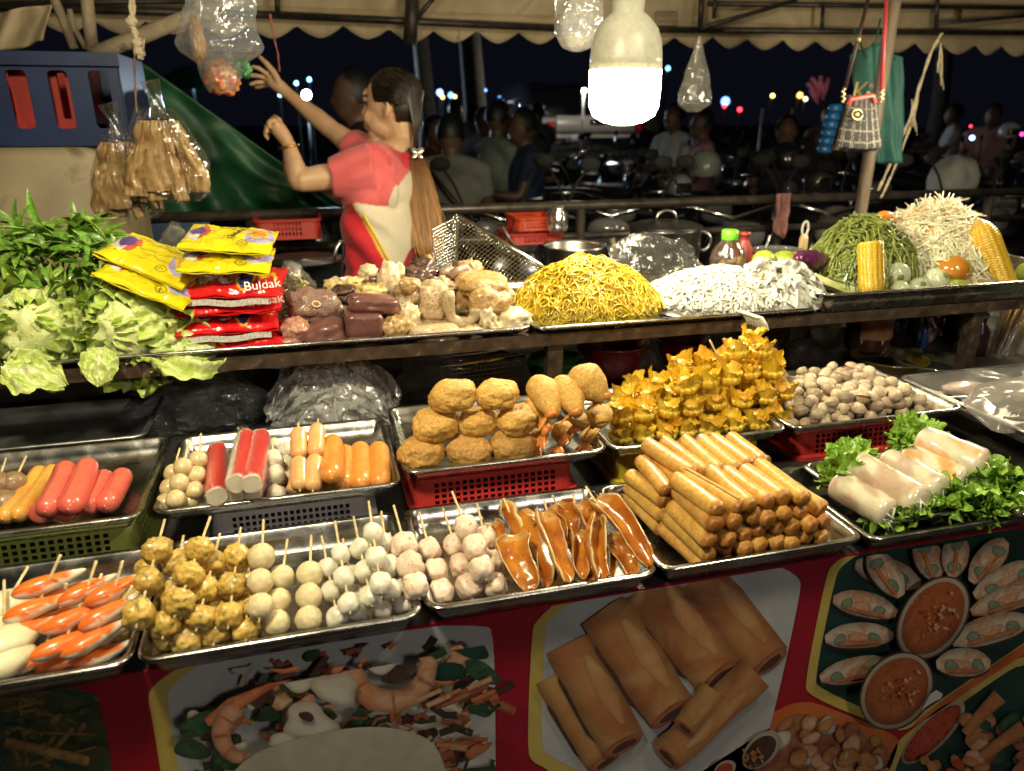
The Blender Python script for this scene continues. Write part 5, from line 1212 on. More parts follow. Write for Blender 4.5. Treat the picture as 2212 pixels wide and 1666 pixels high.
meat('tan pork slab with skin upward, on top at the right', 'H', 985, 605, 1.385, 300, 120, .045, M_TAN, 3.6, .14, 1.3, 4, 10); meat('tan pork slab with a pale cut face, under the topmost slab', 'H', 1025, 705, 1.36, 260, 170, .042, M_TAN, 3.8, .14, 1.3, 10)
meat('whitish fat piece at the right of the topmost slab', 'H', 1100, 590, 1.40, 60, 70, .016, M_CHK); meat('beige pork side piece right of the slabs', 'H', 1130, 690, 1.39, 90, 150, .03, M_PORK)
meat('golden brown chunk at the front left, on the tray', 'H', 432, 880, 1.312, 180, 170, .034, M_TAN, 2.8, .22); meat('stringy golden piece above the front chunk', 'H', 520, 820, 1.33, 140, 190, .028, M_CHK, 2.5, .3, 2.2); meat('golden scrap on the brown chunk', 'H', 450, 775, 1.335, 110, 70, .018, M_TAN, 2.4, .35)
meat('flat beige pork slab with a stamped mark at the tray front', 'H', 672, 905, 1.315, 320, 120, .042, M_PORK, 4.5, .10, 1.2, 3); meat('torn white chicken piece at the front, left one', 'H', 905, 910, 1.312, 190, 95, .03, M_CHK, 2.4, .3); meat('torn white chicken piece standing behind the front one', 'H', 1010, 830, 1.325, 110, 160, .024, M_CHK, 2.4, .35, 2)
meat('large white chicken piece at the right end of the heap', 'H', 1180, 840, 1.325, 215, 160, .04, M_CHK, 2.8, .22); meat('white chicken scrap at the right end on the tray', 'H', 1100, 880, 1.31, 120, 90, .024, M_CHK, 2.4, .3)
for k, (x, y, w, h, dp, m_) in enumerate([(560, 760, 300, 220, .05, M_PORK), (760, 800, 260, 220, .05, M_PORK), (900, 700, 260, 260, .05, M_TAN), (330, 800, 240, 220, .05, M_LIV), (60, 800, 240, 220, .05, M_GIZ), (1040, 800, 200, 200, .05, M_PORK)]):
    meat(['pork piece buried under the round beige chunk', 'pork piece buried under the large beige chunk', 'tan piece buried under the slabs', 'dark piece buried behind the blood cake', 'dark piece buried behind the lung slice', 'pork piece buried behind the torn chicken'][k], 'H', x, y, 1.43, w, h, dp, m_, 2.5, .2)
for lab, x, y, yy, R_, r in [('curled mauve intestine ring at the back of the heap', 852, 555, 1.41, 62, 30), ('mauve intestine loop left of the ring', 768, 545, 1.44, 40, 26)]:
    P_ = ony(*q('H', x, y), yy); Rm, rm = m_of(R_*.3432, P_), m_of(r*.3432, P_); put('intestine', MB().add(tube([V3((Rm*cos(a), .01*sin(a*2), Rm*.75*sin(a))) for a in [-.6+j*5.2/18 for j in range(19)]], [rm*(.9+.14*sin(j*1.3)) for j in range(19)], 12)).mesh('intestine', [M_INT]), TR(P_), None, label=lab, cat='meat piece', group='boiled offal and meat pieces')
P_ = ony(*q('H', 855, 770), 1.325); k_ = m_of(.3432, P_)
U = [(-85, 130), (-88, 40), (-70, -40), (-20, -85), (45, -75), (85, -35), (88, 10)]
def ufn(u, v):
    i = u*(len(U)-1); a = int(min(i, len(U)-2)); f_ = i-a; x = U[a][0]*(1-f_)+U[a+1][0]*f_; z = U[a][1]*(1-f_)+U[a+1][1]*f_
    return V3((x*k_, 0, z*k_))
pts = [ufn(i/15, 0) for i in range(16)]; put('pork_skin', MB().add(tube(pts, [k_*(38+6*sin(i)) for i in range(16)], 12), M=Matrix.Diagonal((1, 1, 1, 1))).mesh('pork_skin', [M_PORK]), TR(P_), None, label='bent U shaped strip of pork rind at the front of the heap', cat='meat piece', group='boiled offal and meat pieces')
bag = crumple('knotted clear bag of pale yellow noodles behind the red packs', *q('G', 1830, 700), 1.43, .052, 5, CLEARBAG, sc=(1, .8, 1.3), amp=.3)
mb = MB()
for k in range(60):
    P = [V3((rnd(-1, 1)*.032, rnd(-1, 1)*.025, rnd(-1, 1)*.045))]
    for j in range(8): P.append(P[-1]*.96+V3((rnd(-1, 1), rnd(-1, 1), rnd(-1, 1)))*.010)
    mb.add(tube(P, .0016, 5))
o = put('bagged_noodles', mb.mesh('bagged_noodles', [mat('bag_noodle', (.56, .46, .16), (.66, .56, .26), ns=20, rough=.4)]), TR(WM[bag].translation), None, label='pale yellow noodles inside the clear bag behind the red packs', kind='stuff', cat='noodles')

# ------------------------------------------------------------------ noodle mounds
def mound(cx, cy, a, b, h, pw=.75):
    def H(x, y):
        r = ((x-cx)/a)**2+((y-cy)/b)**2
        return h*max(0, 1-r)**pw*(1+.12*noise.noise(V3((x*26, y*26, 3)))) if r < 1 else 0
    return H
def strands(name, label, H, cx, cy, a, b, n, L, r, m, turn=.5, z0=SF, sides=5, step=.006, lift=.004, rmul=None, loops=0, seed=1, ribbon=None):
    random.seed(seed); mb = MB()
    for k in range(n):
        t = rnd(0, 6.28); s = sqrt(rnd(0, 1))*.97; x, y = cx+a*s*cos(t), cy+b*s*sin(t); hd = rnd(0, 6.28); cv = rnd(-turn, turn)
        P = []; off = rnd(-.010, lift); m_ = max(4, int(L/step*rnd(.5, 1.2)))
        for j in range(m_):
            P.append(V3((x, y, z0+r+max(0, H(x, y)+off+(.003*sin(j*.7+k))))))
            hd += cv+rnd(-.35, .35)
            if random.random() < .10: cv = rnd(-turn, turn)
            x2, y2 = x+step*cos(hd), y+step*sin(hd)
            if ((x2-cx)/a)**2+((y2-cy)/b)**2 > .98: hd += pi*.7; x2, y2 = x+step*cos(hd), y+step*sin(hd)
            x, y = x2, y2
        if ribbon:
            w = ribbon; v = []; 
            tw = rnd(-1, 1)
            for j, p in enumerate(P):
                d = (P[min(j+1, len(P)-1)]-P[max(j-1, 0)]); sd_ = V3((-d.y, d.x, 0)).normalized(); tt = tw+.5*sin(j*.8+k)
                o_ = sd_*w*cos(tt)*(.6+.4*sin(j*.5+k))+V3((0, 0, w*sin(tt))); v += [p-o_, p+V3((0, 0, .002*sin(j))), p+o_]
            mb.add((v, [(j*3+i, j*3+i+1, j*3+i+4, j*3+i+3) for j in range(len(P)-1) for i in range(2)]))
        else: mb.add(tube(P, r, sides, False))
    return mb
def base_mound(H, cx, cy, a, b, drop=.004, z0=SF):
    return grid(26, 20, lambda u, v: V3((cx+a*sqrt(u)*cos(2*pi*v)*.97, cy+b*sqrt(u)*sin(2*pi*v)*.97, z0+max(0, H(cx+a*sqrt(u)*cos(2*pi*v)*.97, cy+b*sqrt(u)*sin(2*pi*v)*.97)-drop))), cv=True)
YN = mat('yellow_noodle', (.46, .31, .010), (.60, .43, .025), ns=24, rough=.33, coat=.3, sss=.1)
WN = mat('white_noodle', (.58, .56, .48), (.68, .66, .58), ns=24, rough=.3, coat=.4, sss=.3)
RS = mat('rice_sheet', (.58, .56, .50), (.68, .67, .60), ns=18, rough=.25, coat=.5, sss=.35)
yl, yr_ = ony(1098, 660, 1.39), ony(1432, 660, 1.39); cx, cy, a, b = (yl.x+yr_.x)/2, 1.405, (yr_.x-yl.x)/2, .135
hY = ony(1262, 562, 1.43).z-SF; H1 = mound(cx, cy, a, b, hY, .85)
mb = strands('n', '', H1, cx, cy, a, b, 700, .20, .0016, YN, .9, seed=3, lift=.010); mb.add(base_mound(H1, cx, cy, a, b))
world_mesh('yellow_noodles', mb, [YN], None, (cx, cy, SF), label='heap of curly yellow noodles on the shelf tray', kind='stuff')
wl_, wr_ = ony(1400, 650, 1.38), ony(1700, 640, 1.38); cx, cy, a, b = (wl_.x+wr_.x)/2, 1.40, (wr_.x-wl_.x)/2, .132
hW = ony(1480, 588, 1.42).z-SF; H2 = mound(cx, cy, a*1.06, b, hW, .75)
mb = strands('n', '', H2, cx, cy, a, b, 520, .22, .0023, WN, .45, seed=4, lift=.006); mb.add(base_mound(H2, cx, cy, a*1.06, b, .009))
world_mesh('white_noodles', mb, [WN], None, (cx, cy, SF), label='heap of thick white rice noodles between yellow noodles and rice sheets', kind='stuff')
rl, rr2 = ony(1585, 650, 1.37), ony(1762, 650, 1.37); cx, cy, a, b = (rl.x+rr2.x)/2, 1.375, (rr2.x-rl.x)/2*1.02, .112
hR = ony(1665, 572, 1.40).z-SF; H3 = mound(cx, cy, a, b, hR, .6)
mb = strands('n', '', H3, cx, cy, a, b, 210, .075, .002, RS, .8, seed=5, lift=.010, ribbon=.009); mb.add(base_mound(H3, cx, cy, a, b, .008))
for k in range(8):
    p = onz(1590+k*6, 672+k*2, SF+.018); mb.add(tube([p, p+V3((.006, -.012, .002)), p+V3((.010, -.022, -.008)), p+V3((.013, -.026, -.02))], .003, 5))
world_mesh('rice_sheet_strips', mb, [RS], None, (cx, cy, SF), label='heap of wide translucent white rice sheet strips at the tray end', kind='stuff')
def sheetbag(u, v):
    p = ony(1330+190*u, 585-40*v, 1.49); return V3((p.x, 1.47+.08*v, p.z+.02*noise.noise(V3((u*5, v*4, 2)))+.035*sin(pi*u)*v))
world_mesh('plastic_sheet', MB().add(grid(36, 20, sheetbag)), [film('clear_sheet', haze=.04, gloss=.15, bs=36, bump=.7, fres=.3)], None, label='crumpled clear plastic sheet behind the white noodles', cat='plastic sheet')

# ------------------------------------------------------------------ wire frying basket
CHROME = mat('chrome_wire', (.62, .60, .55), (.7, .68, .64), ns=20, rough=.16, metal=1)
A_, B_ = ond(988, 462, 1.62), ond(1196, 590, 1.50); ax = (B_-A_).normalized(); L_ = (B_-A_).length
zn = (CU*.52+CR*.45+CF*.55); zn = (zn-ax*zn.dot(ax)).normalized(); Fm = frame(ax, zn)
W_, D_ = .135, .075
wb = thing('wire_basket', 'tilted chrome wire frying basket standing behind the yellow noodles', 'basket', A_, 'wire frying baskets')
def wirebasket(t, M, L, W, D, step=.0085, bar=.0035):
    mb = MB(); ins = .014
    prof = [(0, 0), (ins, -D*.75), (ins+.018, -D), (W-ins-.018, -D), (W-ins, -D*.75), (W, 0)]
    n = int(L/step)
    for i in range(n+1):
        x = L*i/n; mb.add(tube([V3((x, y, z)) for y, z in prof], .0007, 4, False))
    seg = []
    for k in range(len(prof)-1):
        (ya, za), (yb, zb_) = prof[k], prof[k+1]; m_ = max(1, int(math.hypot(yb-ya, zb_-za)/step))
        for j in range(m_): f = j/m_; seg.append((ya+(yb-ya)*f, za+(zb_-za)*f))
    for y, z in seg: mb.add(tube([V3((0, y, z)), V3((L/2, y, z-.001)), V3((L, y, z))], .0007, 4, False))
    for x in (0, L):
        for j in range(1, int(W/step)):
            y = W*j/int(W/step); mb.add(tube([V3((x, y, 0)), V3((x, y, -D*.98))], .0007, 4, False))
        for j in range(1, int(D/step)):
            z = -D*j/int(D/step); mb.add(tube([V3((x, ins*-z/D, z)), V3((x, W-ins*-z/D, z))], .0007, 4, False))
    o = put('wire_mesh', mb.mesh('wire_mesh', [CHROME]), M, t); o['kind'] = 'stuff'
    fr = MB().add(tube([V3((0, 0, 0)), V3((L, 0, 0)), V3((L, W, 0)), V3((0, W, 0)), V3((0, 0, 0))], bar, 8))
    put('rim', fr.mesh('rim', [CHROME]), M, t)
wirebasket(wb, TR(A_, Fm), L_, W_, D_)

# ------------------------------------------------------------------ corn, eggplants, limes, cabbage, papaya
COB = mat('corn_kernels', (.9, .9, .9), (1, 1, 1), ns=50, rough=.28, coat=.5, col=True, sss=.2)
def corn_mesh(i, top=1.0):
    rows, ks = 15, 30; nu, nv = ks*5+1, rows*6; o = V3((i*3, 1, 1))
    def fn(u, v):
        t = u; e = 1 if t < .72 else max(.22, 1-((t-.72)/.28)**2.0*.78)
        if t < .05: e = .86+t*2.8
        r0 = .19*e
        kx = abs(sin(pi*t*ks+.3*sin(v*rows*2*pi*.5+i))); ky = abs(sin(pi*v*rows+.18*sin(t*9+i)))
        bmp = (min(kx, 1)**.5)*(min(ky, 1)**.5)
        r = r0+.020*bmp*(1 if t < .95 else .3)
        k = noise.noise(V3((int(t*ks), int(v*rows), i))+o*.37)
        c = V3((.40, .22, .015)).lerp(V3((.74, .48, .03)), bmp).lerp(V3((.80, .56, .08)), max(0, k)*.5)
        if t > .93: c = c.lerp(V3((.50, .36, .14)), (t-.93)/.07)
        return V3((t-.5, r*cos(2*pi*v), r*sin(2*pi*v))), (c.x, c.y, c.z)
    v, f, c = grid(nu, nv, fn, cv=True); mb = MB().add((v, f, c))
    for s in (0, nu-1):
        k = [s*nv+j for j in range(nv)]; mb.f.append(tuple(k if s else k[::-1])); mb.m.append(0)
    return mb.mesh('corn_cob', [COB])
CN = variants(2, corn_mesh)
def corn(label, a, b, ya, yb, r, me):
    A, B = ony(*a, ya), ony(*b, yb); d = B-A; k = r/.205
    put('corn_cob', me, TR((A+B)/2, frame(d), (d.length, k, k)), None, label=label, cat='corn', group='corn cobs')
corn('upright yellow corn cob with a blunt top, at the tray front', (1884, 650), (1880, 525), 1.30, 1.33, .0265, MB_C := corn_mesh(2)) if False else None
CBL = corn_mesh(7)
corn('upright yellow corn cob with a cut top, at the front of the deep tray', (1880, 523), (1884, 646), 1.335, 1.30, .0262, CBL)
corn('long yellow corn cob leaning at the right end, with a pointed tip', (2168, 635), (2112, 476), 1.30, 1.36, .0325, CN[1])
corn('yellow corn cob half hidden behind the purple eggplant', (1870, 560), (1775, 552), 1.46, 1.50, .024, CN[0])
LIME = mat('lime_skin', (.26, .34, .03), (.38, .44, .06), (.50, .46, .05), ns=30, rough=.3, coat=.4, bump=.2, bs=200, rand=.15); LM = MB().add(blob(1.12, 1, 1, 3, .03, 1.5, 3)).mesh('lime', [LIME])
for lab, x, y, yy, r in [('green lime at the far left of the deep tray', 1649, 566, 1.53, 25), ('green lime beside the purple eggplant', 1692, 567, 1.53, 26), ('yellowish lime in front of the left green one', 1652, 579, 1.47, 22), ('yellowish lime lying against the half cabbage', 1678, 586, 1.44, 20)]:
    P_ = ony(x, y, yy); put('lime', LM, TR(P_, randrot(30), m_of(r, P_)), None, label=lab, cat='lime', group='limes')
AUB = mat('purple_eggplant_skin', (.06, .008, .045), (.13, .02, .085), ns=12, rough=.15, coat=.9); P_ = ony(1754, 562, 1.47)
put('eggplant', MB().add(blob(1.0, .42, .42, 4, .04, 1.2, 3)).mesh('eggplant', [AUB]), TR(P_, RY(8) @ RZ(12), m_of(54, P_)), None, label='glossy purple eggplant lying behind the half cabbage', cat='eggplant')
random.seed(97)
hc = ony(1762, 602, 1.36); t = thing('half_cabbage', 'pale half of a napa cabbage lying in front of the purple eggplant', 'cabbage', hc)
for k in range(6):
    def hl(u, v, k=k):
        e = v*2-1; w = (.40-.035*k)*sin(pi*min(1, .13+u*.80))**.75; a = e*1.35
        z = w*cos(a)*.85*(1+.07*sin(e*14+u*10+k)*u)+.02*noise.noise(V3((e*6, u*7, k))); y = w*sin(a)
        c = V3((.72, .72, .46)).lerp(V3((.54, .60, .20)), max(0, min(1, u*1.3-.45+.4*abs(e)+.3*noise.noise(V3((e*5, u*5, k))))))
        return V3((u-.5, y*.8, z)), (c.x, c.y, c.z)
    put('leaf', MB().add(grid(26, 24, hl)).mesh('leaf', [CABB]), TR(hc-V3((0, 0, .016)), RZ(-16) @ RY(16+k*.6) @ RX(-14), (.150-.004*k, .085, .072)), t)
TE = mat('striped_eggplant_skin', (.24, .36, .12), (.66, .68, .52), (.70, .70, .58), ns=9, rough=.2, coat=.6, lo=.36, hi=.54, stretch=(3.2, 3.2, .55), rand=.06)
CAL = mat('green_calyx', (.14, .22, .05), (.2, .28, .08), ns=20, rough=.5)
for lab, x, y, yy, r in [('round green striped eggplant highest, beside the upright corn', 1922, 556, 1.39, 25), ('large white green eggplant beside the upright corn', 1938, 594, 1.345, 27), ('pale eggplant right behind the large one', 1969, 592, 1.37, 24), ('green striped eggplant lying below the tomato', 2021, 607, 1.33, 28), ('pale eggplant low at the tray rim, next to the corn', 1944, 628, 1.305, 22), ('pale eggplant low at the tray rim, second from the corn', 1986, 622, 1.315, 23)]:
    P_ = ony(x, y, yy); R_ = m_of(r, P_); Rt = RZ(rnd(-90, 90)) @ RX(rnd(50, 100))
    t = thing('round_eggplant', lab, 'eggplant', P_-V3((0, 0, R_)), 'small round eggplants')
    put('fruit', MB().add(blob(1, 1, .92, 4, .02, 1.2, int(r))).mesh('fruit', [TE]), TR(P_, Rt, R_), t)
    put('calyx', MB().add(lathe([(.02, .99), (.14, .96), (.24, .93), (.27, .905)], 10)).add(tube([V3((0, 0, .9)), V3((.02, 0, 1.12))], .05, 6)).mesh('calyx', [CAL]), TR(P_, Rt, R_), t)
TOM = mat('ripening_tomato', (.50, .16, .02), (.34, .22, .02), (.26, .26, .03), ns=14, rough=.14, coat=.8, lo=.4, hi=.6); P_ = ony(2060, 584, 1.335)
put('tomato', MB().add(blob(1, 1, .92, 4, .03, 1.1, 9)).mesh('tomato', [TOM]), TR(P_, None, m_of(35, P_)), None, label='orange green tomato lying on the shredded papaya', cat='tomato')
for lab, x, y, yy, r in [('yellow green lime under the tomato', 2062, 618, 1.32, 24), ('yellow green lime at the right edge behind the leaning corn', 2222, 590, 1.36, 24)]:
    P_ = ony(x, y, yy); put('lime', LM, TR(P_, randrot(30), m_of(r, P_)), None, label=lab, cat='lime', group='limes')
def shreds(H, cx, cy, a, b, n, L, w, th, mats_w, seed, z0=SF, tilt=.25):
    random.seed(seed); mb = MB()
    for k in range(n):
        t = rnd(0, 6.28); s = sqrt(rnd(0, 1)); x, y = cx+a*s*cos(t), cy+b*s*sin(t); z = z0+.004+max(0, H(x, y)+rnd(-.010, .006))
        l = L*rnd(.5, 1.3); e1, e2 = 1e-3, 1e-3; gx = (H(x+.004, y)-H(x-.004, y))/.008; gy = (H(x, y+.004)-H(x, y-.004))/.008
        hd = rnd(0, 6.28); d = V3((cos(hd), sin(hd), max(-1.4, min(1.4, gx*cos(hd)+gy*sin(hd)))+rnd(-tilt, tilt))).normalized()
        bend = rnd(-.15, .15)*l; sdv = d.cross(V3((0, 0, 1))).normalized()
        P = [V3((x, y, z))-d*l/2, V3((x, y, z))+sdv*bend+V3((0, 0, .002)), V3((x, y, z))+d*l/2]
        mi = 0; r = random.random()
        for j, pr in enumerate(mats_w):
            if r < pr: mi = j; break
            r -= pr
        mb.add(tube(P, [w*.6, w, w*.6], 4), mi)
    return mb
PAP = mat('papaya_shred', (.76, .71, .48), (.82, .78, .60), ns=30, rough=.38, coat=.25, sss=.2); CARR = mat('carrot_shred', (.72, .24, .02), (.78, .32, .05), ns=30, rough=.35, coat=.3)
pl, pr2 = ony(1925, 590, 1.42), ony(2125, 590, 1.42); cx, cy, a, b = (pl.x+pr2.x)/2+.01, 1.46, (pr2.x-pl.x)/2*1.08, .165
H4 = mound(cx, cy, a, b, ony(2020, 458, 1.47).z-SF, .72)
mb = shreds(H4, cx, cy, a, b, 2300, .10, .0019, 0, (.945, .055), 5); mb.add(base_mound(H4, cx, cy, a, b, .006), 0)
world_mesh('shredded_papaya', mb, [PAP, CARR], None, (cx, cy, SF), label='tall heap of white shredded papaya with orange carrot shreds', kind='stuff')
GST = mat('green_stalks', (.12, .16, .022), (.25, .29, .055), (.38, .40, .12), ns=40, rough=.4, coat=.2)
gl, gr2 = ony(1795, 590, 1.43), ony(1972, 590, 1.43); cx, cy, a, b = (gl.x+gr2.x)/2, 1.47, (gr2.x-gl.x)/2*1.05, .15
H5 = mound(cx, cy, a, b, ony(1880, 486, 1.46).z-SF, .75)
mb = strands('g', '', H5, cx, cy, a, b, 430, .085, .0017, GST, .5, seed=8, lift=.024)
mb2 = shreds(H5, cx, cy, a*1.02, b, 260, .06, .0024, 0, (1,), 9, tilt=.7); mb.add((mb2.v, mb2.f)); mb.add(base_mound(H5, cx, cy, a, b, .01))
world_mesh('green_stalks', mb, [GST], None, (cx, cy, SF), label='tangled heap of green stalks behind the upright corn', kind='stuff')
P_ = ony(1905, 470, 1.50); put('carrot_piece', MB().add(blob(1, .6, .55, 3, .15, 1.3, 3)).mesh('carrot_piece', [CARR]), TR(P_, RY(-15), m_of(24, P_)), None, label='orange carrot piece on top of the green stalks', cat='carrot')
NSK = 1.0
# ================================================================== canopy, poles and rails of the stall
random.seed(101)
CANV = mat('tan_canvas', (.34, .26, .16), (.44, .35, .23), (.20, .15, .09), ns=11, rough=.8, bump=.15, bs=120, lo=.3, hi=.66, detail=6)
YV = 3.3
cn = thing('canvas_awning', 'tan canvas awning with a scalloped valance over the stall', 'awning', (.5, YV, 1.7))
def valf(u, v):
    x = -2.2+6.6*u; ph = (x*5.55) % 1.0; sc = (abs(ph-.5)*2)**1.6*.046+.010*noise.noise(V3((x*3, 0, 0)))
    zb_ = 1.690+sc; z = zb_+(1.80-zb_)*v
    return V3((x, YV+.012*noise.noise(V3((x*5, z*3, 2)))+.010*sin(x*17)*(1-v), z))
solid(world_mesh('valance', MB().add(grid(420, 5, valf)), [CANV], cn), .002)
rp_ = [(YV+.012, 1.795), (YV-.01, 2.06), (2.6, 2.30), (1.7, 2.66), (.9, 2.80), (-.1, 2.86)]
def rooff(u, v):
    i = v*(len(rp_)-1); a = min(int(i), len(rp_)-2); f_ = i-a; x = -2.2+6.6*u
    return V3((x, rp_[a][0]*(1-f_)+rp_[a+1][0]*f_, rp_[a][1]*(1-f_)+rp_[a+1][1]*f_+.03*sin(x*3)*sin(i*2)+.01*noise.noise(V3((x*4, i*4, 1)))))
world_mesh('roof_cloth', MB().add(grid(60, 24, rooff)), [CANV], cn)
IR = mat('awning_ink', (.16, .14, .12), (.2, .17, .14), rough=.8)
def on_val(px, py, dy=-.004): p = ony(px, py, YV-.022+dy); return p
mb = MB()
for a, b in [((1416, 26), (1462, 26)), ((1416, 56), (1462, 56)), ((1416, 26), (1416, 56)), ((1462, 26), (1462, 56))]: mb.add(tube([on_val(*a), on_val(*b)], .0022, 4))
for r_ in range(2):
    for k in range(6):
        x, y = 1421+k*6.5+r_*2, 34+r_*13; mb.add(tube([on_val(x, y+4), on_val(x+1, y-3), on_val(x+4, y-2), on_val(x+3.5, y+4)], .0016, 4))
world_mesh('printed_stamp', mb, [IR], cn)
fr_ = thing('awning_frame', 'dark steel frame of bars and struts carrying the awning', 'frame', (.5, 3.2, 1.8))
YF = 3.23
def bar(a, b, r, y=YF, m=DARK_STEEL, parent=fr_, name='bar'):
    A, B = ony(a[0], a[1], y), ony(b[0], b[1], y); world_mesh(name, MB().add(tube([A, B], r, 8)), [m], parent)
for a, b, r in [((-60, 14), (600, 33), .014), ((600, 33), (1200, 61), .014), ((1200, 61), (1560, 66), .013), ((1560, 66), (2280, 72), .013), ((1530, 8), (2280, 18), .011), ((-60, 8), (420, 2), .011)]: bar(a, b, r)
for a, b, r in [((1512, 62), (1720, 0), .010), ((1516, -20), (1512, 62), .012), ((1546, -20), (1542, 40), .009), ((1778, 12), (1775, 66), .009), ((2075, 16), (2072, 48), .009), ((2020, 52), (2260, 30), .009), ((2026, -20), (2022, 64), .010), ((598, -20), (600, 33), .010), ((900, 40), (950, -20), .010)]: bar(a, b, r, YF-.03, name='strut')
bar((892, -25), (886, 95), .028, YF-.06, DARK_STEEL, fr_, 'joint_post')
pole = thing('stall_pole', 'worn grey brown pole holding the stall roof at the right', 'pole', ony(1855, 470, 2.2)*1)
WOOD = mat('weathered_pole', (.09, .065, .045), (.16, .12, .085), (.06, .045, .03), ns=30, rough=.6, bump=.4, bs=60, stretch=(1, 1, .12))
A = ony(1868, 400, 2.2); world_mesh('shaft', MB().add(tube([V3((A.x, 2.2, 0)), V3((A.x, 2.2, 1.3)), V3((A.x+.004, 2.2, 2.36))], .021, 10)), [WOOD], pole)
rl_ = thing('rear_rail', 'dark pipe railing along the back of the stall', 'railing', (.6, 2.6, 0))
PIPE = mat('dark_pipe', (.05, .042, .038), (.11, .09, .075), ns=18, rough=.35, metal=.6, bump=.15, bs=50)
world_mesh('top_rail', MB().add(tube([V3((-1.6, 2.6, 1.10)), V3((.6, 2.6, 1.096)), V3((3.6, 2.6, 1.10))], .018, 10)), [PIPE], rl_)
world_mesh('middle_rail', MB().add(tube([V3((-1.6, 2.61, .985)), V3((3.6, 2.61, .985))], .014, 8)), [PIPE], rl_)
for x in (-1.2, -.2, .95, 1.78, 2.8): world_mesh('post', MB().add(tube([V3((x, 2.605, 0)), V3((x, 2.605, 1.085))], .018, 8)), [PIPE], rl_)
wt = thing('work_table', 'dark table behind the shelf carrying pots and woks', 'table', (.6, 2.2, 0))
world_mesh('table_top', MB().add(box(-1.3, 2.6, 2.44, 2.57, .77, .79)).add(box(.56, 2.6, 1.9, 2.439, .77, .79)).add(box(-1.3, -.02, 1.9, 2.439, .77, .79)), [TOPM], wt, smooth=False)
for x in (-1.2, -.1, .65, 2.5):
    for y in (1.95, 2.5): world_mesh('leg', MB().add(box(x-.02, x+.02, y-.02, y+.02, 0, .77)), [DARK_STEEL], wt, smooth=False)
TT = .79

# ------------------------------------------------------------------ pots and kitchen things at the back
ALU = mat('aluminium_pot', (.50, .49, .47), (.60, .59, .57), ns=30, rough=.3, metal=1, bump=.06, bs=60)
BLACKIRON = mat('black_iron', (.05, .05, .052), (.12, .12, .12), ns=14, rough=.38, metal=.8, bump=.1, bs=60)
def loop(a, b, up, r, n=10): # handle from a to b bulging along up
    a, b, up = V3(a), V3(b), V3(up); return tube([a.lerp(b, .5-.5*cos(pi*k/n))+up*sin(pi*k/n)**.7 for k in range(n+1)], r, 7)
P0 = ony(1438, 492, 2.2); R_ = m_of(76, P0); zt_ = P0.z
t = thing('stock_pot', 'big aluminium stock pot with a dark lid and side handles', 'pot', (P0.x, 2.2, TT))
put('pot_body', MB().add(lathe([(R_*.94, 0), (R_*.98, .02), (R_, zt_-TT), (R_*1.03, zt_-TT), (R_*.97, zt_-TT-.004), (R_*.93, .012)], 36)).mesh('pot_body', [ALU]), TR((P0.x, 2.2, TT)), t)
put('lid', MB().add(lathe([(R_*1.04, 0), (R_*1.04, .006), (R_*.8, .016), (R_*.3, .024), (.001, .026)], 32)).mesh('lid', [BLACKIRON]), TR((P0.x, 2.2, zt_+.001)), t)
put('lid_handle', MB().add(loop((-.035, 0, .022), (.035, 0, .022), (0, 0, .032), .004)).mesh('lid_handle', [ALU]), TR((P0.x, 2.2, zt_)), t)
for s in (-1, 1): put('handle', MB().add(loop((s*R_, -.02, -.015), (s*R_, -.02, -.075), (s*.035, -.01, 0), .005)).mesh('handle', [ALU]), TR((P0.x, 2.2, zt_)), t)
P0 = ony(1242, 530, 2.12); R_ = m_of(66, P0); t = thing('basin', 'wide aluminium basin behind the wire basket', 'basin', (P0.x, 2.12, TT))
put('bowl', MB().add(lathe([(R_*.6, 0), (R_*.85, .04), (R_, P0.z-TT), (R_*1.05, P0.z-TT+.003), (R_*.96, P0.z-TT-.006), (R_*.8, .045), (.001, .02)], 32)).mesh('bowl', [ALU]), TR((P0.x, 2.12, TT)), t)
P0 = ony(655, 560, 1.98); R_ = m_of(86, P0); t = thing('wok', 'black iron wok with loop handles behind the noodle packs', 'wok', (P0.x, 1.98, TT))
hh = P0.z-TT; solid(put('pan', MB().add(lathe([(.03, .0), (R_*.5, hh*.25), (R_*.82, hh*.6), (R_, hh), (R_*1.02, hh)], 40)).mesh('pan', [BLACKIRON]), TR((P0.x, 1.98, TT)), t), .003)
for a in (150, -30): put('loop_handle', MB().add(loop((R_*cos(math.radians(a-14)), R_*sin(math.radians(a-14)), hh), (R_*cos(math.radians(a+14)), R_*sin(math.radians(a+14)), hh), (.012*cos(math.radians(a)), .012*sin(math.radians(a)), .05), .0042)).mesh('loop_handle', [ALU]), TR((P0.x, 1.98, TT)), t)
def crate_small(label, px0, px1, py0, py1, y, c):
    A, B = ony(px0, py1, y), ony(px1, py0, y); basket(label, A.x, B.x, y, y+.16, A.z, B.z, c, 8, 5, 3, inv=False)
crate_small('red plastic basket on the back table left of the woman', 555, 688, 472, 520, 2.44, (.42, .03, .02))
crate_small('orange red plastic basket behind the wire basket', 1118, 1200, 468, 500, 2.44, (.55, .06, .015))
crate_small('dark red plastic basket on the back table below the rail', 1100, 1215, 502, 530, 2.40, (.45, .03, .02))
P0 = ony(1205, 474, 2.35); put('glass_jar', MB().add(lathe([(.028, -.04), (.034, -.03), (.034, .02), (.02, .035), (.022, .042)], 20)).mesh('glass_jar', [film('jar_glass', haze=.06, gloss=1.2, bs=30, bump=.2)]), TR(P0), None, label='small clear glass jar beside the orange red basket', cat='jar')
TOWEL = mat('pink_towel', (.36, .15, .14), (.46, .22, .20), ns=40, rough=.9, bump=.5, bs=160, sheen=.3)
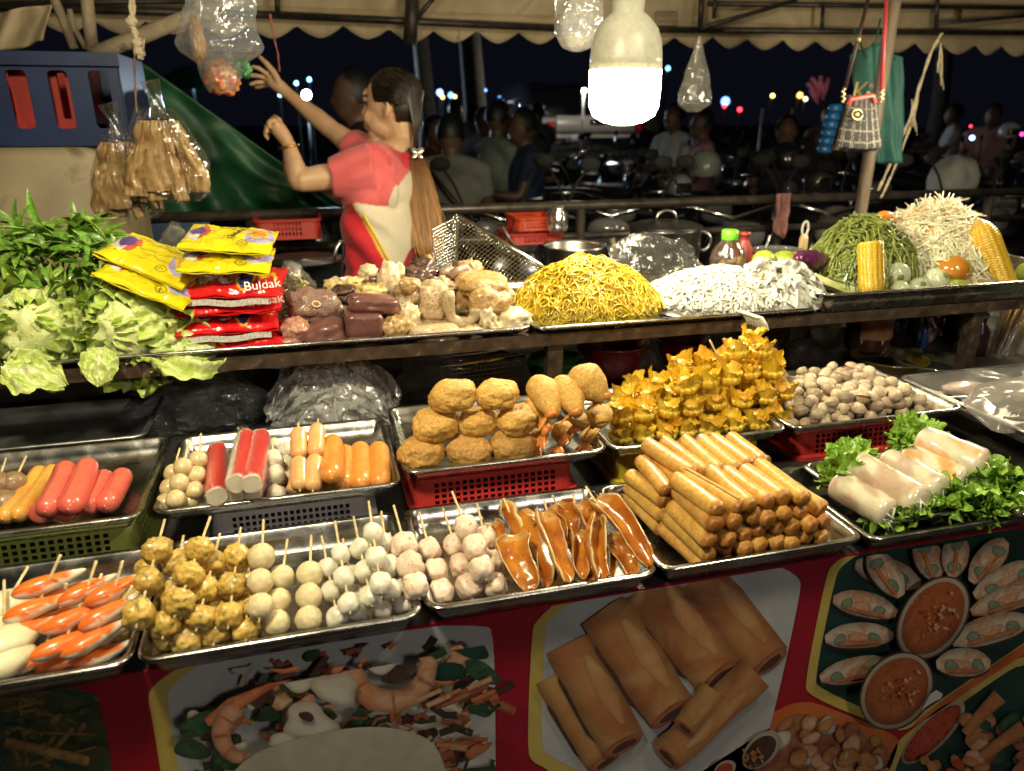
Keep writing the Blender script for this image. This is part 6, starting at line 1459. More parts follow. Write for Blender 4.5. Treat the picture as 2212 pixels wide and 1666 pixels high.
def towf(u, v):
    p0 = ony(1676+34*u, 418, 2.57); d = v*(.175-.05*abs(u-.55)*2)
    return V3((p0.x+.01*sin(u*9+v*3)*v+.012*v*noise.noise(V3((u*3, v*4, 1))), 2.575-.012*sin(u*11)-.01, 1.122-d))
solid(world_mesh('pink_towel', MB().add(grid(26, 24, towf)), [TOWEL], None, label='pink towel hanging from the back railing', cat='towel'), .004)
def on_shelf(px, py, y): return ony(px, py, y)
P0 = ony(1577, 508, 1.60); k = m_of(1, P0); t = thing('water_bottle', 'clear plastic bottle with a bright green cap behind the noodles', 'bottle', (P0.x, 1.6, 1.02))
h_ = P0.z+m_of(10, P0)-1.02
put('bottle_body', MB().add(lathe([(32*k, 0), (38*k, .006), (38*k, h_-62*k), (34*k, h_-44*k), (20*k, h_-26*k), (17*k, h_-20*k)], 28)).mesh('bottle_body', [film('bottle_plastic', haze=.12, gloss=.9, bs=20, bump=.25, milky=(.5, .3, .22))]), TR((P0.x, 1.6, 1.0205)), t)
put('cap', MB().add(lathe([(17*k, -20*k), (18*k, -18*k), (18*k, 0), (15*k, 2*k)], 28)).mesh('cap', [mat('green_cap', (.16, .50, .03), rough=.35)]), TR((P0.x, 1.6, 1.02+h_)), t)
put('sauce', MB().add(lathe([(30*k, 0), (35*k, .004), (35*k, .03)], 24)).mesh('sauce', [mat('bottle_sauce', (.30, .10, .05), rough=.3)]), TR((P0.x, 1.6, 1.0235)), t)
P0 = ony(1608, 520, 1.68); put('sauce_bottle', MB().add(lathe([(.022, -.09), (.024, -.08), (.024, -.02), (.012, 0), (.011, .012), (.014, .013), (.014, .022)], 20)).add(loop((.024, 0, -.03), (.024, 0, -.075), (.03, 0, 0), .005)).mesh('sauce_bottle', [mat('dark_red_plastic', (.28, .04, .03), (.4, .08, .06), ns=20, rough=.3)]), TR(P0), None, label='dark red squeeze bottle with a handle behind the green capped one', cat='bottle')
P0 = ony(1682, 549, 1.73); R_ = m_of(58, P0); t = thing('food_box', 'round clear plastic box with yellow tape behind the limes', 'box', (P0.x, P0.y, P0.z-.03))
put('tub', MB().add(lathe([(R_*.86, -.05), (R_*.97, .0), (R_*.99, .004)], 30)).mesh('tub', [film('tub_clear', haze=.22, gloss=.6, bs=10, bump=.1)]), TR(P0), t); put('lid', MB().add(lathe([(R_, .0045), (R_*1.02, .007), (R_*1.02, .012), (R_*.9, .013), (R_*.88, .010), (.001, .010)], 30)).mesh('lid', [film('tub_lid', haze=.3, gloss=.5, milky=(.5, .55, .6), bs=10, bump=.1)]), TR(P0), t)
put('tape', MB().add(box(-.006, .010, -R_*1.03, -R_*.7, .0135, .0145)).mesh('tape', [mat('yellow_tape', (.55, .36, .10), rough=.4)]), TR(P0), t)
def spat(px, py0, py1, y):
    A, B = ony(px, py1, y), ony(px+2, py0, y); L = (B-A).length; w = m_of(9, A)
    t = thing('spatula', 'wooden handled spatula standing behind the deep tray, ring at its end', 'spatula', A)
    put('handle', MB().add(loft([rr(w*1.7, .012, .004, 3, 0), rr(w*2, .014, .005, 3, L*.25), rr(w*2, .014, .005, 3, L*.6), rr(w*1.6, .012, .004, 3, L*.68)])).mesh('handle', [mat('light_wood', (.56, .38, .18), (.64, .46, .24), ns=30, rough=.5)]), TR(A, frame((1, 0, 0), (B-A).normalized())), t)
    put('hang_ring', MB().add(tube([V3((w*.8*cos(a), 0, L*.83+L*.16*sin(a))) for a in [j*2*pi/16 for j in range(17)]], w*.28, 7)).mesh('hang_ring', [mat('white_metal_end', (.6, .58, .54), rough=.3)]), TR(A), t)
spat(1729, 479, 572, 1.78)
for lab, a, b, y, r, m in [('dark ladle handle slanting behind the wire basket', (1085, 490), (1120, 560), 2.0, .006, BLACKIRON), ('thin wooden stick handle beside the stock pot', (1322, 515), (1328, 560), 2.05, .009, WOOD), ('bent metal hook hanging beside the stock pot', (1345, 515), (1340, 545), 2.04, .005, ALU), ('steel tongs leaning behind the green capped bottle', (1662, 508), (1640, 572), 1.95, .004, ALU)]:
    A, B = ony(*a, y), ony(*b, y); put('utensil', MB().add(tube([A-B, (A-B)*.5+V3((.004, 0, 0)), V3((0, 0, 0))], r, 7)).mesh('utensil', [m]), TR(B), None, label=lab, cat='utensil')

# ------------------------------------------------------------------ things under the shelf on the counter
TZ = .8385
def bagpile(label, x0, x1, y0, y1, y, m, seed, n=4):
    c_ = ony((x0+x1)/2, y1, y); t = thing('plastic_bag', label, 'plastic bag', c_, 'clear plastic bags under the shelf')
    for k in range(n):
        o_ = V3((seed*3.1+k*7, k, 2))
        def fn(u, v):
            e = 1-abs(u*2-1)**3; p = ony(x0+(x1-x0)*(u*(1-.1*k)+.05*k), y1-(y1-y0)*v*(.35+.65*e)*(1-.12*k), y); q_ = V3((u*3.2, v*2.2, 0))+o_
            r_ = sum(a_*(1-2*abs(noise.noise(q_*f_))) for f_, a_ in ((1, .5), (2.3, .30), (5, .16), (9, .08)))
            return V3((p.x+.012*noise.noise(q_*3), y-.022*k+.045*r_+.03*v, max(TZ+.002, p.z+.012*noise.noise(q_*2.3+V3((5, 5, 5))))))
        put('film_fold', MB().add(grid(64, 40, fn)).mesh('film_fold', [m]), TR(), t).matrix_basis = TR(-c_)
bagpile('large dim clear plastic bag lying under the shelf at the left', 165, 600, 800, 955, 1.42, film('grey_bag', haze=.34, gloss=.3, bs=30, bump=.5, milky=(.7, .7, .68)), 7)
bagpile('bright crinkled clear plastic bag under the shelf left of the breaded balls', 575, 870, 775, 925, 1.31, film('bright_bag', haze=.60, gloss=.45, milky=(.85, .85, .83), bs=34, bump=.5), 12, 5)
crumple('small clear plastic bag under the shelf behind the breaded balls', 915, 815, 1.50, .055, 14, CLEARBAG, sub=5, amp=.35, sc=(1, .8, 1.1))
wb2 = thing('wire_basket', 'dim wire frying basket lying under the shelf behind the breaded balls', 'basket', onz(1050, 800, TZ+.07), 'wire frying baskets')
wirebasket(wb2, TR(ony(952, 792, 1.46), RZ(8) @ RX(-12)), .19, .15, .065, .010)
def bowl(label, px, py, y, rpx, h, c, name='plastic_bowl', m=None, cat='bowl', cls=1.0):
    P0 = ony(px, py, y); R_ = m_of(rpx, P0); z = P0.z
    m = m or mat('bowl_%d_%d_%d' % tuple(int(k*255) for k in c), c, tuple(k*.8 for k in c), ns=20, rough=.25, coat=.4)
    o = put(name, MB().add(lathe([(R_*.55, -h), (R_*.62, -h+.004), (R_*.9, -h*.35), (R_, 0), (R_*1.05, .002), (R_*1.05, -.003), (R_*.99, -.004)][:5], 36, False)).add(disc([V3((R_*.56*cos(a), R_*.56*sin(a), -h+.001)) for a in [j*2*pi/36 for j in range(36)]])).mesh(name, [m]), TR((P0.x, y, z)), None, label=label, cat=cat, group=None); solid(o, .003); return o
bowl('green plastic bowl under the shelf left of the shelf post', 1200, 775, 1.44, 62, .075, (.03, .14, .03))
bowl('maroon plastic bowl under the shelf right of the shelf post', 1322, 738, 1.46, 78, .09, (.20, .012, .02))
bowl('red plastic bowl under the shelf, behind the wonton pile', 1478, 733, 1.5, 58, .07, (.26, .02, .03))
crumple('grey plastic bag bundle under the shelf behind the wontons', 1520, 745, 1.56, .05, 22, MILKYBAG, amp=.25, sc=(1.3, .8, .6)); crumple('pale plastic bag lump left of the wonton pile', 1390, 795, 1.42, .045, 25, MILKYBAG, amp=.3, sc=(1, .8, .9))
P0 = ony(1645, 700, 1.66); put('plastic_bucket', MB().add(lathe([(.075, 0), (.08, .004), (.088, .16), (.092, .16)], 30, True)).mesh('plastic_bucket', [mat('milky_bucket', (.42, .41, .38), (.5, .48, .45), ns=8, rough=.4)]), TR((P0.x, 1.66, TZ)), None, label='whitish plastic bucket under the shelf above the wontons', cat='bucket')
NUTS = mat('crushed_peanuts', (.34, .22, .12), (.50, .36, .22), (.24, .14, .08), ns=220, rough=.6, bump=.9, bs=260, lo=.35, hi=.6)
P0 = ony(1757, 735, 1.50); t = thing('peanut_jar', 'square clear jar full of crushed peanuts under the shelf', 'jar', (P0.x, 1.5, TZ+.03)); w = m_of(82, P0)
put('nuts', MB().add(rbox(w, w*.8, .12, .012)).mesh('nuts', [NUTS]), TR((P0.x, 1.5, TZ+.031)), t); put('jar_wall', MB().add(rbox(w+.006, w*.8+.006, .13, .014)).mesh('jar_wall', [film('jar_glass', haze=.06, gloss=1.2, bs=30, bump=.2)]), TR((P0.x, 1.5, TZ+.028)), t)
P0 = ony(1742, 778, 1.42); put('charred_pan', MB().add(blob(1.0, .5, .75, 4, .12, 1.3, 4, 2.3)).mesh('charred_pan', [mat('charred', (.018, .014, .012), (.05, .035, .028), ns=40, rough=.5, bump=.7, bs=60)]), TR(P0, RY(25), m_of(60, P0)), None, label='black charred pan leaning under the shelf, behind the cockle tray', cat='pan')
P0 = ony(1672, 795, 1.40); put('red_ladle', MB().add(tube([ony(1625, 770, 1.42)-P0, V3((0, 0, 0)), ony(1700, 815, 1.38)-P0], [.010, .012, .008], 8)).mesh('red_ladle', [mat('dark_red_plastic', (.28, .04, .03), rough=.3)]), TR(P0), None, label='dark red plastic ladle handle behind the wontons', cat='ladle')
P0 = ony(1868, 765, 1.50); t = thing('sauce_jar', 'brown jar with an orange label under the shelf, right of the peanuts', 'jar', (P0.x, 1.5, TZ+.01)); R_ = m_of(46, P0)
put('glass', MB().add(lathe([(R_*.93, 0), (R_, .008), (R_, .16), (R_*.7, .175)], 30)).mesh('glass', [mat('brown_jar', (.09, .035, .015), (.16, .06, .03), ns=20, rough=.2, coat=.5)]), TR((P0.x, 1.5, TZ+.012)), t)
lab_ = MB().add(grid(24, 2, lambda u, v: V3((R_*1.012*cos(-2.6+2.3*u), R_*1.012*sin(-2.6+2.3*u), .035+.09*v)))); put('label_sheet', lab_.mesh('label_sheet', [mat('orange_label', (.52, .20, .08), (.60, .30, .16), (.36, .10, .05), ns=40, rough=.35)]), TR((P0.x, 1.5, TZ+.012)), t)
put('lettering', text_mesh('ะนก', .034, mat('white_ink', (.8, .78, .76), rough=.3)), TR((P0.x+R_*.42, 1.5-R_*.935, TZ+.105), RZ(24) @ RX(90)), t)
bowl('yellow plastic tub with a see-through wall, behind the cockle tray', 1920, 771, 1.40, 76, .05, (.34, .27, .02), 'plastic_tub', film('yellow_tub', tint=(.8, .66, .05), haze=.4, gloss=.6, milky=(.42, .33, .03), bs=12, bump=.1), 'tub')
bowl('clear round plastic tub holding greenish sauce, behind the cockles', 2010, 778, 1.355, 74, .045, (.4, .4, .4), 'plastic_tub', film('clear_tub', haze=.25, gloss=.8, milky=(.5, .5, .44), bs=12, bump=.1), 'tub')
P0 = ony(2010, 782, 1.355); put('green_sauce', MB().add(disc([V3((m_of(66, P0)*cos(a), m_of(66, P0)*sin(a), 0)) for a in [j*2*pi/30 for j in range(30)]])).mesh('green_sauce', [mat('green_sauce', (.12, .12, .06), (.16, .15, .08), ns=20, rough=.08, coat=.6)]), TR(P0-V3((0, 0, .018))), None, label='greenish sauce standing in the clear round tub', cat='sauce')
random.seed(111)
for lab, px, py, y, h, r, c in [('black sauce bottle under the shelf beside the orange label jar', 1925, 760, 1.52, .13, .026, (.02, .015, .014)), ('dark bottle wrapped in foil near the skewer bundle', 2098, 800, 1.42, .10, .024, (.06, .03, .03)), ('dark grey bottle behind the blue brush', 1962, 745, 1.56, .15, .022, (.05, .05, .055)), ('dark bottle with a red collar behind the sauce tubs', 2056, 745, 1.55, .15, .028, (.03, .02, .02))]:
    P0 = ony(px, py, y); t = thing('sauce_bottle', lab, 'bottle', (P0.x, y, TZ))
    put('glass', MB().add(lathe([(r, 0), (r, h*.6), (r*.45, h*.8), (r*.45, h)], 18)).mesh('glass', [mat('dark_bottle_%d' % (c[0]*1000+c[2]*100), c, tuple(k*1.6 for k in c), ns=30, rough=.2, coat=.5)]), TR((P0.x, y, TZ)), t)
    put('cap', MB().add(blob(r*.6, r*.6, r*.5, 2, .3, 3, 3)).mesh('cap', [mat('foil', (.55, .52, .5), rough=.25, metal=1, bump=.6, bs=120)] if 'foil' in lab else [mat('dark_red_plastic', (.28, .04, .03), rough=.3)]), TR((P0.x, y, TZ+h)), t)
crumple('crumpled silver pink plastic packet under the deep tray', 1990, 705, 1.60, .055, 31, mat('foil_packet', (.42, .36, .36), (.5, .30, .32), ns=14, rough=.25, metal=.5, bump=.6, bs=60), 'foil_packet', cat='packet', amp=.35, sc=(1.2, .7, 1.0))
crumple('blue cloth bundle under the deep tray beside the blue brush', 1975, 765, 1.54, .045, 33, mat('blue_cloth', (.01, .025, .07), (.02, .05, .12), ns=40, rough=.8, bump=.4, bs=120), 'blue_cloth', cat='cloth', amp=.3, sc=(1.3, .8, .6))
A, B = ony(1990, 775, 1.50), ony(2000, 690, 1.50); put('blue_brush', MB().add(tube([V3((0, 0, 0)), (B-A)*.5, B-A], [.010, .008, .006], 8)).mesh('blue_brush', [mat('blue_plastic', (.03, .12, .36), rough=.3)]), TR(A), None, label='blue plastic brush handle standing under the deep tray', cat='brush')
A = ony(2150, 790, 1.40); t = thing('skewer_bundle', 'bundle of bamboo skewers in clear plastic at the right end', 'bundle', A)
mb = MB()
for k in range(40):
    o_ = V3((rnd(-1, 1)*.024, rnd(-1, 1)*.02, 0)); mb.add(tube([o_, o_*1.2+V3((.085+rnd(-.01, .01), .03, .17))], .0016, 5))
o = put('sticks', mb.mesh('sticks', [BAMBOO]), TR(A), t); o['kind'] = 'stuff'
put('wrapper', MB().add(tube([V3((-.012, 0, -.01)), V3((.04, .015, .08)), V3((.085, .03, .165))], [.034, .036, .040], 14)).mesh('wrapper', [CLEARBAG]), TR(A), t)
crumple('red plastic packet at the right edge under the deep tray', 2195, 672, 1.60, .04, 35, mat('red_packet', (.45, .03, .03), rough=.3, coat=.5), 'plastic_packet', cat='packet', sc=(1, .6, 1))
basket('beige perforated basket under the shelf at the left edge', -.72, -.315, 1.46, 1.62, .955, 1.005, (.36, .27, .22), 20, 8, 2, inv=False)
tray('dull empty tray under the shelf at the left edge', -.78, -.30, 1.235, 1.44, .905, .03, m=STEEL_DULL)
bk = thing('support_box', 'dark crate under the shelf carrying the dull tray', 'crate', (-.54, 1.34, TZ)); world_mesh('crate_side', MB().add(box(-.74, -.34, 1.26, 1.42, TZ, .873)), [DARK_STEEL], bk, smooth=False); world_mesh('crate_top', MB().add(box(-.75, -.33, 1.45, 1.63, TZ, .953)), [DARK_STEEL], bk, smooth=False)

# ------------------------------------------------------------------ hanging things
def hangbag(label, top, bot, wpx, y, m, seed, prof=None, cat='plastic bag', name='hanging_bag', depthk=.7):
    A, B = ony(*top, y), ony(*bot, y); H_ = A.z-B.z; W_ = m_of(wpx/2, B); prof = prof or [(0, .12), (.25, .45), (.6, .85), (.85, 1.0), (.96, .7), (1, .15)]
    def fn(u, v):
        for (a, ra), (b, rb) in zip(prof, prof[1:]):
            if a <= u <= b: r = ra+(rb-ra)*(u-a)/(b-a); break
        a_ = 2*pi*v; r *= 1+.10*sin(a_*5+seed+u*3)*(1.1-u)+.16*noise.noise(V3((cos(a_)*2, sin(a_)*2, u*4+seed)))+.08*abs(noise.noise(V3((cos(a_)*5, sin(a_)*5, u*9+seed))))
        P_ = A.lerp(B, u); return V3((P_.x+W_*r*cos(a_), P_.y+W_*depthk*r*sin(a_), P_.z))
    return world_mesh(name, MB().add(grid(44, 48, fn, cv=True)), [m], None, (A+B)/2, label=label, cat=cat), A, B
FB1 = film('hang_bag', haze=.24, gloss=.22, fres=.35, milky=(.50, .54, .62), bs=16, bump=.8)
o, A, B = hangbag('big hanging clear plastic bag holding an orange packet, at the top', (478, -40), (478, 205), 165, 1.72, FB1, 3, [(0, .75), (.3, .85), (.55, 1.05), (.62, .95), (.72, .55), (.85, .45), (.95, .36), (1, .10)])
P0 = ony(480, 168, 1.72)
crumple('orange red snack packet in the bottom of the big hanging bag', 480, 168, 1.72, .036, 41, mat('orange_packet', (.34, .05, .015), (.46, .24, .10), (.24, .03, .02), ns=60, rough=.25, coat=.7, bump=.4, bs=60), 'snack_packet', cat='packet', amp=.3, sc=(1, .7, 1))
crumple('small green packet in the side of the big hanging bag', 524, 148, 1.74, .020, 42, mat('green_packet', (.05, .22, .07), (.02, .10, .04), ns=30, rough=.3), 'snack_packet', cat='packet', amp=.3); crumple('brown piece in the left of the big hanging bag', 428, 92, 1.74, .030, 43, mat('dried_brown', (.34, .18, .07), (.46, .28, .12), (.26, .13, .05), ns=30, rough=.45, coat=.3, bump=.5, bs=60), 'dried_piece', cat='dried food', amp=.4, sc=(.7, .5, 1.5))
hangbag('milky hanging plastic bag left of the glowing bulb', (1262, -60), (1245, 112), 104, 1.75, film('hang_bag_milk', haze=.34, gloss=.3, milky=(.56, .55, .54), bs=14, bump=.8), 5, [(0, .9), (.5, 1.0), (.8, .95), (.95, .6), (1, .2)])
hangbag('cone shaped hanging clear bag tied at its top, right of the bulb', (1512, 78), (1497, 242), 78, 2.3, film('hang_bag_cone', haze=.30, gloss=.4, milky=(.55, .53, .50), bs=18, bump=.8), 8, [(0, .06), (.2, .28), (.5, .68), (.75, .95), (.9, .95), (1, .35)])
def rope(label, pts, y, r, m, name='rope', cat='rope', sides=7, extra=None, group=None):
    P = [ony(a, b, y) for a, b in pts]; Q = []
    for i in range(len(P)-1):
        for k in range(4): Q.append(P[i].lerp(P[i+1], k/4))
    Q.append(P[-1]); mb = MB()
    for s in range(2):
        mb.add(tube([q_+V3((r*.6*cos(i*1.1+s*pi), r*.6*sin(i*1.1+s*pi), 0)) for i, q_ in enumerate(Q)], r*.75, sides))
    for e in extra or []: mb.add(e)
    return world_mesh(name, mb, [m], None, P[0], label=label, cat=cat, group=group)
ROPE = mat('beige_rope', (.42, .34, .23), (.52, .44, .32), ns=120, rough=.85, bump=.5, bs=300); STR = mat('brown_string', (.16, .10, .06), (.22, .14, .09), rough=.8)
kn = [blob(.012, .011, .010, 2, .3, 2, k) for k in range(3)]
def at_(bl, p): return [p+v for v in bl[0]], bl[1]
rope('thick beige rope with knots hanging at the top left', [(284, -30), (286, 30), (282, 52), (292, 70), (296, 105), (304, 128)], 1.75, .0055, ROPE, extra=[at_(kn[0], ony(285, 48, 1.75)), at_(kn[1], ony(298, 92, 1.75)), at_(kn[2], ony(301, 112, 1.75)), tube([ony(296, 92, 1.75), ony(312, 84, 1.74), ony(310, 108, 1.74)], .0016, 5)])
rope('dark string from the roof to the brown bags', [(290, 90), (291, 160), (294, 230), (296, 245)], 1.82, .002, STR); rope('thin reddish cord hanging behind the raised hand', [(583, 30), (590, 75), (600, 115), (604, 155)], 2.0, .002, mat('red_cord', (.22, .06, .05), rough=.8))
FROP = [tube([ony(2032, 92, 2.4)]+[ony(2032+(k*3-6)*j/3+3*sin(j*2+k*1.7), 92+(22+k*3)*j, 2.4-.004*(k % 2)) for j in (1, 2, 3)], .0020, 5) for k in range(5)]
rope('long beige rope from the frame down to the railing at the right', [(2034, 72), (2012, 110), (1985, 190), (1968, 250), (1925, 350), (1897, 412)], 2.4, .0045, ROPE, extra=FROP+[tube([ony(1970, 215, 2.4)]+[ony(1970+(k*3-2)*j/2+2*sin(j*2+k), 215+(17+3*k)*j, 2.4) for j in (1, 2, 3)], .0018, 5) for k in range(4)])
rope('second beige rope strand beside the long one at the right', [(1985, 190), (1975, 250), (1940, 345), (1908, 418), (1902, 428)], 2.42, .004, ROPE)
# brown bags of dried sheets
DRY = mat('dried_tofu_skin', (.30, .17, .06), (.46, .30, .13), (.20, .10, .035), ns=42, rough=.42, coat=.35, bump=.35, bs=60, lo=.34, hi=.64, bdist=.006)
def drybag(label, x0, x1, y0, y1, y, seed):
    A, B = ony((x0+x1)/2, y0, y), ony((x0+x1)/2, y1, y); W_ = m_of((x1-x0)/2, A); H_ = A.z-B.z; t = thing('dried_goods_bag', label, 'bag', (A.x, y, B.z), 'bags of dried sheets')
    random.seed(seed)
    for k in range(7):
        def fn(u, v, k=k):
            w = W_*(.24+.12*sin(k))*(.5+.8*min(1, u*1.3)); cx_ = (k-3)/3*W_*.78*(.48+.60*min(1, u*1.3))
            o_ = V3((k*3.1+seed, 1, 2)); e = v*2-1
            return V3((cx_+w*e+.006*noise.noise(V3((u*5, v*3, 0))+o_), -.015*cos(e*1.4)+(k % 2)*.012+.014*noise.noise(V3((e*4.5, u*4, 5))+o_), -.02-(H_-.025)*u*(.92+.07*sin(k*2)+.03*noise.noise(V3((v*6, k, 1))))))
        o = put('dried_sheet', MB().add(grid(40, 12, fn)).mesh('dried_sheet', [DRY]), TR(A), t); solid(o, .004)
    def bg(u, v):
        a_ = 2*pi*v; pr = .32+.72*min(1, u*1.8)**.7; pr *= 1-.25*max(0, u-.93)/.07
        n = 1+.08*sin(a_*4+u*5+seed)+.10*noise.noise(V3((cos(a_)*3, sin(a_)*3, u*6+seed)))
        return V3((W_*1.03*pr*n*cos(a_), .036*n*sin(a_), -H_*u+.004))
    put('bag_film', MB().add(grid(36, 40, bg, cv=True)).mesh('bag_film', [film('dry_bag', haze=.01, gloss=.22, bs=22, bump=.6, fres=.28)]), TR(A), t)
    put('tied_neck', MB().add(tube([V3((0, 0, -.015)), V3((.002, 0, .02)), V3((-.006, 0, .055))], [.018, .010, .020], 10)).mesh('tied_neck', [film('dry_bag', haze=.01, gloss=.22, bs=22, bump=.6, fres=.28)]), TR(A), t)
drybag('slim clear bag of brown dried sheets hanging at the left', 188, 312, 285, 478, 1.78, 3); drybag('wide clear bag of brown dried sheets hanging beside the slim one', 262, 418, 238, 442, 1.72, 5)

# ------------------------------------------------------------------ bags on the pole
TEAL = mat('teal_cloth', (.006, .055, .048), (.010, .075, .065), ns=20, rough=.7, bump=.2, bs=60)
def gbag(u, v):
    x = (1836+44*v)+(112-46*v)*u; top = 92+70*abs(u-.48)**1.2; y = top+(352-top)*v
    p = ony(x, y, 2.32); return V3((p.x, 2.32-.035*sin(pi*u)*(.4+v)*.8+.014*sin(u*16+v*3)*(1-v*.4)+.01*noise.noise(V3((u*5, v*4, 1))), p.z))
gb = thing('green_bag', 'teal green drawstring bag printed with a big yellow letter, hanging behind the pole', 'bag', ony(1890, 350, 2.32))
solid(world_mesh('cloth', MB().add(grid(40, 40, gbag)), [TEAL], gb), .004)
YI = mat('yellow_ink', (.55, .42, .14), rough=.6); p_ = ony(1856, 200, 2.272)
put('lettering', text_mesh('K', .085, YI, shear=.12), TR(p_, RZ(-10) @ RX(90)), gb); put('lettering', text_mesh('RO', .034, YI), TR(ony(1884, 207, 2.268), RZ(-10) @ RX(90)), gb)
put('lettering', text_mesh('PO', .016, mat('red_ink', (.5, .04, .04), rough=.5)), TR(ony(1884, 186, 2.268), RZ(-10) @ RX(90)), gb)
for a, b in [((1845, 60), (1872, 128)), ((1902, 40), (1885, 130)), ((1905, 60), (1935, 130))]: world_mesh('drawstring', MB().add(tube([ony(*a, 2.31), ony(*b, 2.30)], .003, 6)), [TEAL], gb)
TW = bpy.data.materials.new('tweed_plaid'); TW.use_nodes = True; nt = TW.node_tree; N = nt.nodes; L = nt.links; b = N['Principled BSDF']; b.inputs['Roughness'].default_value = .8
uvn = N.new('ShaderNodeAttribute'); uvn.attribute_name = 'Col'; L.new(uvn.outputs['Color'], b.inputs['Base Color'])
hb = thing('handbag', 'dark tweed handbag with white checks and a red strap, hanging on the pole', 'handbag', ony(1850, 330, 2.02))
def hbag(s):
    def fn(u, v):
        x0, x1 = 1832-34*v, 1890+12*v; x = x0+(x1-x0)*u; y = 205+118*v+6*sin(pi*u)
        p = ony(x, y, 2.02); gx, gy = (u*6) % 1, (v*5+.3) % 1
        n = noise.noise(V3((u*60, v*60, 1))); n2 = noise.noise(V3((u*25, v*25, 4)))
        c = (.020, .017, .022) if n2 < .1 else (.035, .028, .032)
        if (abs(gx-.3) < .055 or abs(gx-.5) < .03) and n > -.1: c = (.34, .30, .24)
        if (abs(gy-.4) < .06) and n > .0: c = (.30, .27, .21)
        return V3((p.x, 2.02+s*(.006+.032*sin(pi*u)**.6*(.3+.7*v)*(1 if v < .93 else (1-v)/.07)), p.z)), c
    return grid(84, 60, fn)
world_mesh('bag_body', MB().add(hbag(-1)).add(hbag(1)), [TW], hb)
world_mesh('clasp', MB().add(tube([ony(1851+11*cos(a), 248+11*sin(a), 1.985) for a in [j*2*pi/18 for j in range(19)]], .0035, 6)).add(blob(.009, .004, .009, 2, 0, 1, 1), 0, TR(ony(1851, 248, 1.985))), [mat('brass', (.42, .33, .18), rough=.35, metal=.8)], hb)
PKH = mat('coral_handle', (.62, .10, .09), rough=.4); RST = mat('red_strap', (.42, .035, .05), rough=.5)
world_mesh('top_handle', MB().add(tube([ony(1832, 228, 2.0), ony(1838, 214, 2.0), ony(1860, 211, 2.0), ony(1886, 207, 2.0), ony(1890, 222, 2.0)], .0065, 8)), [PKH], hb)
world_mesh('strap', MB().add(tube([ony(1916, -20, 2.0), ony(1910, 90, 2.0), ony(1904, 195, 2.0)], .0055, 6)), [RST], hb); world_mesh('strap', MB().add(tube([ony(1880, -20, 2.04), ony(1856, 75, 2.03), ony(1826, 190, 2.02)], .0055, 6)), [mat('dark_strap', (.03, .012, .012), rough=.5)], hb)
BRS = mat('brass', (.42, .33, .18), rough=.35, metal=.8)
for x, y0, y1 in [(1905, 192, 222), (1822, 190, 222)]: world_mesh('chain', MB().add(tube([ony(x+4*sin(k*1.6), y0+(y1-y0)*k/12, 2.005) for k in range(13)], .003, 6)), [BRS], hb)
world_mesh('buckle', MB().add(tube([ony(1857, 76, 2.02), ony(1853, 92, 2.02)], .007, 6)), [BRS], hb)

# ------------------------------------------------------------------ far left: crates, tan chest, tarp, branches
TANB = mat('tan_chest', (.22, .17, .10), (.30, .24, .15), (.15, .11, .07), ns=7, rough=.55, bump=.2, bs=30)
A, B = ony(-120, 470, 1.95), ony(205, 318, 1.95); o = put('tan_chest', MB().add(rbox(B.x-A.x, .5, B.z-.35, .03, 4)).mesh('tan_chest', [TANB]), TR(((A.x+B.x)/2, 2.2, .35)), None, label='tan plastic chest standing behind the greens at the left edge', cat='chest')
CB_ = mat('blue_crate', (.004, .013, .058), (.007, .019, .075), ns=14, rough=.45); CRD = mat('red_crate', (.30, .02, .015), (.36, .03, .02), ns=14, rough=.4)
def slotcrate(label, x0, x1, y0, z0, z1, m, n, seed, hk=.5, d=.28):
    mb = MB(); w = x1-x0; p = w/n
    def q4(a, b, c, d_): mb.add(([V3((a, y0, c)), V3((b, y0, c)), V3((b, y0, d_)), V3((a, y0, d_))], [(0, 1, 2, 3)]))
    h = z1-z0; lo_, hi_ = z0+h*.18, z1-h*.18
    q4(x0, x1, z0, lo_); q4(x0, x1, hi_, z1)
    for i in range(n):
        a = x0+i*p; e = p*(1-hk)/2; q4(a, a+e, lo_, hi_); q4(a+p-e, a+p, lo_, hi_)
        r_ = p*hk*.22
        for (cx_, sx) in ((a+e, 1), (a+p-e, -1)):
            for (cz, sz) in ((lo_, 1), (hi_, -1)): mb.add(([V3((cx_, y0, cz)), V3((cx_+sx*r_, y0, cz)), V3((cx_+sx*r_*.3, y0, cz+sz*r_*.3)), V3((cx_, y0, cz+sz*r_))], [(0, 1, 2, 3)]))
    mb.add(box(x0, x0+.012, y0+.006, y0+d, z0, z1)); mb.add(box(x1-.012, x1, y0+.006, y0+d, z0, z1)); mb.add(box(x0, x1, y0+d, y0+d+.012, z0, z1)); mb.add(box(x0, x1, y0+.006, y0+d, z0, z0+.012))
    mb.add(box(x0-.006, x1+.006, y0-.014, y0-.002, z1-.022, z1)); mb.add(box(x0-.006, x1+.006, y0-.014, y0-.002, z0, z0+.018))
    o = world_mesh('stacking_crate', mb, [m], None, (x0, y0, z0), smooth=False, label=label, cat='crate', group='stacked plastic crates at the left'); return solid(o, .010)
c0, c1 = ony(-160, 318, 1.98), ony(248, 118, 1.98)
slotcrate('blue slotted plastic crate stacked on the tan chest at the left edge', c0.x, c1.x, 1.98, c0.z+.003, c1.z, CB_, 5, 1, .5)
slotcrate('red slotted crate nested inside the blue one at the left edge', c0.x+.03, c1.x-.10, 2.02, c0.z+.03, c1.z-.01, CRD, 5, 2, .30, .2)
TARP = mat('dark_green_tarp', (.006, .055, .022), (.012, .085, .035), ns=10, rough=.5, bump=.2, bs=25)
